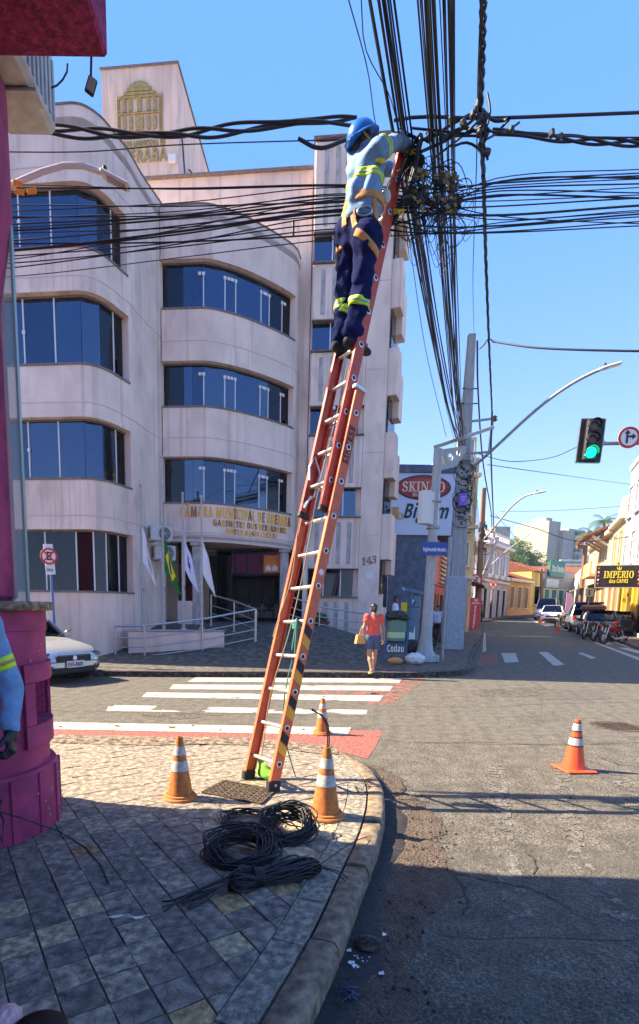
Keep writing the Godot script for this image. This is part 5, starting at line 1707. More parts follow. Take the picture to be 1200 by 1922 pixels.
# ---------------------------------------------------------------- people on the ground; local frame: feet at the origin, facing +z
func figure(o: Node3D, H: float, J: Dictionary, wear: Dictionary, cell: float) -> void:
	var s := H / 1.7
	var g := func(key: String) -> Vector3: return J[key] * H
	var body := Blob.new(); body.k = 0.035 * s
	var hl: Vector3 = g.call("hip_l"); var hr: Vector3 = g.call("hip_r"); var ws: Vector3 = g.call("waist"); var ch: Vector3 = g.call("chest")
	var nk: Vector3 = g.call("neck"); var hd: Vector3 = g.call("head")
	var look: Vector3 = J.get("look", Vector3(0, 0, 1)).normalized()
	var hips := (hl + hr) / 2
	body.bone(hl, hr, 0.098 * s, 0.098 * s).bone(hips, ws, 0.10 * s, 0.09 * s).bone(ws, ch, 0.09 * s, 0.10 * s).bone(ch, nk, 0.08 * s, 0.045 * s).bone(nk, hd, 0.044 * s, 0.045 * s)
	body.bone(hd + Vector3(0, 0.03, -0.01) * s, hd + Vector3(0, -0.055, 0) * s + look * 0.022 * s, 0.082 * s, 0.05 * s)
	body.bone(hd + look * 0.088 * s, hd + look * 0.10 * s + Vector3(0, -0.022, 0) * s, 0.007 * s, 0.012 * s)
	for e in ["_l", "_r"]:
		var sh: Vector3 = g.call("sh" + e); var el: Vector3 = g.call("el" + e); var wr: Vector3 = g.call("wr" + e)
		var hp: Vector3 = g.call("hip" + e); var kn: Vector3 = g.call("kn" + e); var an: Vector3 = g.call("an" + e)
		var toe: Vector3 = J.get("toe" + e, Vector3(0, -0.03, 0.11)) * H
		body.bone(ch, sh, 0.075 * s, 0.05 * s).bone(sh, el, 0.046 * s, 0.036 * s).bone(el, wr, 0.036 * s, 0.026 * s)
		body.bone(hp, kn, 0.082 * s, 0.056 * s).bone(kn, kn.lerp(an, 0.35), 0.054 * s, 0.055 * s).bone(kn.lerp(an, 0.35), an, 0.055 * s, 0.034 * s)
		body.bone(an + Vector3(0, -0.02, -0.02) * s, an + toe, 0.036 * s, 0.026 * s)
		var ear := Vector3(look.z, 0, -look.x) * (0.082 if e == "_r" else -0.082) * s
		body.bone(hd + ear + Vector3(0, 0.005, 0), hd + ear + Vector3(0, -0.02, 0) * s, 0.012 * s, 0.010 * s)
	var mb := MB.new(); body.mesh_into(mb, cell)
	for e in ["_l", "_r"]:
		var wr: Vector3 = g.call("wr" + e); var el: Vector3 = g.call("el" + e)
		if not wear.get("glove", false): hand(mb, wr, wr - el, J.get("palm" + e, Vector3(-1 if e == "_l" else 1, 0, 0)), 0.45, s, 0.005, 1.0 if e == "_r" else -1.0)
	part(o, "body", mb, wear.skin)
	if wear.has("top"):
		var b := Blob.new(); b.k = 0.045 * s
		var sd := Vector3(0.05, 0, 0) * s
		b.bone(ws - sd, ch - sd, 0.102 * s, 0.105 * s).bone(ws + sd, ch + sd, 0.102 * s, 0.105 * s).bone(ch, nk, 0.09 * s, 0.055 * s).bone(hips - sd, ws - sd, 0.112 * s, 0.102 * s).bone(hips + sd, ws + sd, 0.112 * s, 0.102 * s)
		for e in ["_l", "_r"]:
			var sh: Vector3 = g.call("sh" + e); var el: Vector3 = g.call("el" + e); var wr: Vector3 = g.call("wr" + e)
			var f: float = wear.get("sleeve", 0.5)
			b.bone(ch, sh, 0.09 * s, 0.062 * s)
			if f <= 1.0: b.bone(sh, sh.lerp(el, f), 0.062 * s, 0.060 * s)
			else: b.bone(sh, el, 0.062 * s, 0.052 * s).bone(el, el.lerp(wr, f - 1.0), 0.052 * s, 0.042 * s)
		b.wr = 0.005
		b.clip(Vector3(0, wear.get("hem", 0.53) * H, 0), Vector3(0, -1, 0)); b.clip(nk + Vector3(0, 0.012, 0) * s, Vector3(0, 1, -0.2))
		blob_part_local(o, "top", b, cell, wear.top)
		if wear.has("bands"):
			for e in ["_l", "_r"]:
				var a: Vector3 = g.call("sh" + e).lerp(g.call("el" + e), 0.62)
				var ab := Blob.new(); ab.bone(g.call("sh" + e), g.call("el" + e), 0.062 * s, 0.052 * s)
				hug_local(o, "reflective_band", ab, 0.004, a, g.call("el" + e) - g.call("sh" + e), 0.034, M.band_lime)
				hug_local(o, "reflective_stripe", ab, 0.006, a, g.call("el" + e) - g.call("sh" + e), 0.012, M.webbing)
	if wear.has("bottom"):
		var b := Blob.new(); b.k = 0.04 * s
		b.bone(hl, hr, 0.112 * s, 0.112 * s).bone(hips, ws, 0.108 * s, 0.10 * s)
		var f: float = wear.get("leg", 2.0)
		for e in ["_l", "_r"]:
			var hp: Vector3 = g.call("hip" + e); var kn: Vector3 = g.call("kn" + e); var an: Vector3 = g.call("an" + e)
			if f <= 1.0: b.bone(hp, hp.lerp(kn, f), 0.095 * s, 0.078 * s).clip(Vector3(0, hp.lerp(kn, f).y - 0.02, 0), Vector3(0, -1, 0))
			else: b.bone(hp, kn, 0.095 * s, 0.07 * s).bone(kn, kn.lerp(an, f - 1.0), 0.07 * s, 0.06 * s)
		b.wr = 0.004
		b.clip(Vector3(0, ws.y + 0.01, 0), Vector3(0, 1, 0))
		blob_part_local(o, "bottoms", b, cell, wear.bottom)
	if wear.has("hair"):
		var b := Blob.new(); b.k = 0.02 * s
		b.bone(hd + Vector3(0, 0.045, 0) * s - look * 0.012 * s, hd + Vector3(0, -0.03, 0) * s - look * 0.025 * s, 0.088 * s, 0.072 * s)
		b.clip(hd + look * 0.045 * s, look + Vector3(0, -0.4, 0))
		if wear.get("bun", false): b.bone(hd - look * 0.09 * s + Vector3(0, 0.01, 0), hd - look * 0.10 * s, 0.035 * s, 0.03 * s)
		if wear.get("long", 0.0) > 0.0: b.bone(hd - look * 0.05 * s, hd - look * 0.075 * s - Vector3(0, wear.long, 0) * s, 0.06 * s, 0.045 * s)
		blob_part_local(o, "hair", b, cell * 0.8, wear.hair)
	# face
	for sx in [-0.03, 0.03]:
		var ey := MB.new(); var rt := Vector3(look.z, 0, -look.x)
		ey.ball(hd + look * 0.074 * s + rt * sx * s + Vector3(0, 0.008, 0) * s, Vector3.ONE * 0.011 * s, 8, 6); part(o, "eye", ey, M.hair)
	var mo := MB.new(); mo.ball(hd + look * 0.078 * s + Vector3(0, -0.055, 0) * s, Vector3(0.022, 0.006, 0.012) * s, 8, 6); part(o, "mouth", mo, mat("lips", Color(0.25, 0.07, 0.06), 0.5))
	if wear.has("shoe"):
		for e in ["_l", "_r"]:
			var an: Vector3 = g.call("an" + e); var toe: Vector3 = J.get("toe" + e, Vector3(0, -0.03, 0.11)) * H
			var b := Blob.new(); b.k = 0.02
			if wear.get("sandal", false):
				b.bone(an + Vector3(0, -0.05, -0.04) * s, an + toe * 1.08 + Vector3(0, -0.025, 0) * s, 0.03 * s, 0.03 * s); b.clip(an + Vector3(0, -0.052, 0) * s, Vector3(0, 1, 0) - toe * 0.6)
			else: b.bone(an + Vector3(0, -0.012, -0.03) * s, an + toe * 1.08, 0.047 * s, 0.036 * s).bone(an, an + Vector3(0, 0.03, 0), 0.045 * s, 0.045 * s)
			blob_part_local(o, "shoe", b, cell * 0.8, wear.shoe)

func blob_part_local(o: Node3D, called: String, b: Blob, cell: float, m: Material) -> void:
	var mb := MB.new(); b.mesh_into(mb, cell); part(o, called, mb, m)

func hug_local(o: Node3D, called: String, src: Blob, grow: float, c: Vector3, axis: Vector3, half: float, m: Material) -> void:
	var b := Blob.new(); b.k = src.k
	for j in src.a.size(): b.bone(src.a[j], src.a[j] + src.d[j], src.ra[j] + grow, src.ra[j] + src.rb[j] + grow)
	var n := axis.normalized()
	b.clip(c + n * half, n); b.clip(c - n * half, -n)
	blob_part_local(o, called, b, 0.008, m)

func stand() -> Dictionary:
	return {"an_l": Vector3(0.06, 0.045, 0), "an_r": Vector3(-0.06, 0.045, 0), "kn_l": Vector3(0.058, 0.275, 0.012), "kn_r": Vector3(-0.058, 0.275, 0.012), "hip_l": Vector3(0.052, 0.51, 0), "hip_r": Vector3(-0.052, 0.51, 0),
		"waist": Vector3(0, 0.61, 0), "chest": Vector3(0, 0.735, 0.0), "neck": Vector3(0, 0.845, -0.005), "head": Vector3(0, 0.925, 0.01), "sh_l": Vector3(0.105, 0.81, 0), "sh_r": Vector3(-0.105, 0.81, 0),
		"el_l": Vector3(0.135, 0.635, -0.01), "el_r": Vector3(-0.135, 0.635, -0.01), "wr_l": Vector3(0.14, 0.49, 0.03), "wr_r": Vector3(-0.14, 0.49, 0.03)}

func build_people() -> void:
	# woman in the orange top, walking away
	var at := land(698, 1263)
	var J := stand()
	J.an_l = Vector3(0.035, 0.05, -0.09); J.kn_l = Vector3(0.045, 0.27, 0.0); J.toe_l = Vector3(0.0, -0.04, 0.10)
	J.an_r = Vector3(-0.04, 0.045, 0.07); J.kn_r = Vector3(-0.05, 0.275, 0.055)
	J.el_l = Vector3(0.15, 0.65, -0.02); J.wr_l = Vector3(0.13, 0.55, 0.09); J.el_r = Vector3(-0.145, 0.64, -0.015); J.wr_r = Vector3(-0.165, 0.49, 0.02)
	J.head = Vector3(0, 0.92, 0.02)
	var w := thing("person", at, PI + 0.12, "person in an orange top and denim shorts walking away with a tan handbag", "person")
	figure(w, 1.66, J, {"skin": M.skin, "top": mat("top_coral", Color(0.80, 0.115, 0.075), 0.9, 0, "plain", Vector3.ONE * 4, "cloth_n", 0.8), "sleeve": 0.42, "hem": 0.495, "bottom": mat("denim", Color(0.10, 0.16, 0.32), 0.9, 0, "mottle", Vector3.ONE * 6), "leg": 0.66, "hair": M.hair, "bun": true, "long": 0.05, "shoe": mat("sandal", Color(0.35, 0.24, 0.13), 0.8), "sandal": true}, 0.014)
	var hb := thing("handbag", w.to_global(Vector3(0.25, 0.70, 0.05)), PI + 0.12, "tan leather handbag carried by the person in orange", "bag")
	var mb := MB.new(); mb.prism(PackedVector2Array([Vector2(-0.17, 0), Vector2(0.17, 0), Vector2(0.13, 0.21), Vector2(-0.13, 0.21)]), 0.11, Transform3D(Basis(Vector3.UP, 0.2), Vector3(0, 0, -0.05))); part(hb, "bag_body", mb, mat("tan_leather", Color(0.62, 0.30, 0.10), 0.5))
	mb = MB.new(); var hp := PackedVector3Array()
	for k in 13: hp.append(Vector3(-0.08 + 0.16 * k / 12.0, 0.2 + 0.21 * sin(PI * k / 12.0), 0))
	mb.tube(hp, 0.009, 6); part(hb, "handle", mb, M.tan_leather)
	# at the parking meter, and two walking by
	var J2 := stand(); J2.wr_r = Vector3(-0.1, 0.6, 0.16); J2.el_r = Vector3(-0.13, 0.64, 0.02)
	var g := P(742, 1150, -19.0)
	g.y = Hp(g.x, g.z)
	var a := thing("person", Vector3(g.x, g.y, g.z), 1.2, "person in a white top and dark trousers behind the parking meter", "person")
	figure(a, 1.74, J2, {"skin": M.skin2, "top": mat("top_white", Color(0.62, 0.66, 0.72), 0.9), "sleeve": 0.5, "hem": 0.55, "bottom": M.black, "leg": 1.9, "hair": M.hair, "shoe": M.black}, 0.02)
	g = P(822, 1150, -23.6); g.y = Hp(g.x, g.z)
	var J3 := stand(); J3.an_l = Vector3(0.05, 0.045, 0.08); J3.an_r = Vector3(-0.05, 0.06, -0.08); J3.toe_r = Vector3(0, -0.04, 0.09)
	J3.el_l = Vector3(0.15, 0.64, -0.03); J3.wr_l = Vector3(0.15, 0.52, 0.08)
	a = thing("person", g, -0.5, "person in a white blouse and black trousers, pink bag at the side", "person")
	figure(a, 1.66, J3, {"skin": M.skin, "top": mat("top_pale", Color(0.60, 0.64, 0.80), 0.9), "sleeve": 1.6, "hem": 0.52, "bottom": M.black, "leg": 1.9, "hair": M.hair, "long": 0.12, "shoe": M.black}, 0.02)
	mb = MB.new(); mb.ball(Vector3.ZERO, Vector3(0.14, 0.16, 0.08), 14, 10)
	var pb := solo("shoulder_bag", mb, mat("bag_pink", Color(0.75, 0.08, 0.30), 0.5), "bright pink bag between the two people by the big pole", "bag"); pb.position = g + Vector3(-0.32, 0.82, 0.1)
	g = P(811, 1150, -23.9); g.y = Hp(g.x, g.z)
	a = thing("person", g, 2.9, "person in a pink dress half hidden by the grey signal post", "person")
	figure(a, 1.58, stand(), {"skin": M.skin2, "top": mat("top_pink", Color(0.55, 0.05, 0.13), 0.9), "sleeve": 0.6, "hem": 0.5, "bottom": M.top_pink, "leg": 0.7, "hair": M.hair, "long": 0.1, "shoe": M.black}, 0.02)
	g = P(903, 1150, -45.0); g.y = Hp(g.x, g.z)
	a = thing("person", g, 0.4, "far person in dark clothes with a white bag on the left pavement", "person")
	figure(a, 1.7, stand(), {"skin": M.skin2, "top": M.cable_grey, "sleeve": 1.5, "hem": 0.5, "bottom": M.black, "leg": 1.9, "hair": M.hair, "shoe": M.black}, 0.03)
	# colleague at the left edge of the picture
	var J5 := stand()
	J5.sh_l = Vector3(0.118, 0.80, 0.0); J5.el_l = Vector3(0.165, 0.635, -0.02); J5.wr_l = Vector3(0.18, 0.512, 0.045)
	a = thing("person", Vector3(-1.585, 0, -2.62), 0.15, "person in a pale blue work shirt and black gloves, cut off by the left edge", "person")
	figure(a, 1.74, J5, {"skin": M.skin2, "top": M.shirt_blue, "sleeve": 1.92, "hem": 0.47, "bottom": M.trouser_navy, "leg": 1.95, "hair": M.hair, "shoe": M.rubber, "bands": true, "glove": true}, 0.012)
	for e in ["_l", "_r"]:
		var gl := MB.new()
		var wr: Vector3 = J5["wr" + e] * 1.74; var el: Vector3 = J5["el" + e] * 1.74
		hand(gl, wr, wr - el, Vector3(-1 if e == "_l" else 1, 0, 0), 0.7, 1.08, 0.004, 1.0 if e == "_r" else -1.0, 1.2)
		part(a, "glove", gl, M.black)

# ---------------------------------------------------------------- buildings along the side street
# local frame of a frontage: origin at the foot of its left end as seen from the street, x along it, z towards the street
func front(called: String, a: Vector2, b: Vector2, h: float, depth: float, m: Material, label: String, base := 0.0) -> Node3D:
	var t := (b - a).normalized()
	var n := Vector2(-t.y, t.x)
	if n.dot(-a) < 0: n = -n
	var y := Hs(a.y) + 0.1 + base
	var o := thing(called, Vector3(a.x, y, a.y), 0.0, label, "building")
	o.basis = Basis(Vector3(t.x, 0, t.y), Vector3.UP, Vector3(t.x, 0, t.y).cross(Vector3.UP))
	var mb := MB.new(); mb.cube(Vector3(a.distance_to(b) / 2, h / 2 - 0.5, -depth / 2), Vector3(a.distance_to(b), h + 1.0, depth)); part(o, "wall", mb, m)
	return o

func opening(o: Node3D, called: String, x: float, y: float, w: float, h: float, frame: Material, glass: Material, leafs := 2, sill := true) -> void:
	var f := MB.new()
	var t := 0.09
	f.cube(Vector3(x - w / 2 - t / 2, y + h / 2, 0.03), Vector3(t, h + 2 * t, 0.12)); f.cube(Vector3(x + w / 2 + t / 2, y + h / 2, 0.03), Vector3(t, h + 2 * t, 0.12)); f.cube(Vector3(x, y + h + t / 2, 0.03), Vector3(w, t, 0.12))
	if sill: f.cube(Vector3(x, y - 0.05, 0.07), Vector3(w + 0.3, 0.1, 0.2))
	var wn := part(o, called, f, frame)
	for k in leafs:
		var p := MB.new(); p.cube(Vector3(x - w / 2 + w * (k + 0.5) / leafs, y + h / 2, 0.012), Vector3(w / leafs - 0.04, h - 0.04, 0.03)); piece(wn, "pane" if called == "window" else "leaf", p.mesh(), glass)

func ledge(o: Node3D, called: String, x0: float, x1: float, y: float, hh: float, out: float, m: Material) -> void:
	var mb := MB.new(); mb.cube(Vector3((x0 + x1) / 2, y, out / 2 - 0.05), Vector3(x1 - x0, hh, out + 0.1), 0.02); part(o, called, mb, m)

# pitched roof of rows of pantiles
func tiled_roof(o: Node3D, x0: float, x1: float, y: float, run: float, rise: float, over: float) -> void:
	var rf := MB.new()
	rf.prism(PackedVector2Array([Vector2(over, y - 0.05), Vector2(over, y), Vector2(-run, y + rise), Vector2(-2 * run, y), Vector2(-2 * run, y - 0.05)]), x1 - x0, Transform3D(Basis(Vector3(0, 0, -1) * -1.0, Vector3.UP, Vector3(-1, 0, 0)), Vector3(x1, 0, 0)))
	var roof := part(o, "roof", rf, M.tile)
	var n := int((x1 - x0) / 0.32)
	for k in n:
		var x := x0 + (x1 - x0) * (k + 0.5) / n
		var mb := MB.new()
		mb.tube(PackedVector3Array([Vector3(x, y + 0.03, over + 0.02), Vector3(x, y + rise + 0.03, -run)]), 0.11, 6); piece(roof, "tile_row", mb.mesh(), M.tile)

func build_street_left() -> void:
	mat("blue_grey", Color(0.175, 0.205, 0.29), 0.9, 0, "blotch", Vector3.ONE * 0.4, "", 1.0, true)
	mat("sign_wall", Color(0.58, 0.64, 0.78), 0.7)
	mat("red_wall", Color(0.50, 0.055, 0.035), 0.8)
	mat("orange_wall", Color(0.62, 0.17, 0.09), 0.85)
	mat("cream", Color(0.62, 0.50, 0.30), 0.9, 0, "streak", Vector3(0.2, 0.07, 0.2), "", 1.0, true)
	mat("cream_trim", Color(0.66, 0.56, 0.40), 0.9)
	mat("orange_trim", Color(0.60, 0.32, 0.15), 0.9)
	mat("ochre", Color(0.52, 0.33, 0.14), 0.9, 0, "streak", Vector3(0.25, 0.1, 0.25), "", 1.0, true)
	mat("white_wall", Color(0.72, 0.71, 0.70), 0.85, 0, "plain", Vector3.ONE * 0.3, "", 1.0, true)
	mat("lilac_wall", Color(0.60, 0.58, 0.66), 0.85, 0, "blotch", Vector3.ONE * 0.3, "", 1.0, true)
	mat("yellow_wall", Color(0.62, 0.43, 0.12), 0.85)
	mat("teal", Color(0.02, 0.14, 0.11), 0.6)
	mat("tile", Color(0.42, 0.13, 0.06), 0.9, 0, "rust", Vector3.ONE * 0.7)
	mat("grey_wall", Color(0.36, 0.37, 0.39), 0.85, 0, "blotch", Vector3.ONE * 0.3, "", 1.0, true)
	mat("wood_brown", Color(0.17, 0.09, 0.05), 0.7)
	mat("window_pale", Color(0.30, 0.36, 0.42), 0.25)
	# the shop with the big sign on its side wall
	var o := thing("sign_wall_shop", Vector3(4.9, 0.1, -25.0), 0.0, "blue-grey shop building with a restaurant sign on its upper side wall", "building")
	var up := Basis(Vector3.RIGHT, -PI / 2)
	var mb := MB.new(); mb.prism(PackedVector2Array([Vector2(0, 0), Vector2(2.2, 0), Vector2(5.4, 7.6), Vector2(0, 7.6)]), 4.72, Transform3D(up, Vector3.ZERO)); part(o, "wall", mb, M.blue_grey)
	mb = MB.new(); mb.prism(PackedVector2Array([Vector2(0, -0.06), Vector2(3.02, -0.06), Vector2(6.2, 7.6), Vector2(0, 7.6)]), 2.95, Transform3D(up, Vector3(0, 4.72, 0))); part(o, "upper_wall", mb, M.blue_grey)
	mb = MB.new(); mb.cube(Vector3(1.51, 6.02, 0.09), Vector3(2.98, 2.62, 0.05)); part(o, "sign_board", mb, M.sign_wall)
	mb = MB.new(); mb.cube(Vector3(1.51, 7.5, 0.12), Vector3(3.05, 0.32, 0.14)); part(o, "parapet", mb, M.blue_grey)
	mb = MB.new(); mb.box(Transform3D(Basis(Vector3.UP, atan2(7.6, 3.2)), Vector3(2.2 + 1.6 + 0.03, 1.3, -3.8)), Vector3(8.1, 2.5, 0.08)); part(o, "red_shopfront", mb, M.red_wall)
	mb = MB.new(); mb.box(Transform3D(Basis(Vector3.UP, atan2(7.6, 3.2)), Vector3(2.2 + 1.6 + 0.04, 3.6, -3.8)), Vector3(8.1, 2.0, 0.1)); part(o, "orange_fascia", mb, M.orange_wall)
	for k in 9:
		mb = MB.new(); mb.box(Transform3D(Basis(Vector3.UP, atan2(7.6, 3.2)), Vector3(2.2 + 1.2 + 0.1, 2.75 + k * 0.2, -2.6)), Vector3(2.8, 0.06, 0.1)); part(o, "shutter_slat", mb, M.cream_trim)
	for k in 4:
		mb = MB.new(); mb.box(Transform3D(Basis(Vector3.UP, atan2(7.6, 3.2)), Vector3(2.2 + 0.55 + 0.85 * k, 1.1, -1.2 - 2.0 * k)), Vector3(1.2, 2.2, 0.12)); part(o, "doorway", mb, M.glass_black)
	# sign: a red oval with raised cream letters, dark lettering and a stack of coins below
	var disc := func(called: String, c: Vector3, rx: float, ry: float, d: float, m: Material) -> void:
		var pg := PackedVector2Array()
		for k in 36: pg.append(Vector2(cos(TAU * k / 36) * rx, sin(TAU * k / 36) * ry))
		var b := MB.new(); b.prism(pg, d, Transform3D(Basis(), c)); part(o, called, b, m)
	disc.call("oval_border", Vector3(1.55, 6.72, 0.115), 1.20, 0.53, 0.02, mat("sign_black", Color(0.02, 0.012, 0.012), 0.5))
	disc.call("oval_field", Vector3(1.55, 6.72, 0.135), 1.13, 0.47, 0.012, mat("sign_red", Color(0.33, 0.018, 0.022), 0.4))
	disc.call("oval_glow", Vector3(1.55, 6.80, 0.147), 0.85, 0.28, 0.004, mat("sign_red_bright", Color(0.48, 0.05, 0.04), 0.4))
	words(o, "lettering", "SKINÃO", 0.42, 0.03, mat("sign_cream", Color(0.78, 0.60, 0.42), 0.5), Transform3D(Basis(), Vector3(1.55, 6.74, 0.16)), "Droid Serif", true, 1.0, 1.85)
	words(o, "lettering", "SELF SERVICE", 0.15, 0.02, M.sign_cream, Transform3D(Basis(), Vector3(1.55, 6.42, 0.16)), "Droid Sans", true, 1.0, 0.95)
	words(o, "lettering", "Bigtim", 0.62, 0.02, mat("sign_navy", Color(0.012, 0.015, 0.035), 0.5), Transform3D(Basis(Vector3(1, 0, 0), Vector3(0.22, 1, 0), Vector3(0, 0, 1)), Vector3(1.75, 5.72, 0.125)), "Droid Sans", true, 1.0, 1.9)
	for k in 6:
		disc.call("coin", Vector3(0.36, 5.42 + k * 0.085, 0.115), 0.17, 0.045, 0.02, mat("coin_gold", Color(0.55, 0.29, 0.07), 0.5))
	disc.call("coin", Vector3(0.58, 5.50, 0.125), 0.14, 0.15, 0.025, M.coin_gold)
	words(o, "coin_mark", "$", 0.2, 0.01, M.sign_wall, Transform3D(Basis(), Vector3(0.58, 5.50, 0.155)))
	# cream block behind the big pole
	var cb := front("cream_block", Vector2(9.4, -33.0), Vector2(11.7, -33.0), 10.0, 3.0, M.cream, "narrow cream building seen just right of the big concrete pole")
	for k in 3:
		ledge(cb, "ledge", 0, 2.4, 3.2 + 2.9 * k, 0.2, 0.3, M.cream_trim)
		opening(cb, "window", 1.5, 3.9 + 2.9 * k, 0.9, 1.3, M.cream_trim, M.window_pale)
	opening(cb, "door", 1.5, 0.0, 1.1, 2.4, M.orange_trim, M.wood_brown, 2, false)
	var c2 := front("low_pale_house", Vector2(12.2, -36.0), Vector2(17.2, -48.0), 6.2, 6.0, M.white_wall, "low white house with dark awning beside the red restaurant sign")
	for k in 4: opening(c2, "window", 1.6 + 3.0 * k, 3.6, 1.1, 1.7, M.cream_trim, M.window_pale); opening(c2, "door", 1.6 + 3.0 * k, 0.1, 1.2, 2.5, M.cream_trim, M.glass_black, 2, false)
	mb = MB.new(); mb.box(Transform3D(Basis(Vector3.RIGHT, 0.3), Vector3(3.0, 3.0, 0.6)), Vector3(6.0, 0.06, 1.4)); part(c2, "awning", mb, M.black)
	ledge(c2, "cornice", 0, 13.0, 6.2, 0.3, 0.35, M.cream_trim)
	# white house with a balustrade on the outside of the bend
	var wh := front("white_house", Vector2(18.6, -50.0), Vector2(23.9, -57.0), 7.4, 7.0, M.lilac_wall, "white two-storey house with tall windows on the bend of the street")
	var wl := 8.78
	for k in 4:
		opening(wh, "window", 1.2 + 2.1 * k, 4.1, 0.95, 2.0, M.white_wall, M.window_pale); opening(wh, "door", 1.2 + 2.1 * k, 0.1, 1.0, 2.7, M.white_wall, M.glass_black, 2, false)
		ledge(wh, "balcony_rail", 0.5 + 2.1 * k, 1.9 + 2.1 * k, 3.95, 0.35, 0.4, M.white_wall)
	ledge(wh, "string_course", 0, wl, 3.5, 0.22, 0.25, M.white_wall); ledge(wh, "cornice", -0.1, wl + 0.1, 6.8, 0.3, 0.5, M.white_wall)
	for k in 14: mb = MB.new(); mb.lathe(PackedVector2Array([Vector2(0.07, 0), Vector2(0.12, 0.15), Vector2(0.06, 0.4), Vector2(0.08, 0.45)]), Transform3D(Basis(), Vector3(0.3 + k * 0.63, 7.4, -0.1)), 8); part(wh, "baluster", mb, M.white_wall)
	ledge(wh, "top_rail", -0.05, wl, 7.9, 0.12, 0.2, M.white_wall)
	# ochre house with pantiles
	var oc := front("ochre_house", Vector2(23.9, -57.0), Vector2(28.6, -62.0), 3.9, 7.0, M.ochre, "ochre colonial house with an orange tiled roof and shuttered windows")
	for k in 3: opening(oc, "window", 1.3 + 2.1 * k, 0.9, 1.1, 2.2, M.cream_trim, M.wood_brown)
	ledge(oc, "cornice", 0, 6.86, 3.75, 0.3, 0.4, M.cream_trim); ledge(oc, "base_course", 0, 6.86, 0.4, 0.7, 0.08, M.orange_trim)
	tiled_roof(oc, -0.1, 6.9, 3.9, 3.4, 1.2, 0.35)
	# yellow shop and the shop with a teal sign
	var ys := front("yellow_shop", Vector2(28.6, -62.0), Vector2(31.0, -64.2), 4.8, 6.0, M.yellow_wall, "narrow yellow shop between the ochre house and the teal sign")
	opening(ys, "window", 1.6, 1.2, 1.4, 2.0, M.cream_trim, M.glass_black); tiled_roof(ys, 0, 3.2, 4.8, 3.0, 1.2, 0.3)
	var ts := front("teal_shop", Vector2(31.0, -64.2), Vector2(37.0, -69.0), 5.2, 6.0, M.grey_wall, "grey shop with dark green shutters under a teal sign")
	for k in 4: opening(ts, "door", 1.0 + 1.8 * k, 0.0, 1.3, 2.9, M.white_wall, M.teal, 2, false)
	mb = MB.new(); mb.cube(Vector3(2.6, 5.3, 0.25), Vector3(3.6, 1.9, 0.2), 0.03); part(ts, "sign_board", mb, M.teal)
	words(ts, "lettering", "Uta Omoto", 0.7, 0.03, M.white, Transform3D(Basis(), Vector3(2.6, 5.3, 0.37)), "Droid Serif", false, 1.0, 3.0)
	mb = MB.new(); mb.cube(Vector3(1.6, 3.6, 0.2), Vector3(3.0, 1.0, 0.3), 0.03); part(ts, "light_box", mb, M.window_pale)

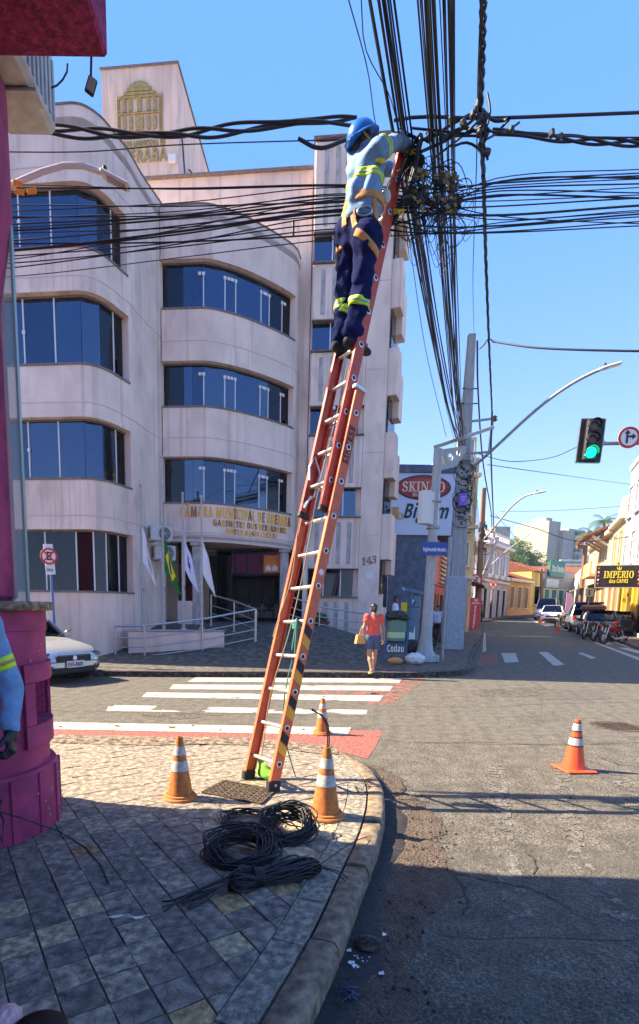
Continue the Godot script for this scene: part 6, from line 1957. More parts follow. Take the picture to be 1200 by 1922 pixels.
func build_street_right() -> void:
	# white modern block, its frontage towards the street and the evening side
	var o := front("white_block", Vector2(23.6, -38.0), Vector2(17.5, -24.2), 10.6, 9.0, M.white_wall, "white three-storey block with tall windows at the right edge")
	var L := 15.09
	for k in 6:
		for r in 2:
			opening(o, "window", 1.2 + 2.5 * k, 4.2 + 3.1 * r, 1.1, 1.9, M.lilac_wall, M.window_pale)
			var h := MB.new(); h.cube(Vector3(1.2 + 2.5 * k, 5.6 + 3.1 * r, 0.03), Vector3(1.15, 0.06, 0.06)); part(o, "transom", h, M.white_wall)
	ledge(o, "parapet", -0.05, L, 10.6, 0.3, 0.12, M.white_wall); ledge(o, "string_course", 0, L, 3.9, 0.25, 0.2, M.lilac_wall)
	for k in 4:
		opening(o, "door", 1.5 + 3.4 * k, 0.0, 2.4, 2.9, M.yellow_wall, M.glass_black, 3, false)
		var pl := MB.new(); pl.cube(Vector3(3.2 + 3.4 * k, 1.6, 0.12), Vector3(0.45, 3.3, 0.3), 0.02); part(o, "yellow_pilaster", pl, mat("shop_yellow", Color(0.72, 0.42, 0.02), 0.6))
	# shop sign hung out over the pavement
	var c := P(1161, 1082, -29.5)
	var s := thing("shop_sign", c, -0.42, "black shop sign with yellow lettering over the pavement on the right", "sign")
	var mb := MB.new(); mb.box(Transform3D(), Vector3(2.15, 1.2, 0.14), 0.015); part(s, "board", mb, M.sign_black)
	for e in [[0, 0.58, 2.1, 0.025], [0, -0.58, 2.1, 0.025], [1.05, 0, 0.025, 1.16], [-1.05, 0, 0.025, 1.16]]:
		mb = MB.new(); mb.cube(Vector3(e[0], e[1], 0.075), Vector3(e[2], e[3], 0.02)); part(s, "edge_trim", mb, M.cream_trim)
	words(s, "lettering", "IMPÉRIO", 0.36, 0.03, mat("letter_yellow", Color(0.80, 0.62, 0.04), 0.5), Transform3D(Basis(), Vector3(0, 0.09, 0.085)), "Droid Serif", true, 1.0, 1.35)
	words(s, "lettering", "das CAPAS", 0.2, 0.03, M.letter_yellow, Transform3D(Basis(), Vector3(0.02, -0.25, 0.085)), "Droid Sans", true, 1.0, 0.85)
	for k in 3: mb = MB.new(); mb.prism(PackedVector2Array([Vector2(-0.03, 0), Vector2(0.03, 0), Vector2(0.05 * (k - 1), 0.2 - 0.04 * absf(k - 1))]), 0.02, Transform3D(Basis(), Vector3(0.06 * (k - 1), 0.36, 0.075))); part(s, "crown_mark", mb, M.letter_yellow)
	for k in 5:
		for sx in [-0.92, 0.92]:
			mb = MB.new(); mb.ball(Vector3(sx, 0.42 - 0.2 * k, 0.08), Vector3(0.05, 0.06, 0.012), 8, 5); part(s, "small_print_mark", mb, [M.lips if M.has("lips") else M.red_wall, M.cream_trim][k % 2])
	mb = MB.new(); mb.bar(Vector3(0.9, 0.6, 0), Vector3(1.6, 1.0, -0.2), 0.03); mb.bar(Vector3(0.9, -0.4, 0), Vector3(1.6, -0.4, -0.2), 0.03); part(s, "bracket", mb, M.black)
	# cream houses
	var a := front("cream_house", Vector2(26.2, -43.6), Vector2(23.6, -38.0), 7.6, 8.0, M.cream, "cream house with a stepped parapet beside the white block")
	ledge(a, "string_course", 0, 6.17, 3.8, 0.25, 0.25, M.cream_trim); ledge(a, "cornice", 0, 6.17, 7.4, 0.25, 0.4, M.cream_trim)
	var pg := PackedVector2Array()
	for k in 13: pg.append(Vector2(3.1 + 2.2 * cos(PI * k / 12), 7.5 + 1.7 * sin(PI * k / 12)))
	mb = MB.new(); mb.prism(pg, 0.3, Transform3D(Basis(), Vector3(0, 0, -0.35))); part(a, "gable", mb, M.cream)
	for k in 2: opening(a, "window", 1.6 + 3.0 * k, 4.5, 1.0, 2.1, M.orange_trim, M.window_pale); opening(a, "door", 1.6 + 3.0 * k, 0.0, 1.5, 2.8, M.orange_trim, M.wood_brown, 2, false)
	var b := front("balcony_house", Vector2(32.0, -57.0), Vector2(26.2, -43.6), 6.8, 8.0, M.cream, "cream and orange house with a balcony under a small tiled canopy")
	ledge(b, "balcony", 7.5, 12.5, 3.6, 0.25, 1.2, M.orange_trim)
	mb = MB.new(); mb.cube(Vector3(10.0, 4.2, 1.1), Vector3(5.0, 1.0, 0.12), 0.02); part(b, "balcony_front", mb, M.orange_trim)
	for k in 4: opening(b, "window", 2.2 + 3.4 * k, 4.0, 1.1, 1.9, M.cream_trim, M.window_pale); opening(b, "door", 2.2 + 3.4 * k, 0.0, 1.4, 2.7, M.orange_trim, M.wood_brown, 2, false)
	var cn := MB.new(); cn.box(Transform3D(Basis(Vector3.RIGHT, 0.42), Vector3(10.0, 7.0, 0.9)), Vector3(5.6, 0.10, 2.2)); var cnp := part(b, "canopy", cn, M.tile)
	for k in 16: mb = MB.new(); mb.box(Transform3D(Basis(Vector3.RIGHT, 0.42), Vector3(7.4 + k * 0.35, 7.08, 0.9)), Vector3(0.2, 0.12, 2.25), 0.03); piece(cnp, "tile_row", mb.mesh(), M.tile)
	for k in 4: mb = MB.new(); mb.box(Transform3D(Basis(Vector3.RIGHT, -0.6), Vector3(7.6 + k * 1.6, 6.3, 0.6)), Vector3(0.18, 0.2, 1.5), 0.03); part(b, "canopy_bracket", mb, M.cream_trim)
	ledge(b, "cornice", 0, 14.6, 6.8, 0.3, 0.4, M.cream_trim)
	mb = MB.new(); mb.box(Transform3D(Basis(Vector3.RIGHT, 0.35), Vector3(4.0, 2.9, 0.8)), Vector3(6.5, 0.06, 1.7)); part(b, "awning", mb, mat("awning_cream", Color(0.55, 0.40, 0.20), 0.8))
	var far_r := front("far_right_house", Vector2(41.0, -76.0), Vector2(32.6, -58.5), 5.0, 8.0, M.white_wall, "low white house farther along the right-hand pavement")
	for k in 4: opening(far_r, "door", 2.4 + 4.4 * k, 0.0, 1.8, 2.6, M.cream_trim, M.glass_black, 2, false)
	# steel post and the small E sign in front of them
	var sp := P(1087, 1160, -52.0)
	var post := thing("steel_post", Vector3(sp.x, Hs(-52) + 0.1, -52.0), 0.0, "dark brown square steel post in front of the cream house", "post")
	mb = MB.new(); mb.cube(Vector3(0, 3.4, 0), Vector3(0.3, 6.8, 0.3), 0.03); part(post, "shaft", mb, M.wood_brown); mb = MB.new(); mb.cube(Vector3(-0.35, 6.7, 0), Vector3(1.0, 0.35, 0.35), 0.03); part(post, "head", mb, M.wood_brown)
	var ep := P(1107, 1112, -33.0)
	var es := thing("parking_sign", Vector3(ep.x, Hs(-33) + 0.1, -33.0), 0.0, "square grey sign with a letter E above the parked cars", "sign")
	mb = MB.new(); mb.cube(Vector3(0, ep.y - Hs(-33) - 0.1, 0), Vector3(0.46, 0.5, 0.03), 0.005); part(es, "plate", mb, mat("plate_olive", Color(0.38, 0.38, 0.26), 0.6))
	words(es, "lettering", "E", 0.3, 0.01, M.black, Transform3D(Basis(), Vector3(0, ep.y - Hs(-33) - 0.1, 0.02)))
	mb = MB.new(); mb.bar(Vector3(0, 0, -0.03), Vector3(0, ep.y - Hs(-33), -0.03), 0.03); part(es, "pole", mb, M.galv)

func build_far() -> void:
	# houses that close the view where the street bends
	var y0 := Hs(-80)
	var rows := [[33.0, 38.5, -74.0, 4.2, "grey_wall", true, "grey shop with a tiled roof behind the parked white van"], [38.5, 45.5, -80.0, 4.6, "cream", true, "cream house with a broad orange tiled roof at the end of the street"], [44.0, 52.0, -88.0, 7.2, "white_wall", false, "white two-storey house above the parked cars, far down the street"], [35.0, 43.0, -96.0, 8.0, "yellow_wall", true, "pale yellow house behind the tiled roofs"], [51.0, 60.0, -100.0, 9.0, "cream", false, "cream block far behind the balcony house"]]
	for r in rows:
		var h := front("far_house", Vector2(r[0], r[2]), Vector2(r[1], r[2]), r[3], 7.0, M[r[4]], r[6])
		var n := int((r[1] - r[0]) / 1.9)
		for k in n:
			opening(h, "window", (r[1] - r[0]) * (k + 0.5) / n, 1.0 if r[3] < 5 else 4.0, 1.0, 1.5, M.cream_trim, M.glass_black)
		if r[5]: tiled_roof(h, -0.2, r[1] - r[0] + 0.2, r[3], 3.4, 1.9, 0.5)
		else: ledge(h, "cornice", -0.1, r[1] - r[0] + 0.1, r[3], 0.3, 0.3, M.white_wall)
	# towers on the hill
	mat("tower_pale", Color(0.46, 0.40, 0.31), 0.9, 0, "streak", Vector3(0.06, 0.02, 0.06), "", 1.0, true)
	mat("tower_shade", Color(0.40, 0.40, 0.40), 0.9)
	var t := thing("apartment_tower", Vector3(87, 1.6, -180), 0.5, "tall pale apartment tower with stacked balconies beyond the street", "building")
	var mb := MB.new(); mb.cube(Vector3(-5.2, 13.7, 0), Vector3(5.5, 27.6, 12)); part(t, "stair_wing", mb, M.tower_pale)
	mb = MB.new(); mb.cube(Vector3(-1.2, 12.4, 1.0), Vector3(3.4, 25, 13)); part(t, "wing", mb, M.tower_pale)
	mb = MB.new(); mb.cube(Vector3(4.4, 12.8, 0.5), Vector3(8.2, 25.8, 13)); part(t, "wing", mb, M.tower_pale)
	mb = MB.new(); mb.cube(Vector3(-1.8, 27.2, -1), Vector3(3.0, 4.4, 5)); part(t, "lift_housing", mb, M.tower_pale)
	for k in 10:
		var y := 1.6 + k * 2.45
		mb = MB.new(); mb.cube(Vector3(4.9, y - 0.3, 7.3), Vector3(3.6, 0.75, 1.0)); part(t, "balcony", mb, M.tower_pale)
		for j in 2: mb = MB.new(); mb.cube(Vector3(3.95 + 1.9 * j, y + 0.75, 7.02), Vector3(1.4, 1.25, 0.1)); part(t, "window", mb, M.glass_black)
		mb = MB.new(); mb.cube(Vector3(-7.97, y + 0.6, 1.5), Vector3(0.1, 0.9, 0.7)); part(t, "window", mb, M.tower_shade)
		for j in 2: mb = MB.new(); mb.cube(Vector3(1.6 + 6.0 * j, y + 0.6, 7.02), Vector3(0.7, 0.9, 0.1)); part(t, "window", mb, M.tower_shade)
		mb = MB.new(); mb.cube(Vector3(-1.2, y + 0.6, 7.52), Vector3(0.8, 0.9, 0.1)); part(t, "window", mb, M.tower_shade)
	var t2 := thing("apartment_tower", Vector3(66, 1.6, -165), 0.1, "distant white tower half hidden behind the white house", "building")
	mb = MB.new(); mb.cube(Vector3(-1.5, 12, 0), Vector3(4.6, 24, 8)); part(t2, "wing", mb, M.tower_pale)
	mb = MB.new(); mb.cube(Vector3(2.4, 9.6, 0.5), Vector3(3.2, 19.2, 8)); part(t2, "wing", mb, M.tower_pale)
	for k in 7: mb = MB.new(); mb.cube(Vector3(2.4, 3.0 + 2.4 * k, 4.6), Vector3(2.8, 1.0, 0.2)); part(t2, "window", mb, M.tower_shade)
	var t3 := thing("office_block", Vector3(128, 1.6, -230), -0.3, "low pale blue office block on the skyline right of the tall tower", "building")
	mb = MB.new(); mb.cube(Vector3(0, 11.5, 0), Vector3(20, 23, 10)); part(t3, "wing", mb, M.tower_pale)
	for k in 4: mb = MB.new(); mb.cube(Vector3(0, 10.0 + 3.4 * k, 5.05), Vector3(19, 1.2, 0.2)); part(t3, "window_band", mb, M.window_pale)
	# trees behind the roofs
	var lm := leaf_mat("tree_leaf", Color(0.05, 0.085, 0.022)); var lm2 := leaf_mat("tree_leaf_dark", Color(0.03, 0.058, 0.02))
	var spots := [[40.0, -92.0, 10.2, 4.6, "broad green tree behind the ochre house roof"], [45.5, -96.0, 9.6, 3.8, "green tree right of the broad one, in front of the tall tower"], [36.0, -88.0, 9.4, 3.4, "smaller dark green tree at the left of the tree group"], [58.0, -112.0, 9.0, 2.8, "rounded tree behind the white house at the end of the street"], [64.0, -118.0, 8.6, 2.6, "tree nearest the dark steel post on the skyline"]]
	for s in spots:
		var tr := thing("tree", Vector3(s[0], y0, s[1]), 0.0, s[4], "tree", "trees beyond the roofs")
		mb = MB.new(); mb.tube(PackedVector3Array([Vector3(0, -0.5, 0), Vector3(0.15, s[2] * 0.35, 0.1), Vector3(-0.1, s[2] * 0.7, 0)]), [0.28, 0.22, 0.12], 8)
		for k in 5: mb.tube(PackedVector3Array([Vector3(0.1, s[2] * 0.4, 0), Vector3(rnd(-1, 1), s[2] * 0.6, rnd(-1, 1)), Vector3(rnd(-2, 2), s[2] * 0.8, rnd(-2, 2))]), [0.14, 0.09, 0.04], 6)
		part(tr, "trunk", mb, M.wood_brown)
		var cr := MB.new(); var c2 := MB.new()
		for k in 16:
			var d: Vector3 = Vector3(rng.randfn(), rng.randfn() * 0.6, rng.randfn()).normalized() * s[3] * rnd(0.3, 0.95)
			(cr if k % 2 else c2).add(leaves(Vector3(0, s[2] * 0.82, 0) + d * Vector3(1.15, 0.75, 1), Vector3(1, 0.7, 1) * s[3] * rnd(0.28, 0.45), 330, 0.19))
		part(tr, "crown", cr, lm); part(tr, "crown", c2, lm2)
	for q in [[1112.0, 1000.0, -66.0, "palm with drooping fronds above the cream houses"], [1135.0, 978.0, -70.0, "second palm, mostly behind the cream gable"]]:
		var c := P(q[0], q[1], q[2])
		var pm := thing("palm_tree", Vector3(c.x, y0, c.z), 0.0, q[3], "palm")
		mb = MB.new(); mb.tube(PackedVector3Array([Vector3(0.3, 0, 0), Vector3(0.1, c.y * 0.5, 0), Vector3(0, c.y - y0, 0)]), [0.28, 0.22, 0.16], 8); part(pm, "trunk", mb, M.wood_brown)
		for k in 15:
			var a := TAU * k / 15.0 + rnd(-0.2, 0.2); var el := rnd(-0.1, 0.9)
			var f := MB.new()
			var pts := PackedVector3Array(); var p := Vector3(0, c.y - y0, 0); var dir := Vector3(cos(a) * cos(el), sin(el), sin(a) * cos(el))
			for j in 9: pts.append(p); p += dir * 0.25; dir = (dir + Vector3(0, -0.16, 0)).normalized()
			f.tube(pts, 0.03, 5)
			for j in range(1, 9):
				for sd in [-1, 1]:
					for sub in 2:
						var b: Vector3 = pts[j].lerp(pts[j - 1], sub * 0.5); var sdv: Vector3 = Vector3(-sin(a), -0.5, cos(a)) * 0.5 * sd
						sdv.y = -0.38
						var t0 := (pts[j] - pts[j - 1]) * 0.28
						f.tri(b - t0 * 0.5, b + t0 * 0.5, b + sdv + t0 * 1.2)
			part(pm, "frond", f, lm)

# ---------------------------------------------------------------- posts, lamps, signs
func lamp_head(o: Node3D, a: Vector3, dir: Vector3, s := 1.0) -> void:
	var d := dir.normalized()
	var x := d.cross(Vector3.UP).normalized()
	var t := Transform3D(Basis(x, x.cross(d) * 1.0, -d), a)
	var mb := MB.new(); mb.box(t * Transform3D(Basis(), Vector3(0, 0, -0.33 * s)), Vector3(0.24, 0.09, 0.62) * s, 0.04 * s); part(o, "lamp_housing", mb, mat("lamp_grey", Color(0.60, 0.61, 0.60), 0.5), true)
	mb = MB.new(); mb.box(t * Transform3D(Basis(), Vector3(0, -0.047 * s, -0.38 * s)), Vector3(0.18, 0.012, 0.4) * s, 0.004); part(o, "lamp_lens", mb, M.lamp_glass, true)
	mb = MB.new(); mb.box(t * Transform3D(Basis(), Vector3(0, 0, -0.0)), Vector3(0.1, 0.1, 0.14) * s, 0.02); part(o, "lamp_clamp", mb, M.lamp_grey, true)
	mb = MB.new(); mb.lathe(PackedVector2Array([Vector2(0.045, 0), Vector2(0.045, 0.09), Vector2(0.03, 0.11), Vector2(0, 0.11)]), Transform3D(Basis.from_scale(Vector3.ONE * s), a + d * 0.12 * s + Vector3(0, 0.045 * s, 0)), 12); part(o, "photocell", mb, M.black, true)

func pole(label: String, base: Vector3, top: Vector3, r0: float, r1: float, m: Material) -> Node3D:
	var o := thing("utility_pole", base, 0.0, label, "utility pole")
	var mb := MB.new()
	var ring := []
	for k in 13:
		var t := k / 12.0
		var c := base.lerp(top, t); var r := lerpf(r0, r1, t)
		ring.append(PackedVector3Array([c + Vector3(-r, 0, -r * 0.72), c + Vector3(-r, 0, r * 0.6), c + Vector3(-r * 0.86, 0, r * 0.74), c + Vector3(r * 0.86, 0, r * 0.74), c + Vector3(r, 0, r * 0.6), c + Vector3(r, 0, -r * 0.72)]))
	ring.reverse()
	mb.loft(ring, true, true, false)
	for k in range(1, 5): mb.tri(ring[0][0], ring[0][k], ring[0][k + 1])
	part(o, "shaft", mb, m, true)
	return o

func round_sign(o: Node3D, c: Vector3, r: float, turn: float) -> void:
	var t := Transform3D(Basis(Vector3.UP, turn) * Basis(Vector3.RIGHT, PI / 2), c)
	var mb := MB.new(); mb.lathe(PackedVector2Array([Vector2(0, -0.006), Vector2(r, -0.006), Vector2(r, 0.004), Vector2(0, 0.005)]), t, 28); part(o, "sign_plate", mb, M.white, true)
	mb = MB.new(); mb.lathe(PackedVector2Array([Vector2(r * 0.76, 0.006), Vector2(r * 0.78, 0.009), Vector2(r * 0.98, 0.009), Vector2(r, 0.004)]), t, 28); part(o, "sign_ring", mb, mat("sign_ring_red", Color(0.55, 0.025, 0.02), 0.5), true)

func no_stopping(o: Node3D, c: Vector3, r: float, turn: float) -> void:
	round_sign(o, c, r, turn)
	var b := Basis(Vector3.UP, turn)
	for a in [PI / 4, -PI / 4]:
		var mb := MB.new(); mb.box(Transform3D(b * Basis(Vector3.BACK, a), c + b * Vector3(0, 0, 0.012)), Vector3(r * 1.7, r * 0.17, 0.004)); part(o, "sign_bar", mb, M.sign_ring_red, true)
	var bt := Transform3D(b, c + b * Vector3(0, 0, 0.008))
	words(o, "sign_letter", "E", r * 1.0, 0.004, M.black, o.global_transform.affine_inverse() * bt)

func build_street_furniture() -> void:
	mat("concrete", Color(0.40, 0.385, 0.36), 0.95, 0, "streak", Vector3(0.9, 0.25, 0.9), "grain_n", 0.5, true)
	mat("concrete_paint", Color(0.40, 0.42, 0.44), 0.9, 0, "plain", Vector3.ONE, "", 1.0, true)
	mat("bin_blue", Color(0.03, 0.10, 0.24), 0.6)
	mat("meter_blue", Color(0.13, 0.205, 0.27), 0.5, 0, "plain", Vector3.ONE * 2)
	var mb: MB
	# big concrete pole
	var base := land(848, 1218)
	var z := base.z
	var top := P(886, 628, z)
	var o := pole("tall tapering concrete pole with a purple box and coiled wires", base, top, 0.33, 0.125, M.concrete)
	mb = MB.new(); mb.cube(base + Vector3(0, 1.35, 0.0), Vector3(0.72, 2.75, 0.56), 0.03); part(o, "painted_base", mb, M.concrete_paint, true)
	var on := func(y: float) -> Vector3:
		return base.lerp(top, clampf((y - base.y) / (top.y - base.y), 0, 1))
	for y in [4.4, 5.9, 7.0, 7.4, 8.9, 9.4]:
		var c: Vector3 = on.call(y)
		mb = MB.new(); mb.cube(c, Vector3(0.34 - (y - 4.0) * 0.012, 0.06, 0.3), 0.008); part(o, "steel_band", mb, M.galv, true)
	for e in [[4.4, 0.32], [5.9, 0.26], [8.9, 0.25], [9.4, 0.25]]:
		var c: Vector3 = on.call(e[0]); mb = MB.new(); mb.bar(c + Vector3(-e[1], 0, 0.1), c + Vector3(e[1] + 0.08, 0, 0.1), 0.022, 6); part(o, "through_bolt", mb, M.black, true)
	# conduits down the left face
	for k in 2:
		mb = MB.new(); var p := PackedVector3Array()
		for j in 12: var y := base.y + 0.1 + 6.4 * j / 11.0; p.append(on.call(y) + Vector3(-0.30 + 0.012 * j - 0.07 * k, 0, 0.2))
		mb.tube(p, 0.035, 7); part(o, "conduit", mb, M.galv if k else M.concrete_paint, true)
	# frame arm with insulator, top right
	var f0: Vector3 = on.call(8.3)
	mb = MB.new(); mb.beam(f0, f0 + Vector3(0.95, 0.1, 0.1), 0.07, 0.07); mb.beam(f0 + Vector3(0.92, 0.1, 0.1), f0 + Vector3(0.86, -1.1, 0.1), 0.07, 0.07); mb.beam(f0 + Vector3(0, -1.1, 0), f0 + Vector3(0.9, -1.05, 0.1), 0.07, 0.07); part(o, "frame_arm", mb, M.galv, true)
	mb = MB.new(); mb.lathe(PackedVector2Array([Vector2(0.05, 0), Vector2(0.11, 0.05), Vector2(0.05, 0.1), Vector2(0.1, 0.14), Vector2(0.04, 0.2), Vector2(0, 0.2)]), Transform3D(Basis(), f0 + Vector3(0.98, 0.0, 0.1)), 12); part(o, "insulator", mb, M.wood_brown, true)
	# hardware wrapped round the shaft
	mb = MB.new()
	for k in 70:
		var y := rnd(4.6, 6.9)
		var c: Vector3 = on.call(y) + Vector3(rnd(-0.27, 0.27), 0, rnd(0.16, 0.26))
		mb.box(Transform3D(Basis(Vector3.UP, rnd(0, 3)) * Basis(Vector3.RIGHT, rnd(0, 3)), c), Vector3(rnd(0.03, 0.09), rnd(0.03, 0.14), rnd(0.03, 0.06)), 0.008)
	var hw := part(o, "cable_hardware", mb, M.cable_grey, true); hw.set_meta("kind", "stuff")
	for k in 8:
		mb = MB.new(); var p := PackedVector3Array()
		var y := rnd(4.7, 7.0); var rx := rnd(0.2, 0.42); var ry := rnd(0.1, 0.4)
		for j in 21: var a := TAU * j / 20; p.append(on.call(y) + Vector3(cos(a) * rx, sin(a) * ry, 0.24 + 0.03 * sin(a * 2)))
		mb.tube(p, 0.012, 5, false); part(o, "wire_loop", mb, M.cable, true)
	var pc := P(868, 938, z + 0.35)
	mb = MB.new(); mb.box(Transform3D(Basis(Vector3.BACK, 0.05), pc), Vector3(0.30, 0.46, 0.18), 0.03); part(o, "purple_box", mb, mat("box_purple", Color(0.17, 0.09, 0.48), 0.4), true)
	for k in 3:
		mb = MB.new(); mb.box(Transform3D(Basis(), pc + Vector3(0, 0.09 - 0.07 * k, 0.092)), Vector3(0.16 - 0.03 * k, 0.025, 0.006)); part(o, "box_print", mb, mat("box_print_lilac", Color(0.5, 0.42, 0.7), 0.5), true)
	for k in 2:
		mb = MB.new(); var p := PackedVector3Array()
		for j in 29: var a := TAU * j / 28; p.append(pc + Vector3(cos(a) * (0.32 + 0.02 * k), sin(a) * (0.35 + 0.015 * k) - 0.08, -0.04 + 0.02 * k))
		mb.tube(p, 0.014, 5, false); part(o, "wire_loop", mb, M.cable, true)
	# its street lamp
	var l0: Vector3 = on.call(6.45)
	var lt := P(1128, 699, z + 2.6)
	var lm := thing("street_lamp", l0, 0.0, "long-armed street lamp on the big concrete pole, nearest the traffic light", "street lamp", "street lamps over the side street")
	mb = MB.new()
	var ap := PackedVector3Array()
	for k in 17:
		var t := k / 16.0
		ap.append(l0.lerp(lt, t) + Vector3(0, 0.62 * sin(PI * t) * t * 0.9 + 0.10 * t, 0))
	mb.tube(ap, 0.055, 8); part(lm, "arm", mb, M.galv, true)
	lamp_head(lm, lt + Vector3(0, 0.1, 0), Vector3(1, 0.22, 0.3), 0.9)
	mb = MB.new(); mb.box(Transform3D(Basis(Vector3.BACK, 0.6), l0 + Vector3(0.1, 0.08, 0.1)), Vector3(0.8, 0.2, 0.1), 0.02); part(lm, "bracket", mb, M.galv, true)
	# second and third poles
	var b2 := Vector3(14.2, Hp(14.2, -38.5), -38.5)
	var t2 := P(909, 916, -38.5)
	var o2 := pole("dark leaning utility pole behind the red restaurant sign", b2, t2, 0.2, 0.13, M.wood_brown)
	for y in [3.6, 4.4, 5.4, 6.2]:
		var c := b2.lerp(t2, (y - b2.y) / (t2.y - b2.y)); mb = MB.new(); mb.bar(c + Vector3(-0.5, 0, 0), c + Vector3(0.5, 0, 0), 0.03, 6); part(o2, "bracket", mb, M.black, true)
	mb = MB.new()
	for k in 30: var c := b2.lerp(t2, rnd(0.55, 0.75)); mb.cube(c + Vector3(rnd(-0.25, 0.3), 0, rnd(0.1, 0.2)), Vector3(0.12, rnd(0.1, 0.4), 0.1), 0.02)
	var hw2 := part(o2, "cable_hardware", mb, M.cable_grey, true); hw2.set_meta("kind", "stuff")
	var a2 := b2.lerp(t2, 0.62); var e2 := P(1004, 926, -35.0)
	var lm2 := thing("street_lamp", a2, 0.0, "farther street lamp on the dark leaning pole", "street lamp", "street lamps over the side street")
	ap = PackedVector3Array()
	for k in 13: var t := k / 12.0; ap.append(a2.lerp(e2, t) + Vector3(0, 0.9 * sin(PI * t) * t, 0))
	mb = MB.new(); mb.tube(ap, 0.06, 8); part(lm2, "arm", mb, M.galv, true); lamp_head(lm2, e2, Vector3(1, 0.2, 0.3), 1.05)
	no_stopping(o2, P(893, 1089, -38.1), 0.42, -0.3)
	var b3 := Vector3(17.6, Hp(17.6, -50.0), -50.0); var t3 := P(934, 1008, -50.0)
	var o3 := pole("third utility pole in front of the white house", b3, t3, 0.2, 0.13, M.concrete)
	mb = MB.new(); mb.tube(PackedVector3Array([b3.lerp(t3, 0.6), b3.lerp(t3, 0.8) + Vector3(1.2, 0.3, 0.5), b3.lerp(t3, 0.95) + Vector3(2.6, 0.6, 1)]), 0.05, 6); part(o3, "lamp_arm", mb, M.galv, true)
	no_stopping(o3, P(926, 1097, -49.6), 0.36, -0.3)
	var b4 := Vector3(30.3, Hs(-62) + 0.1, -62.5); var o4 := pole("far utility pole by the teal shop", b4, P(1017, 1068, -62.5), 0.18, 0.12, M.wood_brown)
	# grey steel signal post with a tapering base and a perforated arm
	var s0 := land(797, 1241)
	var s1 := P(823, 843, s0.z)
	var sp := thing("signal_post", s0, 0.0, "grey steel signal post on a flared foot with a perforated arm", "post")
	mb = MB.new()
	mb.lathe(PackedVector2Array([Vector2(0.32, 0), Vector2(0.31, 0.18), Vector2(0.22, 0.32), Vector2(0.165, 0.75), Vector2(0.14, 1.6), Vector2(0.115, (s1.y - s0.y))]), Transform3D(Basis(Vector3.RIGHT, Vector3(s1.x - s0.x, s1.y - s0.y, 0) / (s1.y - s0.y), Vector3.BACK), s0) * Transform3D(Basis(Vector3.UP, PI / 8), Vector3.ZERO), 8); part(sp, "shaft", mb, mat("post_grey", Color(0.42, 0.445, 0.45), 0.6, 0, "streak", Vector3(1, 0.4, 1)), true)
	mb = MB.new(); mb.cube(s0 + Vector3(0, 0.09, 0), Vector3(0.72, 0.2, 0.5), 0.02); part(sp, "foot", mb, M.post_grey, true)
	var e1 := P(926, 802, s0.z - 1.2)
	mb = MB.new(); mb.beam(s1 + Vector3(-0.1, 0.05, 0), e1, 0.09, 0.10, Vector3.UP, 0.01); part(sp, "arm", mb, M.post_grey, true)
	var dirn := (e1 - s1); dirn.y = 0; dirn = dirn.normalized()
	var web := CSGPolygon3D.new()
	web.name = "perforated_web"
	web.polygon = PackedVector2Array([Vector2(0, -0.02), Vector2(1.15, 0.28), Vector2(1.15, 0.12), Vector2(0.75, -0.35), Vector2(0.1, -0.55), Vector2(0, -0.55)])
	web.depth = 0.03
	web.material = M.post_grey
	sp.add_child(web)
	web.global_transform = Transform3D(Basis(dirn, Vector3.UP, dirn.cross(Vector3.UP)), s1)
	for h in [[0.22, -0.27, 0.12], [0.52, -0.12, 0.10], [0.82, 0.02, 0.08]]:
		var c := CSGCylinder3D.new(); c.name = "hole"; c.radius = h[2]; c.height = 0.2; c.sides = 20; c.operation = CSGShape3D.OPERATION_SUBTRACTION; c.material = M.post_grey
		c.transform = Transform3D(Basis(Vector3.RIGHT, PI / 2), Vector3(h[0], h[1], 0.015)); web.add_child(c)
	for k in 2:
		mb = MB.new(); mb.cube(s1.lerp(s0, 0.24 + 0.12 * k) , Vector3(0.3, 0.05, 0.3), 0.01); part(sp, "clamp", mb, M.galv, true)
	var bx := P(803, 954, s0.z + 0.1)
	for k in 2:
		mb = MB.new(); mb.box(Transform3D(Basis(Vector3.UP, 0.3), bx + Vector3(-0.10 + 0.27 * k, 0, 0.08 - 0.2 * k)), Vector3(0.29, 0.88, 0.26), 0.02); part(sp, "equipment_box", mb, mat("box_white", Color(0.62, 0.63, 0.60), 0.5), true)
	# street name plate
	var np := P(816, 1030, s0.z + 0.25)
	var ns := thing("street_name_sign", np, 0.0, "blue street name plate on the grey signal post", "sign")
	mb = MB.new(); mb.box(Transform3D(Basis(Vector3.UP, 0.12), Vector3.ZERO), Vector3(0.74, 0.36, 0.015), 0.003); part(ns, "plate", mb, mat("plate_blue", Color(0.012, 0.06, 0.28), 0.5))
	words(ns, "lettering", "Rua", 0.09, 0.004, M.white, Transform3D(Basis(Vector3.UP, 0.12), Vector3(-0.24, 0.11, 0.01)))
	words(ns, "lettering", "Segismundo Mendes", 0.1, 0.004, M.white, Transform3D(Basis(Vector3.UP, 0.12), Vector3(0, -0.02, 0.01)), "Droid Sans", true, 1.0, 0.66)
	mb = MB.new(); mb.cube(Vector3(0.45, 0, -0.02), Vector3(0.06, 0.4, 0.04)); part(ns, "clamp", mb, M.galv)
	# thin pipe in front of the big pole
	var tp := land(830, 1240)
	mb = MB.new(); mb.bar(tp, tp + Vector3(0.05, 3.6, -0.1), 0.045, 8)
	solo("drain_pipe", mb, M.galv, "thin grey upright pipe between the signal post and the concrete pole", "pipe")
	# parking meter
	var m0 := land(772, 1216)
	var pm := thing("parking_meter", m0, 0.0, "blue-grey parking meter column with a solar panel and yellow side panel", "parking meter")
	pm.scale = Vector3(1.06, 1.2, 1.06)
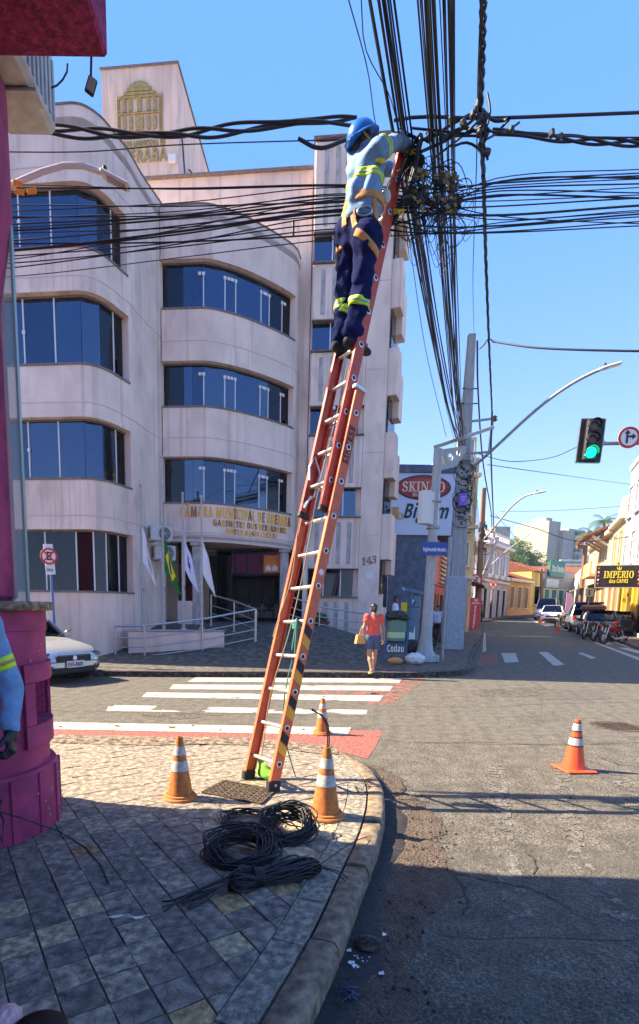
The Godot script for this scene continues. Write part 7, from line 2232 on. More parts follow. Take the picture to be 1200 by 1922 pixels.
	mb = MB.new(); mb.lathe(PackedVector2Array([Vector2(0.27, 0), Vector2(0.27, 1.62), Vector2(0.25, 1.65), Vector2(0, 1.66)]), Transform3D(Basis.from_scale(Vector3(0.95, 1, 0.85)), Vector3.ZERO), 24); part(pm, "column", mb, M.meter_blue)
	mb = MB.new(); mb.lathe(PackedVector2Array([Vector2(0.274, 1.28), Vector2(0.276, 1.30), Vector2(0.274, 1.31)]), Transform3D(Basis.from_scale(Vector3(0.95, 1, 0.85)), Vector3.ZERO), 24); part(pm, "joint_ring", mb, M.cable_grey)
	mb = MB.new(); mb.box(Transform3D(Basis(Vector3.BACK, -0.16) * Basis(Vector3.RIGHT, 0.25), Vector3(-0.02, 1.80, 0.02)), Vector3(0.74, 0.04, 0.52), 0.008); part(pm, "solar_panel", mb, mat("solar_dark", Color(0.10, 0.16, 0.22), 0.2))
	mb = MB.new(); mb.cube(Vector3(0.06, 1.69, 0), Vector3(0.22, 0.12, 0.2), 0.02); part(pm, "panel_neck", mb, M.meter_blue)
	mb = MB.new(); mb.box(Transform3D(Basis(Vector3.UP, -0.4), Vector3(-0.34, 0.98, 0.06)), Vector3(0.22, 0.92, 0.06), 0.01); part(pm, "yellow_panel", mb, mat("panel_yellow", Color(0.80, 0.60, 0.03), 0.5))
	mb = MB.new(); mb.lathe(PackedVector2Array([Vector2(0.095, 0), Vector2(0.09, 0.008), Vector2(0, 0.009)]), Transform3D(Basis(Vector3.UP, -0.25) * Basis(Vector3.RIGHT, PI / 2), Vector3(-0.075, 1.46, 0.228)), 20); part(pm, "round_badge", mb, M.plate_blue)
	words(pm, "lettering", "P", 0.13, 0.004, M.white, Transform3D(Basis(Vector3.UP, -0.25), Vector3(-0.078, 1.46, 0.24)))
	mb = MB.new(); mb.prism(PackedVector2Array([Vector2(-0.1, 0), Vector2(0.12, 0), Vector2(0.1, 0.5), Vector2(0.05, 0.26), Vector2(-0.1, 0.3)]), 0.004, Transform3D(Basis(Vector3.UP, 0.05), Vector3(-0.06, 0.22, 0.232))); part(pm, "torn_poster", mb, M.white)
	# litter bin
	var c0 := land(741, 1244)
	var bn := thing("litter_bin", c0, 0.0, "blue framed litter bin with a green basket and a black bag on top", "bin")
	for sx in [-0.3, 0.3]: mb = MB.new(); mb.cube(Vector3(sx, 0.68, 0), Vector3(0.05, 1.36, 0.06), 0.008); part(bn, "upright", mb, M.bin_blue)
	mb = MB.new(); mb.cube(Vector3(0, 0.40, 0.0), Vector3(0.56, 0.27, 0.03), 0.005); part(bn, "name_panel", mb, mat("panel_dark", Color(0.05, 0.085, 0.11), 0.5))
	words(bn, "lettering", "Codau", 0.2, 0.008, M.white, Transform3D(Basis(), Vector3(0, 0.40, 0.018)), "Droid Sans", true, 1.0, 0.46)
	mb = MB.new(); mb.lathe(PackedVector2Array([Vector2(0.0, 0.62), Vector2(0.24, 0.62), Vector2(0.26, 1.2), Vector2(0.235, 1.2), Vector2(0.22, 0.66), Vector2(0, 0.66)]), Transform3D(Basis(), Vector3(0, 0, -0.02)), 20); part(bn, "basket", mb, mat("bin_green", Color(0.10, 0.22, 0.16), 0.6))
	mb = MB.new(); mb.lathe(PackedVector2Array([Vector2(0.247, 0.70), Vector2(0.254, 0.86)]), Transform3D(Basis(), Vector3(0, 0, -0.02)), 20); part(bn, "light_band", mb, mat("band_green", Color(0.40, 0.55, 0.30), 0.6))
	for e in [0.27, 0.55]: mb = MB.new(); mb.cube(Vector3(0, e, -0.03), Vector3(0.58, 0.04, 0.04)); part(bn, "crossbar", mb, M.bin_blue)
	solo("bin_liner", crumple(Vector3.ZERO, Vector3(0.33, 0.17, 0.3), 5), M.bag_black, "black plastic bag bulging out of the litter bin", "garbage bag").position = c0 + Vector3(0.02, 1.28, 0)
	# totem sign and the no-stopping sign by the car
	var r0 := land(884, 1181)
	var to := thing("totem_sign", r0, 0.0, "red upright restaurant sign standing on the left pavement", "sign")
	to.rotation.z = -0.04
	mb = MB.new(); mb.cube(Vector3(0.1, 1.0, 0), Vector3(0.72, 2.0, 0.16), 0.02); part(to, "board", mb, mat("totem_red", Color(0.46, 0.03, 0.045), 0.5))
	for k in 11: words(to, "letter", "RESTAURANTE"[k], 0.13, 0.01, M.white, Transform3D(Basis(Vector3.BACK, 0), Vector3(0.12, 1.45 - k * 0.13, 0.085)), "Droid Serif")
	mb = MB.new(); mb.ball(Vector3(0.1, 1.85, 0.08), Vector3(0.14, 0.08, 0.01), 12, 6); part(to, "crest", mb, M.box_print_lilac)
	words(to, "lettering", "MENU", 0.12, 0.01, M.sign_cream, Transform3D(Basis(), Vector3(0.1, 1.66, 0.085)))
	var z0 := P(104, 1180, -13.6)
	var ns0 := thing("no_stopping_sign", Vector3(z0.x, 0, -13.6), 0.0, "no stopping sign on a blue pole behind the silver car", "sign")
	var st := P(91, 1035, -13.6)
	mb = MB.new(); mb.bar(Vector3(z0.x, -0.1, -13.62), st + Vector3(0.02, 0.1, -0.02), 0.035, 8); part(ns0, "pole", mb, mat("pole_blue", Color(0.10, 0.16, 0.35), 0.5), true)
	mb = MB.new(); mb.box(Transform3D(Basis(Vector3.UP, 0.5) * Basis(Vector3.BACK, 0.06), P(93, 1050, -13.57)), Vector3(0.22, 0.72, 0.012), 0.003); part(ns0, "plate", mb, M.white, true)
	no_stopping(ns0, P(92, 1044, -13.53), 0.2, 0.5)
	words(ns0, "lettering", "CÂMARA", 0.06, 0.003, M.plate_blue, ns0.global_transform.affine_inverse() * Transform3D(Basis(Vector3.UP, 0.5), P(94, 1070, -13.53)), "Droid Sans", true, 1.0, 0.16)
	# traffic light and its turn sign, on an arm from the right
	var tc := P(1108, 828, -14.6)
	var tl := thing("traffic_light", tc, 0.0, "black traffic light showing green over the side street", "traffic light")
	var tb := Basis(Vector3.BACK, -0.045) * Basis(Vector3.UP, -0.18)
	var tt := Transform3D(tb, Vector3.ZERO)
	mb = MB.new(); mb.box(tt, Vector3(0.60, 1.08, 0.06), 0.05); part(tl, "backplate", mb, M.black)
	for e in [[0, 0.535, 0.56, 0.012], [0, -0.535, 0.56, 0.012], [0.295, 0, 0.012, 1.04], [-0.295, 0, 0.012, 1.04]]:
		mb = MB.new(); mb.box(tt * Transform3D(Basis(), Vector3(e[0], e[1], 0.032)), Vector3(e[2], e[3], 0.006)); part(tl, "white_border", mb, M.white)
	mb = MB.new(); mb.box(tt * Transform3D(Basis(), Vector3(0, 0, 0.08)), Vector3(0.32, 1.0, 0.14), 0.03); part(tl, "housing", mb, M.black)
	for k in 3:
		var y := 0.32 - 0.32 * k
		var lt2 := tt * Transform3D(Basis(Vector3.RIGHT, PI / 2), Vector3(0, y, 0.152))
		var m: Material = mat("lens_off", Color(0.07, 0.055, 0.05), 0.35) if k < 2 else mat("lens_green", Color(0.02, 0.5, 0.33), 0.4)
		if k == 2: m.emission_enabled = true; m.emission = Color(0.0, 0.95, 0.62); m.emission_energy_multiplier = 1.1
		mb = MB.new(); mb.lathe(PackedVector2Array([Vector2(0.125, 0), Vector2(0.11, 0.03), Vector2(0.06, 0.045), Vector2(0, 0.05)]), lt2, 20); part(tl, "signal_lens", mb, m)
		mb = MB.new(); mb.lathe(PackedVector2Array([Vector2(0.15, -0.01), Vector2(0.15, 0.17), Vector2(0.143, 0.17), Vector2(0.143, -0.01)]), lt2, 16, -0.3, PI + 0.6); part(tl, "visor", mb, M.black)
		mb = MB.new(); mb.lathe(PackedVector2Array([Vector2(0.128, 0.002), Vector2(0.14, 0.004), Vector2(0.15, 0.002)]), lt2, 20, 0.3, PI + 0.2); part(tl, "lens_rim", mb, M.alu)
	var gl := OmniLight3D.new(); gl.name = "green_signal"; gl.light_color = Color(0.1, 1.0, 0.7); gl.light_energy = 0.05; gl.omni_range = 40.0; gl.omni_attenuation = 2.0; gl.light_size = 0.1; gl.shadow_enabled = true
	tl.add_child(gl); gl.position = tt * Vector3(0, -0.32, 0.26)
	var am := thing("signal_mast", tc + Vector3(2.6, -0.05, -0.1), 0.0, "steel arm carrying the traffic light in from the right", "mast")
	mb = MB.new(); mb.bar(tc + Vector3(0.25, -0.03, -0.06), tc + Vector3(5.5, 0.15, -0.3), 0.05, 10); part(am, "tube", mb, M.galv, true)
	mb = MB.new(); mb.bar(tc + Vector3(5.5, 0.25, -0.3), Vector3(tc.x + 5.5, -0.1, tc.z - 0.3), 0.09, 10); part(am, "mast", mb, M.galv, true)
	mb = MB.new(); mb.cube(tc + Vector3(0.3, -0.02, -0.05), Vector3(0.12, 0.22, 0.12), 0.02); part(am, "clamp", mb, M.galv, true)
	var sc := P(1181, 821, -14.5)
	var rs := thing("turn_sign", sc, 0.0, "round white sign with black straight-or-right arrows beside the traffic light", "sign")
	round_sign(rs, sc, 0.26, -0.15)
	var rb := Transform3D(Basis(Vector3.UP, -0.15), Vector3(0, 0, 0.014))
	for q in [[-0.05, -0.02, 0.045, 0.24], [0.02, 0.02, 0.12, 0.042]]: mb = MB.new(); mb.box(rb * Transform3D(Basis(), Vector3(q[0], q[1], 0)), Vector3(q[2], q[3], 0.006)); part(rs, "arrow", mb, M.black)
	mb = MB.new(); mb.prism(PackedVector2Array([Vector2(-0.12, 0.09), Vector2(0.02, 0.09), Vector2(-0.05, 0.18)]), 0.006, rb); mb.prism(PackedVector2Array([Vector2(0.07, -0.05), Vector2(0.16, 0.02), Vector2(0.07, 0.09)]), 0.006, rb); part(rs, "arrow", mb, M.black)
	# lamp arm at the left, over the silver car's street
	var a0 := P(-60, 372, -5.4); var a1 := P(194, 322, -5.6)
	var sl := thing("street_lamp", a0, 0.0, "grey street lamp reaching in from the left edge under the cables", "street lamp")
	ap = PackedVector3Array([a0, P(10, 352, -5.45), P(80, 322, -5.5), P(120, 311, -5.52), P(155, 311, -5.55), P(182, 320, -5.6), a1])
	mb = MB.new(); mb.tube(ap, 0.026, 10); part(sl, "arm", mb, M.lamp_grey, true)
	lamp_head(sl, P(186, 322, -5.6), P(226, 343, -5.62) - P(186, 322, -5.6), 0.46)
	for q in [[33, 344], [37, 360], [60, 359]]:
		mb = MB.new(); mb.box(Transform3D(Basis(Vector3.BACK, rnd(-0.4, 0.2)), P(q[0], q[1], -5.42)), Vector3(0.085, 0.05, 0.006), 0.002)
		solo("cable_tag", mb, mat("tag_orange", Color(0.72, 0.30, 0.02), 0.6), ["orange cable tag, upper left of three under the grey lamp arm", "orange cable tag, lowest of three under the grey lamp arm", "orange cable tag, rightmost of three under the grey lamp arm"][[344, 360, 359].find(q[1])], "cable tag")

# a crumpled bag
func crumple(c: Vector3, r: Vector3, sd: int) -> MB:
	var f := FastNoiseLite.new(); f.seed = sd; f.frequency = 1.1; f.fractal_octaves = 4; f.fractal_type = FastNoiseLite.FRACTAL_RIDGED
	var mb := MB.new()
	var rows := []
	for j in 21:
		var a := -PI / 2 + PI * j / 20
		var ring := PackedVector3Array()
		for k in 34:
			var b := TAU * k / 34
			var d := Vector3(cos(a) * cos(b), sin(a), -cos(a) * sin(b))
			var q := d * (0.85 + 0.33 * f.get_noise_3dv(d * 1.5))
			ring.append(c + Vector3(q.x * r.x, maxf(q.y, -0.8) * r.y, q.z * r.z))
		rows.append(ring)
	mb.loft(rows, true)
	return mb

# ---------------------------------------------------------------- vehicles; local frame: on the ground, nose towards +z
# body stations along the length: [z, half width, underside, bonnet or belt line]; glasshouse: [z, half width at belt, half width at roof, roof height]
func car(label: String, category: String, at: Vector3, turn: float, paint: Material, L: float, W: float, H: float, kind: String, group := "", detail := false) -> Node3D:
	var o := thing("parked_car" if group else "car", at, turn, label, category, group)
	var h := L / 2; var w := W / 2
	var belt := 0.92 if kind != "van" else 1.1
	if kind == "suv": belt = 1.05
	var nose := 0.66 if kind != "suv" else 0.82
	var st := [[-h, 0.80, 0.42, belt * 0.80], [-h + 0.06, 0.93, 0.30, belt * 0.95], [-h + 0.3, 0.99, 0.22, belt], [-h + 0.9, 1.0, 0.2, belt], [0, 1.0, 0.2, belt - 0.01], [h - 1.25, 1.0, 0.2, belt - 0.03], [h - 0.75, 0.99, 0.2, belt - 0.10], [h - 0.35, 0.96, 0.2, nose + 0.10], [h - 0.13, 0.88, 0.21, nose], [h - 0.03, 0.76, 0.25, nose - 0.12], [h, 0.66, 0.30, nose - 0.24]]
	var rows := []
	for s in st:
		var ww: float = w * s[1]; var y0: float = s[2]; var y1: float = s[3]
		var r := PackedVector3Array()
		var half := [[0.0, y0], [ww * 0.8, y0], [ww * 0.97, y0 + 0.08], [ww, lerpf(y0, y1, 0.45)], [ww * 0.985, lerpf(y0, y1, 0.72)], [ww * 0.94, y1 - 0.04], [ww * 0.82, y1], [ww * 0.45, y1 + 0.03]]
		for q in half: r.append(Vector3(q[0], q[1], s[0]))
		for k in range(half.size() - 1, 0, -1): r.append(Vector3(-half[k][0], half[k][1], s[0]))
		rows.append(r)
	var mb := MB.new(); mb.loft(rows, true)
	for e in [0, rows.size() - 1]:
		for k in range(1, 14):
			if e == 0: mb.tri(rows[e][0], rows[e][k + 1], rows[e][k])
			else: mb.tri(rows[e][0], rows[e][k], rows[e][k + 1])
	part(o, "body", mb, paint)
	# glasshouse
	var rear := -h + (0.12 if kind in ["hatch", "van", "suv"] else 0.75)
	var g := [[rear, 0.86, 0.0], [rear + (0.25 if kind != "sedan" else 0.55), 0.80, 1.0], [0.1, 0.80, 1.02], [h - (1.75 if kind != "van" else 1.25) - (0.4 if detail else 0.0), 0.79, 0.98], [h - (1.0 if kind != "van" else 0.75) - (0.35 if detail else 0.0), 0.86, 0.0]]
	var gr := []
	for s in g:
		var y: float = lerpf(belt - 0.02, H, s[2])
		var r := PackedVector3Array()
		var wb := w * 0.92; var wr: float = lerpf(wb, w * 0.74, s[2])
		r.append_array([Vector3(wb, belt - 0.05, s[0]), Vector3(lerpf(wb, wr, 0.5), lerpf(belt, y, 0.5), s[0]), Vector3(wr, y - 0.05 * s[2], s[0]), Vector3(wr * 0.85, y, s[0]), Vector3(0, y + 0.015, s[0]), Vector3(-wr * 0.85, y, s[0]), Vector3(-wr, y - 0.05 * s[2], s[0]), Vector3(-lerpf(wb, wr, 0.5), lerpf(belt, y, 0.5), s[0]), Vector3(-wb, belt - 0.05, s[0])])
		gr.append(r)
	mb = MB.new(); mb.loft(gr, false); part(o, "windows", mb, M.glass_black)
	# roof skin and pillars in body colour
	var rf := []
	for k in [1, 2, 3]:
		var r := PackedVector3Array()
		for j in range(2, 7): r.append(gr[k][j] + Vector3(0, 0.012, 0))
		rf.append(r)
	mb = MB.new(); mb.loft(rf, false); part(o, "roof", mb, paint)
	for s in [-1.0, 1.0]:
		var ix := [0, 2] if s > 0 else [8, 6]
		for p in [[1, 0], [3, 4], [2, 2]]:
			var a: Vector3 = gr[p[0]][ix[1]]; var b: Vector3 = gr[p[1]][ix[0]]
			if kind == "van" and p[0] == 2: continue
			mb = MB.new(); mb.beam(a + Vector3(0.01 * s, 0, 0), b + Vector3(0.01 * s, 0, 0), 0.06, 0.09); part(o, "pillar", mb, paint)
	# wheels
	for s in [-1.0, 1.0]:
		for zz in [-h + 0.72, h - 0.78]:
			var c := Vector3((w - 0.10) * s, 0.31, zz)
			var t := Transform3D(Basis(Vector3.BACK, -PI / 2 * s), c)
			var ty := MB.new(); ty.lathe(PackedVector2Array([Vector2(0.19, -0.10), Vector2(0.29, -0.10), Vector2(0.31, -0.07), Vector2(0.31, 0.08), Vector2(0.29, 0.105), Vector2(0.20, 0.11), Vector2(0.0, 0.07)]), t, 20)
			var wn := part(o, "wheel", ty, M.rubber)
			var rm := MB.new(); rm.lathe(PackedVector2Array([Vector2(0.2, 0.10), Vector2(0.19, 0.113), Vector2(0.06, 0.09), Vector2(0, 0.095)]), t, 12); part(wn, "rim", rm, M.alu)
			var ar := MB.new(); ar.lathe(PackedVector2Array([Vector2(0.31, -0.05), Vector2(0.36, 0.0), Vector2(0.37, 0.112)]), t, 18, -0.35, PI + 0.7); part(o, "wheel_arch", ar, M.rubber)
	# lamps, plates, bumpers, mirrors
	for s in [-1.0, 1.0]:
		mb = MB.new(); mb.ball(Vector3(w * 0.66 * s, nose - 0.07, h - 0.20), Vector3(0.25, 0.085, 0.13), 14, 8); var hl := part(o, "headlight", mb, mat("headlight", Color(0.10, 0.105, 0.11), 0.05, 0.5))
		if detail:
			mb = MB.new(); mb.ball(Vector3(w * 0.60 * s, nose - 0.07, h - 0.10), Vector3(0.05, 0.045, 0.03), 10, 6); part(hl, "bulb", mb, M.alu)
			mb = MB.new(); mb.ball(Vector3(w * 0.62 * s, 0.36, h - 0.06), Vector3(0.17, 0.085, 0.05), 12, 6); var fl := part(o, "fog_lamp", mb, M.rubber)
			mb = MB.new(); mb.ball(Vector3(w * 0.63 * s, 0.36, h - 0.02), Vector3(0.06, 0.05, 0.03), 10, 6); part(fl, "lens", mb, M.headlight)
		mb = MB.new(); mb.box(Transform3D(Basis(), Vector3(w * 0.76 * s, belt - 0.16, -h + 0.06)), Vector3(0.2, 0.26, 0.12), 0.03); part(o, "tail_light", mb, mat("tail_red", Color(0.38, 0.015, 0.012), 0.2))
		mb = MB.new(); mb.box(Transform3D(Basis(Vector3.UP, 0.2 * s), Vector3((w + 0.06) * s, belt + 0.05, h - 1.45)), Vector3(0.2, 0.14, 0.1), 0.04); part(o, "wing_mirror", mb, paint)
		mb = MB.new(); mb.cube(Vector3((w + 0.002) * s, belt - 0.22, -0.1), Vector3(0.03, 0.03, 0.18), 0.01); part(o, "door_handle", mb, paint)
	mb = MB.new(); mb.box(Transform3D(Basis(Vector3.RIGHT, -0.1), Vector3(0, nose - 0.13, h - 0.03)), Vector3(W * 0.5, 0.15, 0.09), 0.02); part(o, "grille", mb, M.rubber)
	mb = MB.new(); mb.cube(Vector3(0, 0.29, h - 0.01), Vector3(W * 0.62, 0.12, 0.07), 0.02); part(o, "air_intake", mb, M.rubber)
	for e in [[h + 0.035, 0.415], [-h - 0.01, 0.62]]:
		mb = MB.new(); mb.cube(Vector3(0, e[1], e[0]), Vector3(0.42, 0.14, 0.015), 0.004); var pl := part(o, "number_plate", mb, mat("plate_white", Color(0.60, 0.60, 0.58), 0.5))
		if detail and e[0] > 0: words(pl, "lettering", "EVG·8601", 0.085, 0.004, M.black, Transform3D(Basis(), Vector3(0, e[1] - 0.005, e[0] + 0.009)), "Droid Sans", true, 1.0, 0.36)
	if detail:
		for k in 4: mb = MB.new(); mb.cube(Vector3(0, nose - 0.18 + 0.035 * k, h + 0.016), Vector3(W * 0.4, 0.008, 0.01)); part(o, "grille_slat", mb, M.cable_grey)
		mb = MB.new(); mb.lathe(PackedVector2Array([Vector2(0.05, 0), Vector2(0.046, 0.008), Vector2(0.038, 0.009), Vector2(0.032, 0.004), Vector2(0, 0.012)]), Transform3D(Basis(Vector3.RIGHT, PI / 2), Vector3(0, nose - 0.12, h + 0.02)), 18); part(o, "badge", mb, M.alu)
		for s in [-0.35, 0.3]: mb = MB.new(); mb.beam(Vector3(s, belt + 0.02, h - 0.98), Vector3(s + 0.45, belt + 0.16, h - 1.12), 0.02, 0.015); part(o, "wiper", mb, M.rubber)
		mb = MB.new(); mb.cube(Vector3(0, 0.47, h + 0.005), Vector3(W * 0.86, 0.012, 0.02)); part(o, "bumper_crease", mb, M.cable_grey)
	return o

func moto(label: String, at: Vector3, turn: float, paint: Material, box: bool) -> void:
	var o := thing("motorcycle", at, turn, label, "motorcycle", "motorcycles parked on the right")
	var mb: MB
	for zz in [-0.62, 0.62]:
		var t := Transform3D(Basis(Vector3.BACK, -PI / 2), Vector3(0, 0.29, zz))
		mb = MB.new(); mb.lathe(PackedVector2Array([Vector2(0.225, -0.045), Vector2(0.275, -0.04), Vector2(0.29, 0), Vector2(0.275, 0.04), Vector2(0.225, 0.045), Vector2(0.22, 0), Vector2(0.225, -0.045)]), t, 22)
		var wn := part(o, "wheel", mb, M.rubber)
		mb = MB.new()
		for k in 9: var a := TAU * k / 9; mb.bar(Vector3(0, 0.29, zz), Vector3(0, 0.29 + cos(a) * 0.23, zz + sin(a) * 0.23), 0.008, 5)
		part(wn, "spokes", mb, M.alu)
		mb = MB.new(); mb.lathe(PackedVector2Array([Vector2(0.30, -0.06), Vector2(0.33, 0), Vector2(0.30, 0.06)]), t, 14, 0.4 if zz > 0 else 0.0, 2.2); part(o, "mudguard", mb, paint)
	for s in [-0.09, 0.09]:
		mb = MB.new(); mb.bar(Vector3(s, 0.29, 0.62), Vector3(s * 0.9, 0.98, 0.36), 0.022, 7); part(o, "fork", mb, M.alu)
		mb = MB.new(); mb.bar(Vector3(s, 0.29, -0.62), Vector3(s, 0.66, -0.45), 0.025, 7); part(o, "shock", mb, M.alu)
		mb = MB.new(); mb.tube(PackedVector3Array([Vector3(0, 1.0, 0.34), Vector3(s * 2.5, 1.06, 0.30), Vector3(s * 4, 1.0, 0.2)]), 0.016, 6); part(o, "handlebar", mb, M.black)
		mb = MB.new(); mb.bar(Vector3(s * 3, 1.03, 0.28), Vector3(s * 3.6, 1.22, 0.26), 0.007, 5); mb.ball(Vector3(s * 3.7, 1.24, 0.26), Vector3(0.06, 0.045, 0.02), 10, 6); part(o, "mirror", mb, M.black)
	var tk := Blob.new(); tk.k = 0.06; tk.bone(Vector3(0, 0.80, 0.22), Vector3(0, 0.76, -0.02), 0.13, 0.10).bone(Vector3(0, 0.62, 0.1), Vector3(0, 0.68, -0.5), 0.08, 0.07)
	mb = MB.new(); tk.mesh_into(mb, 0.03); part(o, "tank", mb, paint)
	tk = Blob.new(); tk.k = 0.05; tk.bone(Vector3(0, 0.80, -0.1), Vector3(0, 0.85, -0.65), 0.09, 0.09); tk.clip(Vector3(0, 0.76, 0), Vector3(0, -1, 0)); mb = MB.new(); tk.mesh_into(mb, 0.03); part(o, "seat", mb, M.rubber)
	mb = MB.new(); mb.box(Transform3D(Basis(Vector3.RIGHT, 0.2), Vector3(0, 0.42, 0.05)), Vector3(0.24, 0.34, 0.36), 0.06); part(o, "engine", mb, M.cable_grey)
	mb = MB.new(); mb.tube(PackedVector3Array([Vector3(0.1, 0.4, 0.2), Vector3(0.14, 0.26, 0.0), Vector3(0.15, 0.34, -0.7)]), [0.03, 0.035, 0.05], 8); part(o, "exhaust", mb, M.alu)
	mb = MB.new(); mb.ball(Vector3(0, 0.93, 0.46), Vector3(0.11, 0.11, 0.1), 12, 8); part(o, "headlight", mb, M.headlight)
	mb = MB.new(); mb.ball(Vector3(0, 0.74, -0.78), Vector3(0.08, 0.05, 0.06), 10, 6); part(o, "tail_light", mb, M.tail_red)
	if box:
		mb = MB.new(); mb.cube(Vector3(0, 1.08, -0.78), Vector3(0.42, 0.36, 0.40), 0.06)
		solo("top_box", mb, M.rubber, "black top box on the back of the nearest motorcycle", "box").transform = o.transform

func build_vehicles() -> void:
	var silver := mat("silver_paint", Color(0.52, 0.52, 0.50), 0.28, 0.55)
	var white := mat("car_white", Color(0.72, 0.72, 0.71), 0.3)
	var black := mat("car_black", Color(0.02, 0.022, 0.03), 0.2)
	var grey := mat("car_grey", Color(0.22, 0.24, 0.27), 0.3, 0.4)
	var blue := mat("car_blue", Color(0.035, 0.055, 0.10), 0.2, 0.3)
	var red := mat("moto_red", Color(0.30, 0.012, 0.015), 0.25)
	# silver car turning out from behind the purple corner
	var f := G(146, 1277, -0.13)
	var yaw := 0.97
	car("silver hatchback with its nose showing behind the purple corner", "car", Vector3(f.x + 0.08, -0.13, f.z + 0.45) - Basis(Vector3.UP, yaw) * Vector3(0.0, 0, 1.95), yaw, silver, 4.0, 1.66, 1.48, "hatch", "", true)
	var g := "cars parked along the right-hand kerb"
	var put := func(x: float, y: float, z: float) -> Vector3: var p := P(x, y, z); return Vector3(p.x, Hs(z), z)
	car("white van at the far end of the parked row", "van", put.call(1027, 1160, -53.0), -0.55, white, 4.6, 1.85, 2.0, "van", g)
	car("white saloon parked in front of the white van", "car", put.call(1036, 1165, -48.0), -0.5, white, 4.2, 1.75, 1.45, "sedan", g)
	car("dark grey off-roader with its boot lid raised", "car", put.call(1092, 1180, -37.5), -0.40 + PI, grey, 4.4, 1.85, 1.75, "suv", g)
	car("dark blue hatchback nearest the motorcycles", "car", put.call(1118, 1185, -33.0), -0.40 + PI, blue, 4.0, 1.75, 1.5, "hatch", g)
	car("black car beyond the dark blue hatchback, by the shop", "car", put.call(1150, 1180, -33.5), -0.42 + PI, black, 4.2, 1.75, 1.45, "hatch", g)
	var ob := P(1092, 1180, -37.5)
	var lid := MB.new(); lid.box(Transform3D(Basis(Vector3.UP, -0.4) * Basis(Vector3.RIGHT, -0.1), P(1106, 1133, -35.2)), Vector3(1.6, 0.1, 1.1), 0.04)
	solo("open_boot_lid", lid, black, "raised black boot lid of the dark grey off-roader", "boot lid")
	var ld := MB.new(); ld.box(Transform3D(Basis(Vector3.UP, -0.4), P(1114, 1141, -33.0)), Vector3(1.3, 0.35, 0.7), 0.1)
	solo("roof_load", ld, M.wood_brown, "brown bundle lying on the roof of the dark blue hatchback", "bundle")
	moto("red motorcycle side-on nearest the camera, with a black top box", put.call(1150, 1205, -27.5), -1.25, red, true)
	moto("dark red motorcycle leaning behind the nearest one", put.call(1125, 1198, -29.5), -1.0, red, false)
	moto("blue-black motorcycle between the red ones and the hatchback", put.call(1103, 1193, -30.5), -0.8, blue, false)
	moto("black motorcycle parked beside the white saloon", put.call(1052, 1180, -40.0), -0.9, black, false)
	moto("dark motorcycle behind the dark red one, at the shop kerb", put.call(1140, 1196, -29.0), -0.9, black, false)
	var c := put.call(1048, 1178, -36.0)
	cone(c, 0.75, "small orange cone on the road beside the off-roader", M.cone_red, false, "far traffic cones")
	cone(put.call(1014, 1170, -46.0), 0.75, "orange cone in front of the white saloon", M.cone_red, false, "far traffic cones")
	var bn := MB.new()
	var bp := P(1058, 1168, -43.0)
	bn.prism(PackedVector2Array([Vector2(0, 0.3), Vector2(0.5, 0.3), Vector2(0.62, 1.6), Vector2(0.45, 2.2), Vector2(0.1, 2.3)]), 0.02, Transform3D(Basis(), Vector3.ZERO)); bn.bar(Vector3(0.04, -0.3, 0), Vector3(0.06, 2.3, 0), 0.02, 6)
	solo("feather_banner", bn, mat("banner_pink", Color(0.55, 0.32, 0.62), 0.8), "lilac feather banner among the parked cars", "banner").position = Vector3(bp.x, Hs(-43.0) + 0.3, -43.0)

func cone(at: Vector3, h: float, label: String, m: Material, black_band: bool, group: String) -> Node3D:
	var o := thing("traffic_cone", at, rnd(-0.6, 0.6), label, "traffic cone", group)
	var r0 := h * 0.2; var r1 := h * 0.052
	var mb := MB.new()
	var k := h / 0.52
	if black_band: mb.box(Transform3D(Basis(), Vector3(0, 0.012 * k, 0)), Vector3(h * 0.60, 0.024 * k, h * 0.60), 0.01)
	else: mb.lathe(PackedVector2Array([Vector2(0, 0), Vector2(h * 0.27, 0.0), Vector2(h * 0.275, 0.012 * k), Vector2(h * 0.265, 0.022 * k), Vector2(h * 0.24, 0.026 * k), Vector2(h * 0.235, 0.04 * k), Vector2(h * 0.21, 0.045 * k)]), Transform3D(), 28)
	part(o, "base", mb, m)
	mb = MB.new(); mb.lathe(PackedVector2Array([Vector2(r0 * 1.02, 0.022 * k), Vector2(r0 * 0.98, 0.05 * k), Vector2(r1, h * 0.985), Vector2(r1 * 0.9, h), Vector2(r1 * 0.6, h), Vector2(r1 * 0.55, h * 0.9)]), Transform3D(), 28); part(o, "body", mb, m)
	var rad := func(y: float) -> float: return lerpf(r0 * 0.98, r1, (y - 0.05 * k) / (h * 0.985 - 0.05 * k))
	var bands := [[0.46, 0.62], [0.71, 0.85]] if not black_band else [[0.50, 0.64], [0.78, 0.92]]
	for b in bands:
		mb = MB.new(); mb.lathe(PackedVector2Array([Vector2(rad.call(h * b[0]) + 0.001, h * b[0]), Vector2(rad.call(h * b[0]) + 0.0025, h * b[0] + 0.002), Vector2(rad.call(h * b[1]) + 0.0025, h * b[1] - 0.002), Vector2(rad.call(h * b[1]) + 0.001, h * b[1])]), Transform3D(), 28); part(o, "white_band", mb, M.cone_white)
		if black_band:
			for e in [b[0] - 0.02, b[1] + 0.005]:
				mb = MB.new(); mb.lathe(PackedVector2Array([Vector2(rad.call(h * e) + 0.002, h * e), Vector2(rad.call(h * (e + 0.022)) + 0.002, h * (e + 0.022))]), Transform3D(), 28); part(o, "black_band", mb, M.black)
	return o

# ---------------------------------------------------------------- overhead cables
func strand(p: PackedVector3Array, r: float, m: Material, label: String, group: String, sides := 5) -> void:
	var mb := MB.new(); mb.tube(p, r, sides, false)
	solo("overhead_cable", mb, m, label, "cable", group)

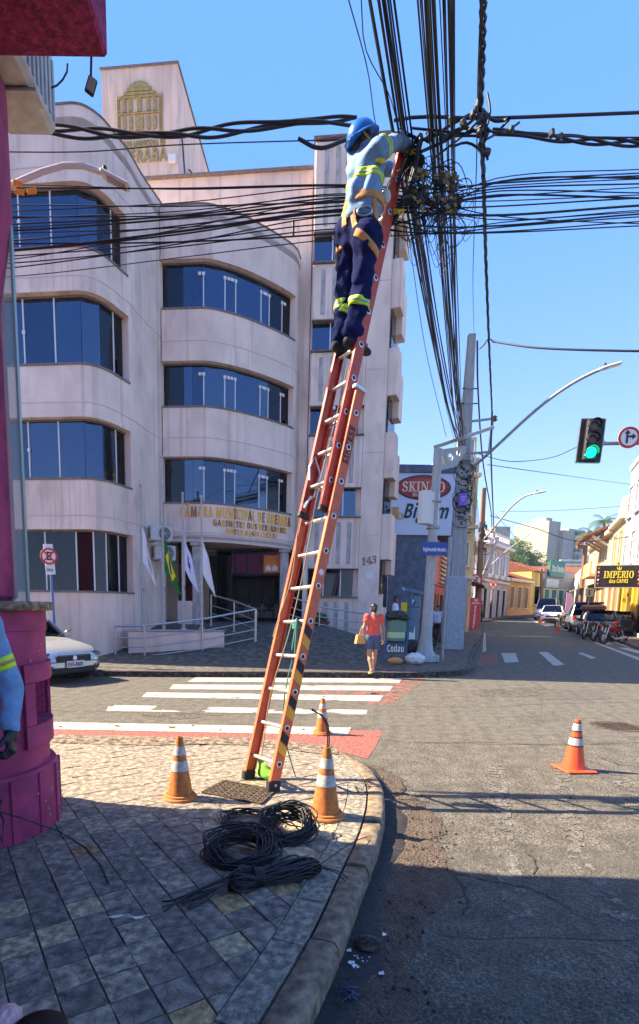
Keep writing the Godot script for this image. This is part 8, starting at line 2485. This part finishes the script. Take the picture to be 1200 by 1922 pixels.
const ORD := ["first", "second", "third", "fourth", "fifth", "sixth", "seventh", "eighth", "ninth", "tenth", "eleventh", "twelfth", "thirteenth", "fourteenth", "fifteenth", "sixteenth", "seventeenth", "eighteenth", "nineteenth"]
func sorted_rnd(n: int, a: float, b: float) -> Array:
	var r := []
	for k in n: r.append(rnd(a, b))
	r.sort()
	return r

func span(a: Vector3, b: Vector3, sag: float, n: int, wob := 0.0) -> PackedVector3Array:
	var p := PackedVector3Array()
	var ph := rnd(0, 6)
	for k in n + 1:
		var t := float(k) / n
		p.append(a.lerp(b, t) + Vector3(wob * sin(t * 23 + ph), -4 * sag * t * (1 - t) + wob * sin(t * 31 + ph), wob * cos(t * 19 + ph)))
	return p

# cable through places of the picture at given depths
func through(pts: Array, r: float, m: Material, label: String, group: String, sides := 6, step := 12) -> void:
	var c := Curve3D.new()
	for k in pts.size():
		var q: Vector3 = P(pts[k][0], pts[k][1], pts[k][2])
		var a: Vector3 = P(pts[maxi(k - 1, 0)][0], pts[maxi(k - 1, 0)][1], pts[maxi(k - 1, 0)][2]); var b: Vector3 = P(pts[mini(k + 1, pts.size() - 1)][0], pts[mini(k + 1, pts.size() - 1)][1], pts[mini(k + 1, pts.size() - 1)][2])
		c.add_point(q, (a - b).normalized() * q.distance_to(a) * 0.33, (b - a).normalized() * q.distance_to(b) * 0.33)
	c.bake_interval = 0.05
	var n := maxi(step, int(c.get_baked_length() / 0.15))
	var p := PackedVector3Array()
	for k in n + 1: p.append(c.sample_baked(c.get_baked_length() * k / n))
	strand(p, r, m, label, group, sides)

func build_cables() -> void:
	var zc := -5.35
	var ga := "thin cables running along the side street to the big pole"
	var gb := "cables strung across the crossing behind the worker"
	# bundles along the street: from a pole behind the camera, over the crossing, to the big pole
	var pole_at := land(848, 1218).z
	var xs := sorted_rnd(13, -16, 18)
	for k in 13:
		var j := P(752 + xs[k], 262, zc + rnd(-0.1, 0.1))
		var e := P(866 + rnd(-4, 10), 838 + rnd(-18, 20), pole_at + 0.25)
		var dirv := Vector3(j.x - e.x, 0, j.z - e.z)
		var a := Vector3(e.x + dirv.x * (1.86 + rnd(-0.02, 0.02)), e.y + rnd(-0.2, 0.3), e.z + dirv.z * 1.86)
		var t := 1.0 / 1.86
		var s := (e.y + (a.y - e.y) * t - j.y) / (4 * t * (1 - t)) + rnd(-0.03, 0.03)
		strand(span(e, a, s, 44, 0.004), rnd(0.005, 0.009), M.cable, ORD[k] + " thin cable from the left in the bundle over the worker's hands", ga)
	var xd := sorted_rnd(15, -11, 9)
	xd.append_array(sorted_rnd(11, 8, 34))
	for k in 26:
		var loose := k >= 15
		var j := P(822 + xd[k], 262, zc + rnd(-0.15, 0.1))
		var e := P(868 + rnd(-4, 12), 830 + rnd(-30, 24), pole_at + 0.25)
		var dirv := Vector3(j.x - e.x, 0, j.z - e.z)
		var a := Vector3(e.x + dirv.x * (1.86 + rnd(-0.01, 0.01)), e.y + rnd(-0.2, 0.2), e.z + dirv.z * 1.86)
		var t := 1.0 / 1.86
		var s := (e.y + (a.y - e.y) * t - j.y) / (4 * t * (1 - t)) + rnd(-0.03, 0.04)
		strand(span(e, a, s, 44, 0.004), rnd(0.004, 0.009) if not loose else rnd(0.004, 0.007), M.cable, (ORD[k] + " cable from the left in the dense bundle right of the worker") if not loose else (ORD[k - 15] + " thin cable from the left in the loose fan beside the dense bundle"), ga if not loose else "loose thin cables beside the dense bundle")
	through([[652, -10, -3.9], [690, 130, -4.5], [706, 235, -5.2], [760, 420, -7.5], [800, 560, -10.0], [845, 760, -15.0]], 0.004, M.cable, "single thin wire coming down left of the worker's helmet", "", 5)
	through([[678, -10, -3.9], [686, 90, -4.3], [735, 190, -5.0], [790, 430, -8.0], [858, 800, -16.0]], 0.004, M.cable, "single slack wire between the left wire and the left bundle", "", 5)
	# twisted service drop at the right: three strands
	var tw := [[908, -20, -3.9], [905, 130, -4.6], [902, 205, -5.3], [908, 330, -6.5], [912, 480, -8.6], [918, 640, -12.0], [924, 775, -17.5]]
	for k in 3:
		var pts := []
		var f := Curve2D.new()
		for q in tw: f.add_point(Vector2(q[0], q[1]))
		for j in 60:
			var yy := -20.0 + 795.0 * j / 59.0
			var i := 0
			while i < tw.size() - 2 and tw[i + 1][1] < yy: i += 1
			var u: float = (yy - tw[i][1]) / (tw[i + 1][1] - tw[i][1])
			var z: float = 1.0 / lerpf(1.0 / tw[i][2], 1.0 / tw[i + 1][2], u)
			pts.append(P(lerpf(tw[i][0], tw[i + 1][0], u), yy, z) + Vector3(cos(j * 1.1 + k * TAU / 3) * 0.016, 0, sin(j * 1.1 + k * TAU / 3) * 0.016))
		strand(PackedVector3Array(pts), 0.011, M.cable, "one strand of the twisted cable hanging at the right, towards the big pole", "strands of the twisted cable along the side street", 6)
	through([[924, 775, -17.5], [922, 850, -21.0], [926, 960, -30.0], [928, 1010, -38.0]], 0.03, M.cable, "twisted cable continuing beyond the big pole down the street", "", 6)
	through([[896, 640, -18.0], [897, 720, -19.5], [906, 860, -24.0], [922, 960, -32.0], [924, 1000, -38.0]], 0.028, M.cable, "dark cable from the big pole's top down to the next pole", "", 6)
	through([[905, -20, -3.9], [898, 130, -5.2], [894, 330, -8.0], [888, 520, -13.0], [890, 628, pole_at]], 0.008, M.cable, "thin wire running to the very top of the big pole", "", 5)
	# heavy twisted cable across the top left
	for k in 3:
		var p := PackedVector3Array()
		for j in 90:
			var x := -160.0 + 830.0 * j / 89.0
			var y := 239.0 + 20.0 * sin(PI * clampf(x / 560.0, 0, 1)) - (0.02 * x if x > 300 else 6.0)
			var ph := j * 0.19 + 0.7 * sin(j * 0.13) + k * TAU / 3
			var am := 8.0 + 4.0 * sin(j * 0.21 + 1.0)
			p.append(P(x, y + sin(ph) * am, zc - 0.1 + cos(ph) * 0.04))
		strand(p, 0.0135, M.cable, "thick strand of the twisted power cable across the pink building", "strands of the heavy twisted power cable", 7)
	through([[-160, 282, zc - 0.2], [150, 285, zc - 0.2], [330, 272, zc - 0.2], [640, 262, zc - 0.1]], 0.005, M.cable, "thin straight wire just under the heavy twisted cable", "", 5)
	through([[560, 260, zc], [600, 278, zc], [650, 262, zc]], 0.016, M.cable, "short drooping end of the heavy cable left of the helmet", "", 6)
	# continuing right of the worker
	through([[740, 226, zc], [790, 219, zc], [900, 222, zc - 0.1], [1080, 216, zc - 0.2], [1330, 206, zc - 0.3]], 0.013, M.cable, "upper straight cable running off to the right", "", 6)
	for k in 3:
		var p := PackedVector3Array()
		for j in 60:
			var x := 925.0 + 420.0 * j / 59.0
			var y := 248.0 + 22.0 * smoothstep(925, 1200, x) + 2.0 * sin(x * 0.02)
			var ph := j * 0.22 + k * TAU / 3
			p.append(P(x, y + sin(ph) * 7.0 * smoothstep(915, 1080, x) + (k - 1) * 5.0 * (1.0 - smoothstep(940, 1080, x)), zc - 0.1 + cos(ph) * 0.03))
		strand(p, 0.0115, M.cable, "thick strand of the twisted cable leaving to the right", "strands of the right-hand twisted cable", 6)
	through([[970, 246, zc], [1060, 256, zc], [1330, 258, zc - 0.2]], 0.006, M.cable, "thin wire above the right-hand twisted cable", "", 5)
	# curving jumpers round the junction
	var jump := [[[760, 250], [800, 262], [850, 232], [905, 204]], [[790, 285], [840, 262], [880, 232], [902, 212]], [[770, 240], [830, 246], [880, 250], [905, 236]], [[850, 275], [880, 268], [905, 290], [908, 330]], [[810, 300], [860, 262], [885, 240], [903, 222]], [[905, 205], [925, 225], [945, 226], [955, 222]], [[905, 232], [930, 248], [960, 240], [975, 230]], [[912, 262], [930, 252], [945, 236], [955, 226]], [[830, 262], [870, 240], [905, 250], [920, 246]], [[905, 180], [898, 205], [912, 240], [904, 275]], [[915, 175], [920, 215], [908, 262], [916, 300]], [[800, 250], [850, 255], [890, 255], [915, 256]]]
	for k in jump.size():
		var pts := []
		for q in jump[k]: pts.append([q[0], q[1], zc + rnd(-0.12, 0.1)])
		through(pts, rnd(0.009, 0.014), M.cable, "short curved jumper at the cable junction beside the twisted drop", "jumpers at the cable junction", 6)
	# clamps
	var cl := thing("cable_clamps", P(905, 225, zc), 0.0, "cluster of splice clamps where the cables cross at the right", "clamps")
	for q in [[848, 226], [897, 196], [901, 222], [912, 222], [900, 250], [913, 250], [915, 286], [960, 243], [1036, 250], [1050, 258], [870, 232], [888, 215], [905, 268], [830, 258], [806, 258]]:
		var mb := MB.new(); mb.box(Transform3D(Basis(Vector3.BACK, rnd(-0.6, 0.6)), P(q[0], q[1], zc + 0.03)), Vector3(rnd(0.04, 0.06), rnd(0.05, 0.08), 0.05), 0.012); part(cl, "clamp", mb, M.cable_grey, true)
	# flat bundles across, left and right of the worker
	var left := [[352, 346, 5], [349, 351, 3], [385, 378, 4], [420, 372, 5], [430, 381, 7], [448, 386, 5], [466, 392, 9], [470, 398, 6], [478, 420, 4], [493, 428, 4], [500, 405, 4], [438, 404, 3], [408, 366, 3], [396, 352, 3], [458, 436, 6], [515, 448, 3], [405, 392, 4], [480, 372, 3], [425, 365, 3]]
	var right := [[352, 330, 9], [356, 336, 8], [349, 325, 6], [361, 345, 4], [366, 372, 4], [392, 372, 6], [412, 386, 4], [430, 402, 8], [436, 407, 6], [446, 424, 6], [442, 416, 4], [344, 318, 3], [372, 352, 3], [400, 420, 3], [340, 334, 3], [425, 398, 3], [358, 362, 3], [384, 366, 3], [418, 395, 3]]
	var byh := range(left.size())
	byh.sort_custom(func(a, b): return left[a][0] * 10 + left[a][1] * 0.01 < left[b][0] * 10 + left[b][1] * 0.01)
	for k in left.size():
		var l: Array = left[k]; var r: Array = right[k]
		var mid: float = (l[1] + r[0]) / 2.0 + 8
		var pts := [[-260, l[0] + (l[0] - l[1]) * 0.35 - 4, zc - 0.35], [60, l[0] + rnd(-2, 2), zc - 0.3], [340, lerpf(l[0], l[1], 0.55) + rnd(4, 12), zc - 0.25], [640, l[1] + rnd(-2, 2), zc - 0.15], [800, mid + rnd(-10, 10), zc - 0.1], [940, lerpf(r[0], r[1], 0.3) + rnd(-3, 3), zc - 0.15], [1200, r[1], zc - 0.25], [1480, r[1] - (r[0] - r[1]) * 0.5, zc - 0.3]]
		through(pts, (0.0018 + 0.0009 * l[2]), M.cable, ORD[byh.find(k)] + " from the top, left of the worker, of the cables strung across the street", gb, 5)
	# hanging connector on the left bundle
	var hc := MB.new(); hc.cube(P(551, 428, zc - 0.2), Vector3(0.02, 0.13, 0.02), 0.004)
	solo("hanging_connector", hc, M.cable, "small black connector hanging from the left bundle", "connector")
	# the tangle of loops, splices and yellow tags
	var tg := thing("cable_tangle", P(812, 370, zc), 0.0, "tangle of looped wires, splices and yellowed tags right of the ladder top", "cable tangle")
	for k in 52:
		var c := P(rnd(768, 862), rnd(325, 425), zc + rnd(-0.18, 0.12))
		var rx := rnd(0.05, 0.24); var ry := rnd(0.04, 0.2); var tl := rnd(-0.8, 0.8); var a0 := rnd(0, TAU); var sweep := rnd(2.5, 7.5)
		var p := PackedVector3Array()
		for j in 22:
			var a := a0 + sweep * j / 21.0
			p.append(c + Vector3(cos(a) * rx * cos(tl) - sin(a) * ry * sin(tl), cos(a) * rx * sin(tl) + sin(a) * ry * cos(tl), 0.05 * sin(a * 2.3 + k)))
		var mb := MB.new(); mb.tube(p, rnd(0.002, 0.0042), 5, false); part(tg, "wire_loop", mb, M.cable, true)
	for k in 20:
		var p := PackedVector3Array(); var q := P(rnd(775, 870), rnd(380, 430), zc + rnd(-0.1, 0.1)); var dx := rnd(-0.25, 0.45); var dr := rnd(0.1, 0.45)
		for j in 14: var t := j / 13.0; p.append(q + Vector3(dx * t, -dr * sin(PI * t * 0.9) , 0.05 * sin(t * 6)))
		var mb := MB.new(); mb.tube(p, 0.0025, 5, false); part(tg, "loose_end", mb, M.cable, true)
	for k in 50:
		var th := rnd(0, TAU); var rr := sqrt(rng.randf())
		var q := P(812 + cos(th) * 52 * rr, 368 + sin(th) * 48 * rr, zc + rnd(-0.16, 0.16))
		var mb := MB.new(); mb.box(Transform3D(Basis(Vector3.BACK, rnd(-1.5, 1.5)) * Basis(Vector3.UP, rnd(-1, 1)), q), Vector3(rnd(0.015, 0.045), rnd(0.03, 0.10), rnd(0.006, 0.03)), 0.004)
		part(tg, "splice", mb, M.cable if k % 5 < 3 else M.cable_grey, true)
	var tm := mat("tag_yellowed", Color(0.35, 0.25, 0.06), 0.8); var tm2 := mat("tag_olive", Color(0.20, 0.16, 0.07), 0.85)
	for k in 60:
		var side := rng.randf()
		var q := P(rnd(775, 805) if side < 0.4 else rnd(835, 860) if side < 0.85 else rnd(800, 840), rnd(320, 400), zc + rnd(-0.1, 0.18))
		var mb := MB.new(); mb.box(Transform3D(Basis(Vector3.BACK, rnd(-1.5, 1.5)) * Basis(Vector3.UP, rnd(-1, 1)), q), Vector3(rnd(0.02, 0.05), rnd(0.02, 0.05), 0.004), 0.001)
		part(tg, "tag", mb, tm if k % 2 else tm2, true)
	# distant wires
	through([[898, 852, pole_at], [960, 866, -19], [1030, 860, -18], [1086, 838, -16]], 0.012, M.cable, "slack wire from the big pole to the traffic light", "", 5)
	through([[915, 872, pole_at - 1], [1000, 884, -22], [1160, 906, -34], [1230, 915, -34]], 0.014, M.cable_grey, "thin grey wire to the white block, under the slack wire", "", 5)
	through([[920, 968, -38.5], [1000, 990, -38], [1090, 1016, -38], [1230, 1000, -36]], 0.025, M.cable, "cable from the dark pole across to the cream houses", "", 5)
	through([[940, 960, -38.5], [1050, 958, -38], [1250, 944, -35]], 0.014, M.cable_grey, "thin wire from the dark pole to the white block", "", 5)
	through([[930, 965, -38.5], [960, 1000, -44], [990, 1040, -55]], 0.018, M.cable, "wire slanting down from the dark pole towards the tall tower", "", 5)
	through([[925, 641, -18.6], [1000, 652, -17.5], [1100, 657, -16.5], [1330, 661, -15.0]], 0.03, M.cable, "blue-black insulated cable from the big pole's top to the right", "", 6)
	through([[900, 655, -18.7], [908, 648, -18.6], [918, 636, -18.6], [926, 641, -18.6]], 0.02, M.cable, "short curved jumper at the top of the big pole", "", 6)
	through([[768, 450, -12], [800, 660, -15], [838, 820, -18]], 0.008, M.cable_grey, "single pale wire left of the bundles, far from the worker", "", 5)
	for k in 6:
		through([[878 + k * 2, 850 + k * 6, pole_at + 0.2], [884 + k * 2, 920, -25], [890 + k * 2, 990 + k * 3, -34], [890 + k, 1050 + k * 3, -38.4]], 0.012, M.cable, "thin cable from the big pole to the dark leaning pole", "cables between the two poles", 5)

func build_small_things() -> void:
	mat("cone_orange", Color(0.66, 0.22, 0.045), 0.65, 0, "blotch", Vector3.ONE * 3)
	mat("litter_white", Color(0.66, 0.66, 0.64), 0.8)
	cone(Vector3(0.40, 0.0, -3.83), 0.52, "faded orange cone at the kerb with a bent wire stuck in its top", M.cone_orange, false, "traffic cones round the ladder")
	cone(Vector3(-0.72, 0.0, -4.17), 0.50, "faded orange cone on the pavement left of the iron cover", M.cone_orange, false, "traffic cones round the ladder")
	cone(Vector3(0.66, -0.122, -7.05), 0.47, "faded orange cone on the red strip behind the ladder", M.cone_orange, false, "traffic cones round the ladder")
	cone(Vector3(3.17, -0.127, -5.57), 0.54, "bright orange cone with black edged bands alone on the road", M.cone_red, true, "traffic cones round the ladder")
	var c0 := Vector3(0.40, 0.50, -3.83)
	var w := MB.new()
	for k in 2: w.tube(PackedVector3Array([c0 + Vector3(0.01 * k, -0.1, 0), c0 + Vector3(0.0 + 0.012 * k, 0.08, 0), c0 + Vector3(0.012 * k - 0.01, 0.18, 0), c0 + Vector3(-0.05 + 0.012 * k, 0.25, 0), c0 + Vector3(-0.12, 0.30 - 0.01 * k, 0.01)]), 0.005, 6)
	solo("bent_wire", w, M.cable, "bent black wire loop standing in the cone at the kerb", "wire")
	# iron cover with its raised lozenges
	var q0 := G(380, 1489, 0); var q1 := G(421, 1467, 0); var q2 := G(517, 1485, 0); var q3 := G(490, 1510, 0)
	var mc := thing("manhole_cover", (q0 + q2) / 2, 0.0, "rusty patterned iron cover in the pavement at the ladder's foot", "manhole cover")
	var pg := PackedVector2Array()
	for q in [q0, q3, q2, q1]: pg.append(Vector2(q.x, -q.z))
	var mb := MB.new(); mb.prism(pg, 0.02, Transform3D(Basis(Vector3.RIGHT, -PI / 2), Vector3(0, -0.01, 0))); part(mc, "plate", mb, M.iron, true)
	mb = MB.new()
	for a in 13:
		for b in 17:
			if (a + b) % 2: continue
			var u := (a + 0.7) / 13.4; var v := (b + 0.7) / 17.4
			var q := q0.lerp(q1, u).lerp(q3.lerp(q2, u), v)
			mb.box(Transform3D(Basis(Vector3.UP, 0.6 if a % 2 else -0.9), q + Vector3(0, 0.012, 0)), Vector3(0.018, 0.006, 0.032), 0.002)
	var lz := part(mc, "lozenges", mb, M.iron, true); lz.set_meta("kind", "stuff")
	mb = MB.new(); var rim := PackedVector3Array([q0, q1, q2, q3, q0])
	for k in 4: mb.beam(rim[k] + Vector3(0, 0.008, 0), rim[k + 1] + Vector3(0, 0.008, 0), 0.02, 0.014)
	part(mc, "rim", mb, M.iron, true)
	# round cover on the road
	var rc := road(1160, 1364)
	var ro := thing("round_cover", rc, 0.0, "round iron cover set in the road at the right", "manhole cover")
	mb = MB.new(); mb.lathe(PackedVector2Array([Vector2(0.37, 0.0), Vector2(0.37, 0.008), Vector2(0.33, 0.01), Vector2(0.32, 0.004), Vector2(0, 0.005)]), Transform3D(), 30); part(ro, "plate", mb, M.iron)
	mb = MB.new()
	for k in 6: mb.cube(Vector3(0, 0.009, -0.2 + 0.08 * k), Vector3(0.5, 0.006, 0.02), 0.002)
	part(ro, "ribs", mb, M.iron)
	# coils of removed cable
	var coils := [[452, 1596, 0.19, 0.10, 0.15, "black cable coil lying nearest the paving's middle, left of the others", 34], [538, 1558, 0.17, 0.13, 0.19, "round black cable coil standing behind, nearest the kerb cone", 40], [468, 1532, 0.20, 0.06, 0.05, "loose thin black cable coil at the back, next to the iron cover", 18]]
	for cc in coils:
		var c := G(cc[0], cc[1], 0.05)
		mb = MB.new()
		for k in cc[6]:
			var p := PackedVector3Array()
			var rx: float = cc[2] * rnd(0.72, 1.12); var rz: float = cc[2] * rnd(0.5, 0.85); var tl := rnd(-0.5, 0.5); var ph := rnd(0, TAU)
			var off := Vector3(rnd(-0.035, 0.035), 0, rnd(-0.035, 0.035)); var lift: float = cc[4] * rnd(0.25, 1.1)
			for j in 29:
				var a := TAU * j / 28.0
				var h := 0.008 + lift * (0.55 - 0.45 * sin(a + 0.5 * sin(ph))) + 0.012 * sin(2 * a + ph)
				p.append(Vector3(c.x, 0, c.z) + off + Vector3(cos(a) * rx + 0.012 * sin(3 * a + ph), maxf(h + 0.01 * sin(4 * a + 2 * ph), 0.007), sin(a + tl * 0.3) * rz))
			mb.tube(p, 0.0052 if cc[6] > 20 else 0.003, 6, false)
		solo("cable_coil", mb, M.cable, cc[5], "cable coil", "coils of removed cable on the pavement")
	# the long hank tied in its middle
	var h0 := G(432, 1662, 0.03); var h1 := G(486, 1646, 0.05); var h2 := G(595, 1628, 0.04)
	mb = MB.new()
	for k in 46:
		var p := PackedVector3Array()
		var sp := rnd(-1, 1); var up := rnd(0.2, 1.0); var ln := rnd(0.75, 1.08)
		for j in 33:
			var a := TAU * j / 32.0
			var t := cos(a)
			var q: Vector3 = h1.lerp(h2, t * ln) if t > 0 else h1.lerp(h0, -t * ln)
			var wd := (0.025 + 0.10 * absf(t) * (1.0 - 0.35 * absf(t))) * (1.0 if t > 0 else 1.1)
			p.append(Vector3(q.x, maxf(0.008, 0.012 + up * 0.09 * (0.25 + 0.75 * absf(sin(a))) * (0.4 + absf(t)) + 0.02 * sin(a * 3 + k)), q.z + sin(a) * wd * (0.4 + 0.6 * absf(sp)) + sp * 0.015))
		mb.tube(p, 0.0052, 6, false)
	for k in 8:
		var p := PackedVector3Array()
		for j in 17: var a := TAU * j / 16.0; p.append(Vector3(h1.x + (k - 4) * 0.006 + 0.012 * sin(a), 0.05 + 0.05 * cos(a), h1.z + 0.05 * sin(a)))
		mb.tube(p, 0.005, 6, false)
	for k in 9:
		var e := G(300 + rnd(0, 60), 1668 + rnd(0, 62), 0.0)
		var p := PackedVector3Array()
		for j in 11: var t := j / 10.0; p.append(h0.lerp(e, t) + Vector3(0, 0.03 * (1 - t) + 0.01 * sin(t * 7 + k) * t + 0.006, 0.03 * sin(t * 4 + k)))
		mb.tube(p, 0.005, 6)
	for q in [[690, 1575], [650, 1660], [655, 1655], [616, 1640]]:
		var e := G(q[0], q[1], 0.01)
		var p := PackedVector3Array()
		for j in 11: var t := j / 10.0; p.append(h2.lerp(e, t) + Vector3(0, 0.03 * sin(PI * t) + 0.006, 0.02 * sin(t * 5)))
		mb.tube(p, 0.0035, 5)
	solo("cable_hank", mb, M.cable, "long black cable hank tied in its middle, in front of the coils", "cable coil", "coils of removed cable on the pavement")
	for k in 7:
		var a := G([330, 400, 560, 600, 420, 610, 380][k], [1470, 1440, 1500, 1560, 1500, 1555, 1545][k], 0.004); var b := a + Vector3(rnd(-0.35, 0.35), 0, rnd(-0.2, 0.25))
		if k > 2: mb = MB.new(); mb.tube(PackedVector3Array([a, a.lerp(b, 0.4) + Vector3(0.02, 0.03, 0.02), a.lerp(b, 0.7) + Vector3(-0.02, 0.01, 0), b]), 0.003, 5); solo("wire_offcut", mb, M.cable, "thin black wire offcut lying on the paving near the coils", "wire", "wire offcuts round the coils")
	mb = MB.new(); mb.tube(PackedVector3Array([P(-20, 1518, -3.0), P(40, 1535, -3.0), G(110, 1560, 0.01), G(160, 1590, 0.006), G(190, 1625, 0.006), G(204, 1658, 0.005)]), 0.0045, 6)
	solo("trailing_wire", mb, M.cable, "thin black wire trailing from the left edge across the stones", "wire")
	mb = MB.new(); mb.tube(PackedVector3Array([P(5, 1500, -2.45), P(-10, 1540, -2.4), P(4, 1580, -2.35), P(8, 1540, -2.4), P(-4, 1515, -2.45)]), 0.006, 6)
	solo("held_wire", mb, M.cable, "loop of black wire hanging at the left edge below the glove", "wire")
	# string, litter, stone, wrapper
	mb = MB.new()
	for k in 5:
		var p := PackedVector3Array(); var c := G(240 + 8 * (k - 2), 1722, 0.0)
		for j in 14: var t := j / 13.0; p.append(c + Vector3((t - 0.5) * rnd(0.12, 0.16), 0.006 + 0.006 * sin(t * 9 + k), 0.018 * sin(t * 7 + k * 1.3)))
		mb.tube(p, 0.002, 5)
	solo("string_scrap", mb, mat("string_white", Color(0.6, 0.57, 0.48), 0.9), "knotted scrap of white string on the paving stones", "string")
	var gs := G(690, 1776, -0.1)
	mb = crumple(Vector3.ZERO, Vector3(0.065, 0.03, 0.05), 9); solo("loose_stone", mb, M.kerb_far, "loose brown stone lying in the wet gutter", "stone").position = Vector3(gs.x, -0.085, gs.z)
	for k in 12:
		var q := [[722, 1755], [655, 1785], [668, 1796], [676, 1800], [685, 1806], [660, 1808], [716, 1828], [705, 1570], [650, 1770], [692, 1800], [700, 1760], [668, 1815]]
		var g := G(q[k][0], q[k][1], -0.105)
		mb = MB.new(); var a := rnd(0, 3); var s := rnd(0.007, 0.014)
		mb.quad(Vector3(-s, 0, -s), Vector3(-s, 0.006, s), Vector3(s, 0.003, s * 0.8), Vector3(s * 1.1, 0.008, -s)); mb.moved(Transform3D(Basis(Vector3.UP, a), Vector3.ZERO))
		M.litter_white.cull_mode = BaseMaterial3D.CULL_DISABLED
		solo("paper_scrap", mb, M.litter_white, "small white paper scrap in the gutter by the loose stone", "litter", "paper scraps in the gutter").position = g
	var gw := G(654, 1868, -0.1)
	mb = MB.new()
	for k in 9: mb.tube(PackedVector3Array([Vector3(rnd(-0.05, 0.05), 0.01, rnd(-0.05, 0.05)), Vector3(rnd(-0.04, 0.04), rnd(0.02, 0.05), rnd(-0.04, 0.04)), Vector3(rnd(-0.05, 0.05), 0.01, rnd(-0.05, 0.05))]), 0.0022, 5)
	solo("blue_wrapper", mb, mat("wrapper_blue", Color(0.03, 0.06, 0.16), 0.3), "crushed dark blue plastic strap in the gutter near the bottom edge", "litter").position = Vector3(gw.x, -0.11, gw.z)
	# bags round the far bin
	var bags := [[774, 1226, 0.3, 0.24, "bag_black", "black garbage bag between the litter bin and the signal post"], [806, 1218, 0.24, 0.26, "bag_black", "black garbage bag behind the signal post's foot"], [828, 1206, 0.24, 0.3, "bag_black", "black garbage bag leaning by the concrete pole"], [778, 1246, 0.27, 0.17, "litter_white", "white plastic bag on the kerb under the litter bin"], [742, 1246, 0.2, 0.1, "tan_leather", "brown cardboard scrap under the litter bin"]]
	for k in bags.size():
		var b: Array = bags[k]; var g := land(b[0], b[1])
		solo("garbage_bag", crumple(Vector3(0, b[3] * 0.8, 0), Vector3(b[2], b[3], b[2] * 0.8), 20 + k), M[b[4]], b[5], "cardboard" if k == 4 else "garbage bag").position = g
	# dried plant against the meter
	var dp := land(790, 1212)
	mb = leaves(Vector3(0, 0.75, 0), Vector3(0.18, 0.75, 0.16), 240, 0.10, 0.1)
	solo("dry_palm_leaves", mb, mat("dry_leaf", Color(0.30, 0.16, 0.07), 0.9), "dry brown palm leaves stacked behind the signal post", "leaves").position = dp
	M.dry_leaf.cull_mode = BaseMaterial3D.CULL_DISABLED
	# weeds at the purple corner, and what lies at the bottom-left edge
	mb = MB.new()
	for k in 60:
		var q := G(103 + rnd(-8, 12), 1502 + rnd(-6, 8), 0.0); var d := Vector3(rnd(-0.03, 0.05), rnd(0.03, 0.09), rnd(-0.03, 0.03))
		mb.tri(q - Vector3(0.004, 0, 0), q + Vector3(0.004, 0, 0), q + d)
	var wd := leaf_mat("weed", Color(0.06, 0.11, 0.02))
	solo("weeds", mb, wd, "tuft of green weeds at the foot of the purple corner", "weeds").set_meta("kind", "stuff")
	var bp := G(72, 1935, 0.06)
	mb = MB.new(); mb.lathe(PackedVector2Array([Vector2(0.0, 0), Vector2(0.085, 0.0), Vector2(0.10, 0.03), Vector2(0.095, 0.062), Vector2(0.08, 0.068), Vector2(0.0, 0.062)]), Transform3D(), 28)
	solo("black_pot", mb, mat("pot_black", Color(0.015, 0.010, 0.009), 0.25, 0, "rust", Vector3.ONE * 9), "dark round lid at the bottom-left corner of the paving", "lid").position = Vector3(bp.x, 0.004, bp.z)
	var pp := G(8, 1912, 0.05)
	mb = crumple(Vector3.ZERO, Vector3(0.06, 0.05, 0.06), 33)
	solo("pink_cloth", mb, mat("cloth_pink", Color(0.60, 0.36, 0.34), 0.9), "pale pink bundle at the bottom-left corner", "cloth").position = Vector3(pp.x, 0.04, pp.z)
	mb = MB.new(); mb.tube(PackedVector3Array([G(665, 1462, 0.01), G(690, 1470, 0.03), G(680, 1482, 0.02), G(666, 1476, 0.01), G(676, 1490, 0.01), G(692, 1486, 0.02)]), 0.004, 5)
	solo("curled_wire", mb, M.cable, "curled black wire on the kerb stones beyond the kerb cone", "wire")
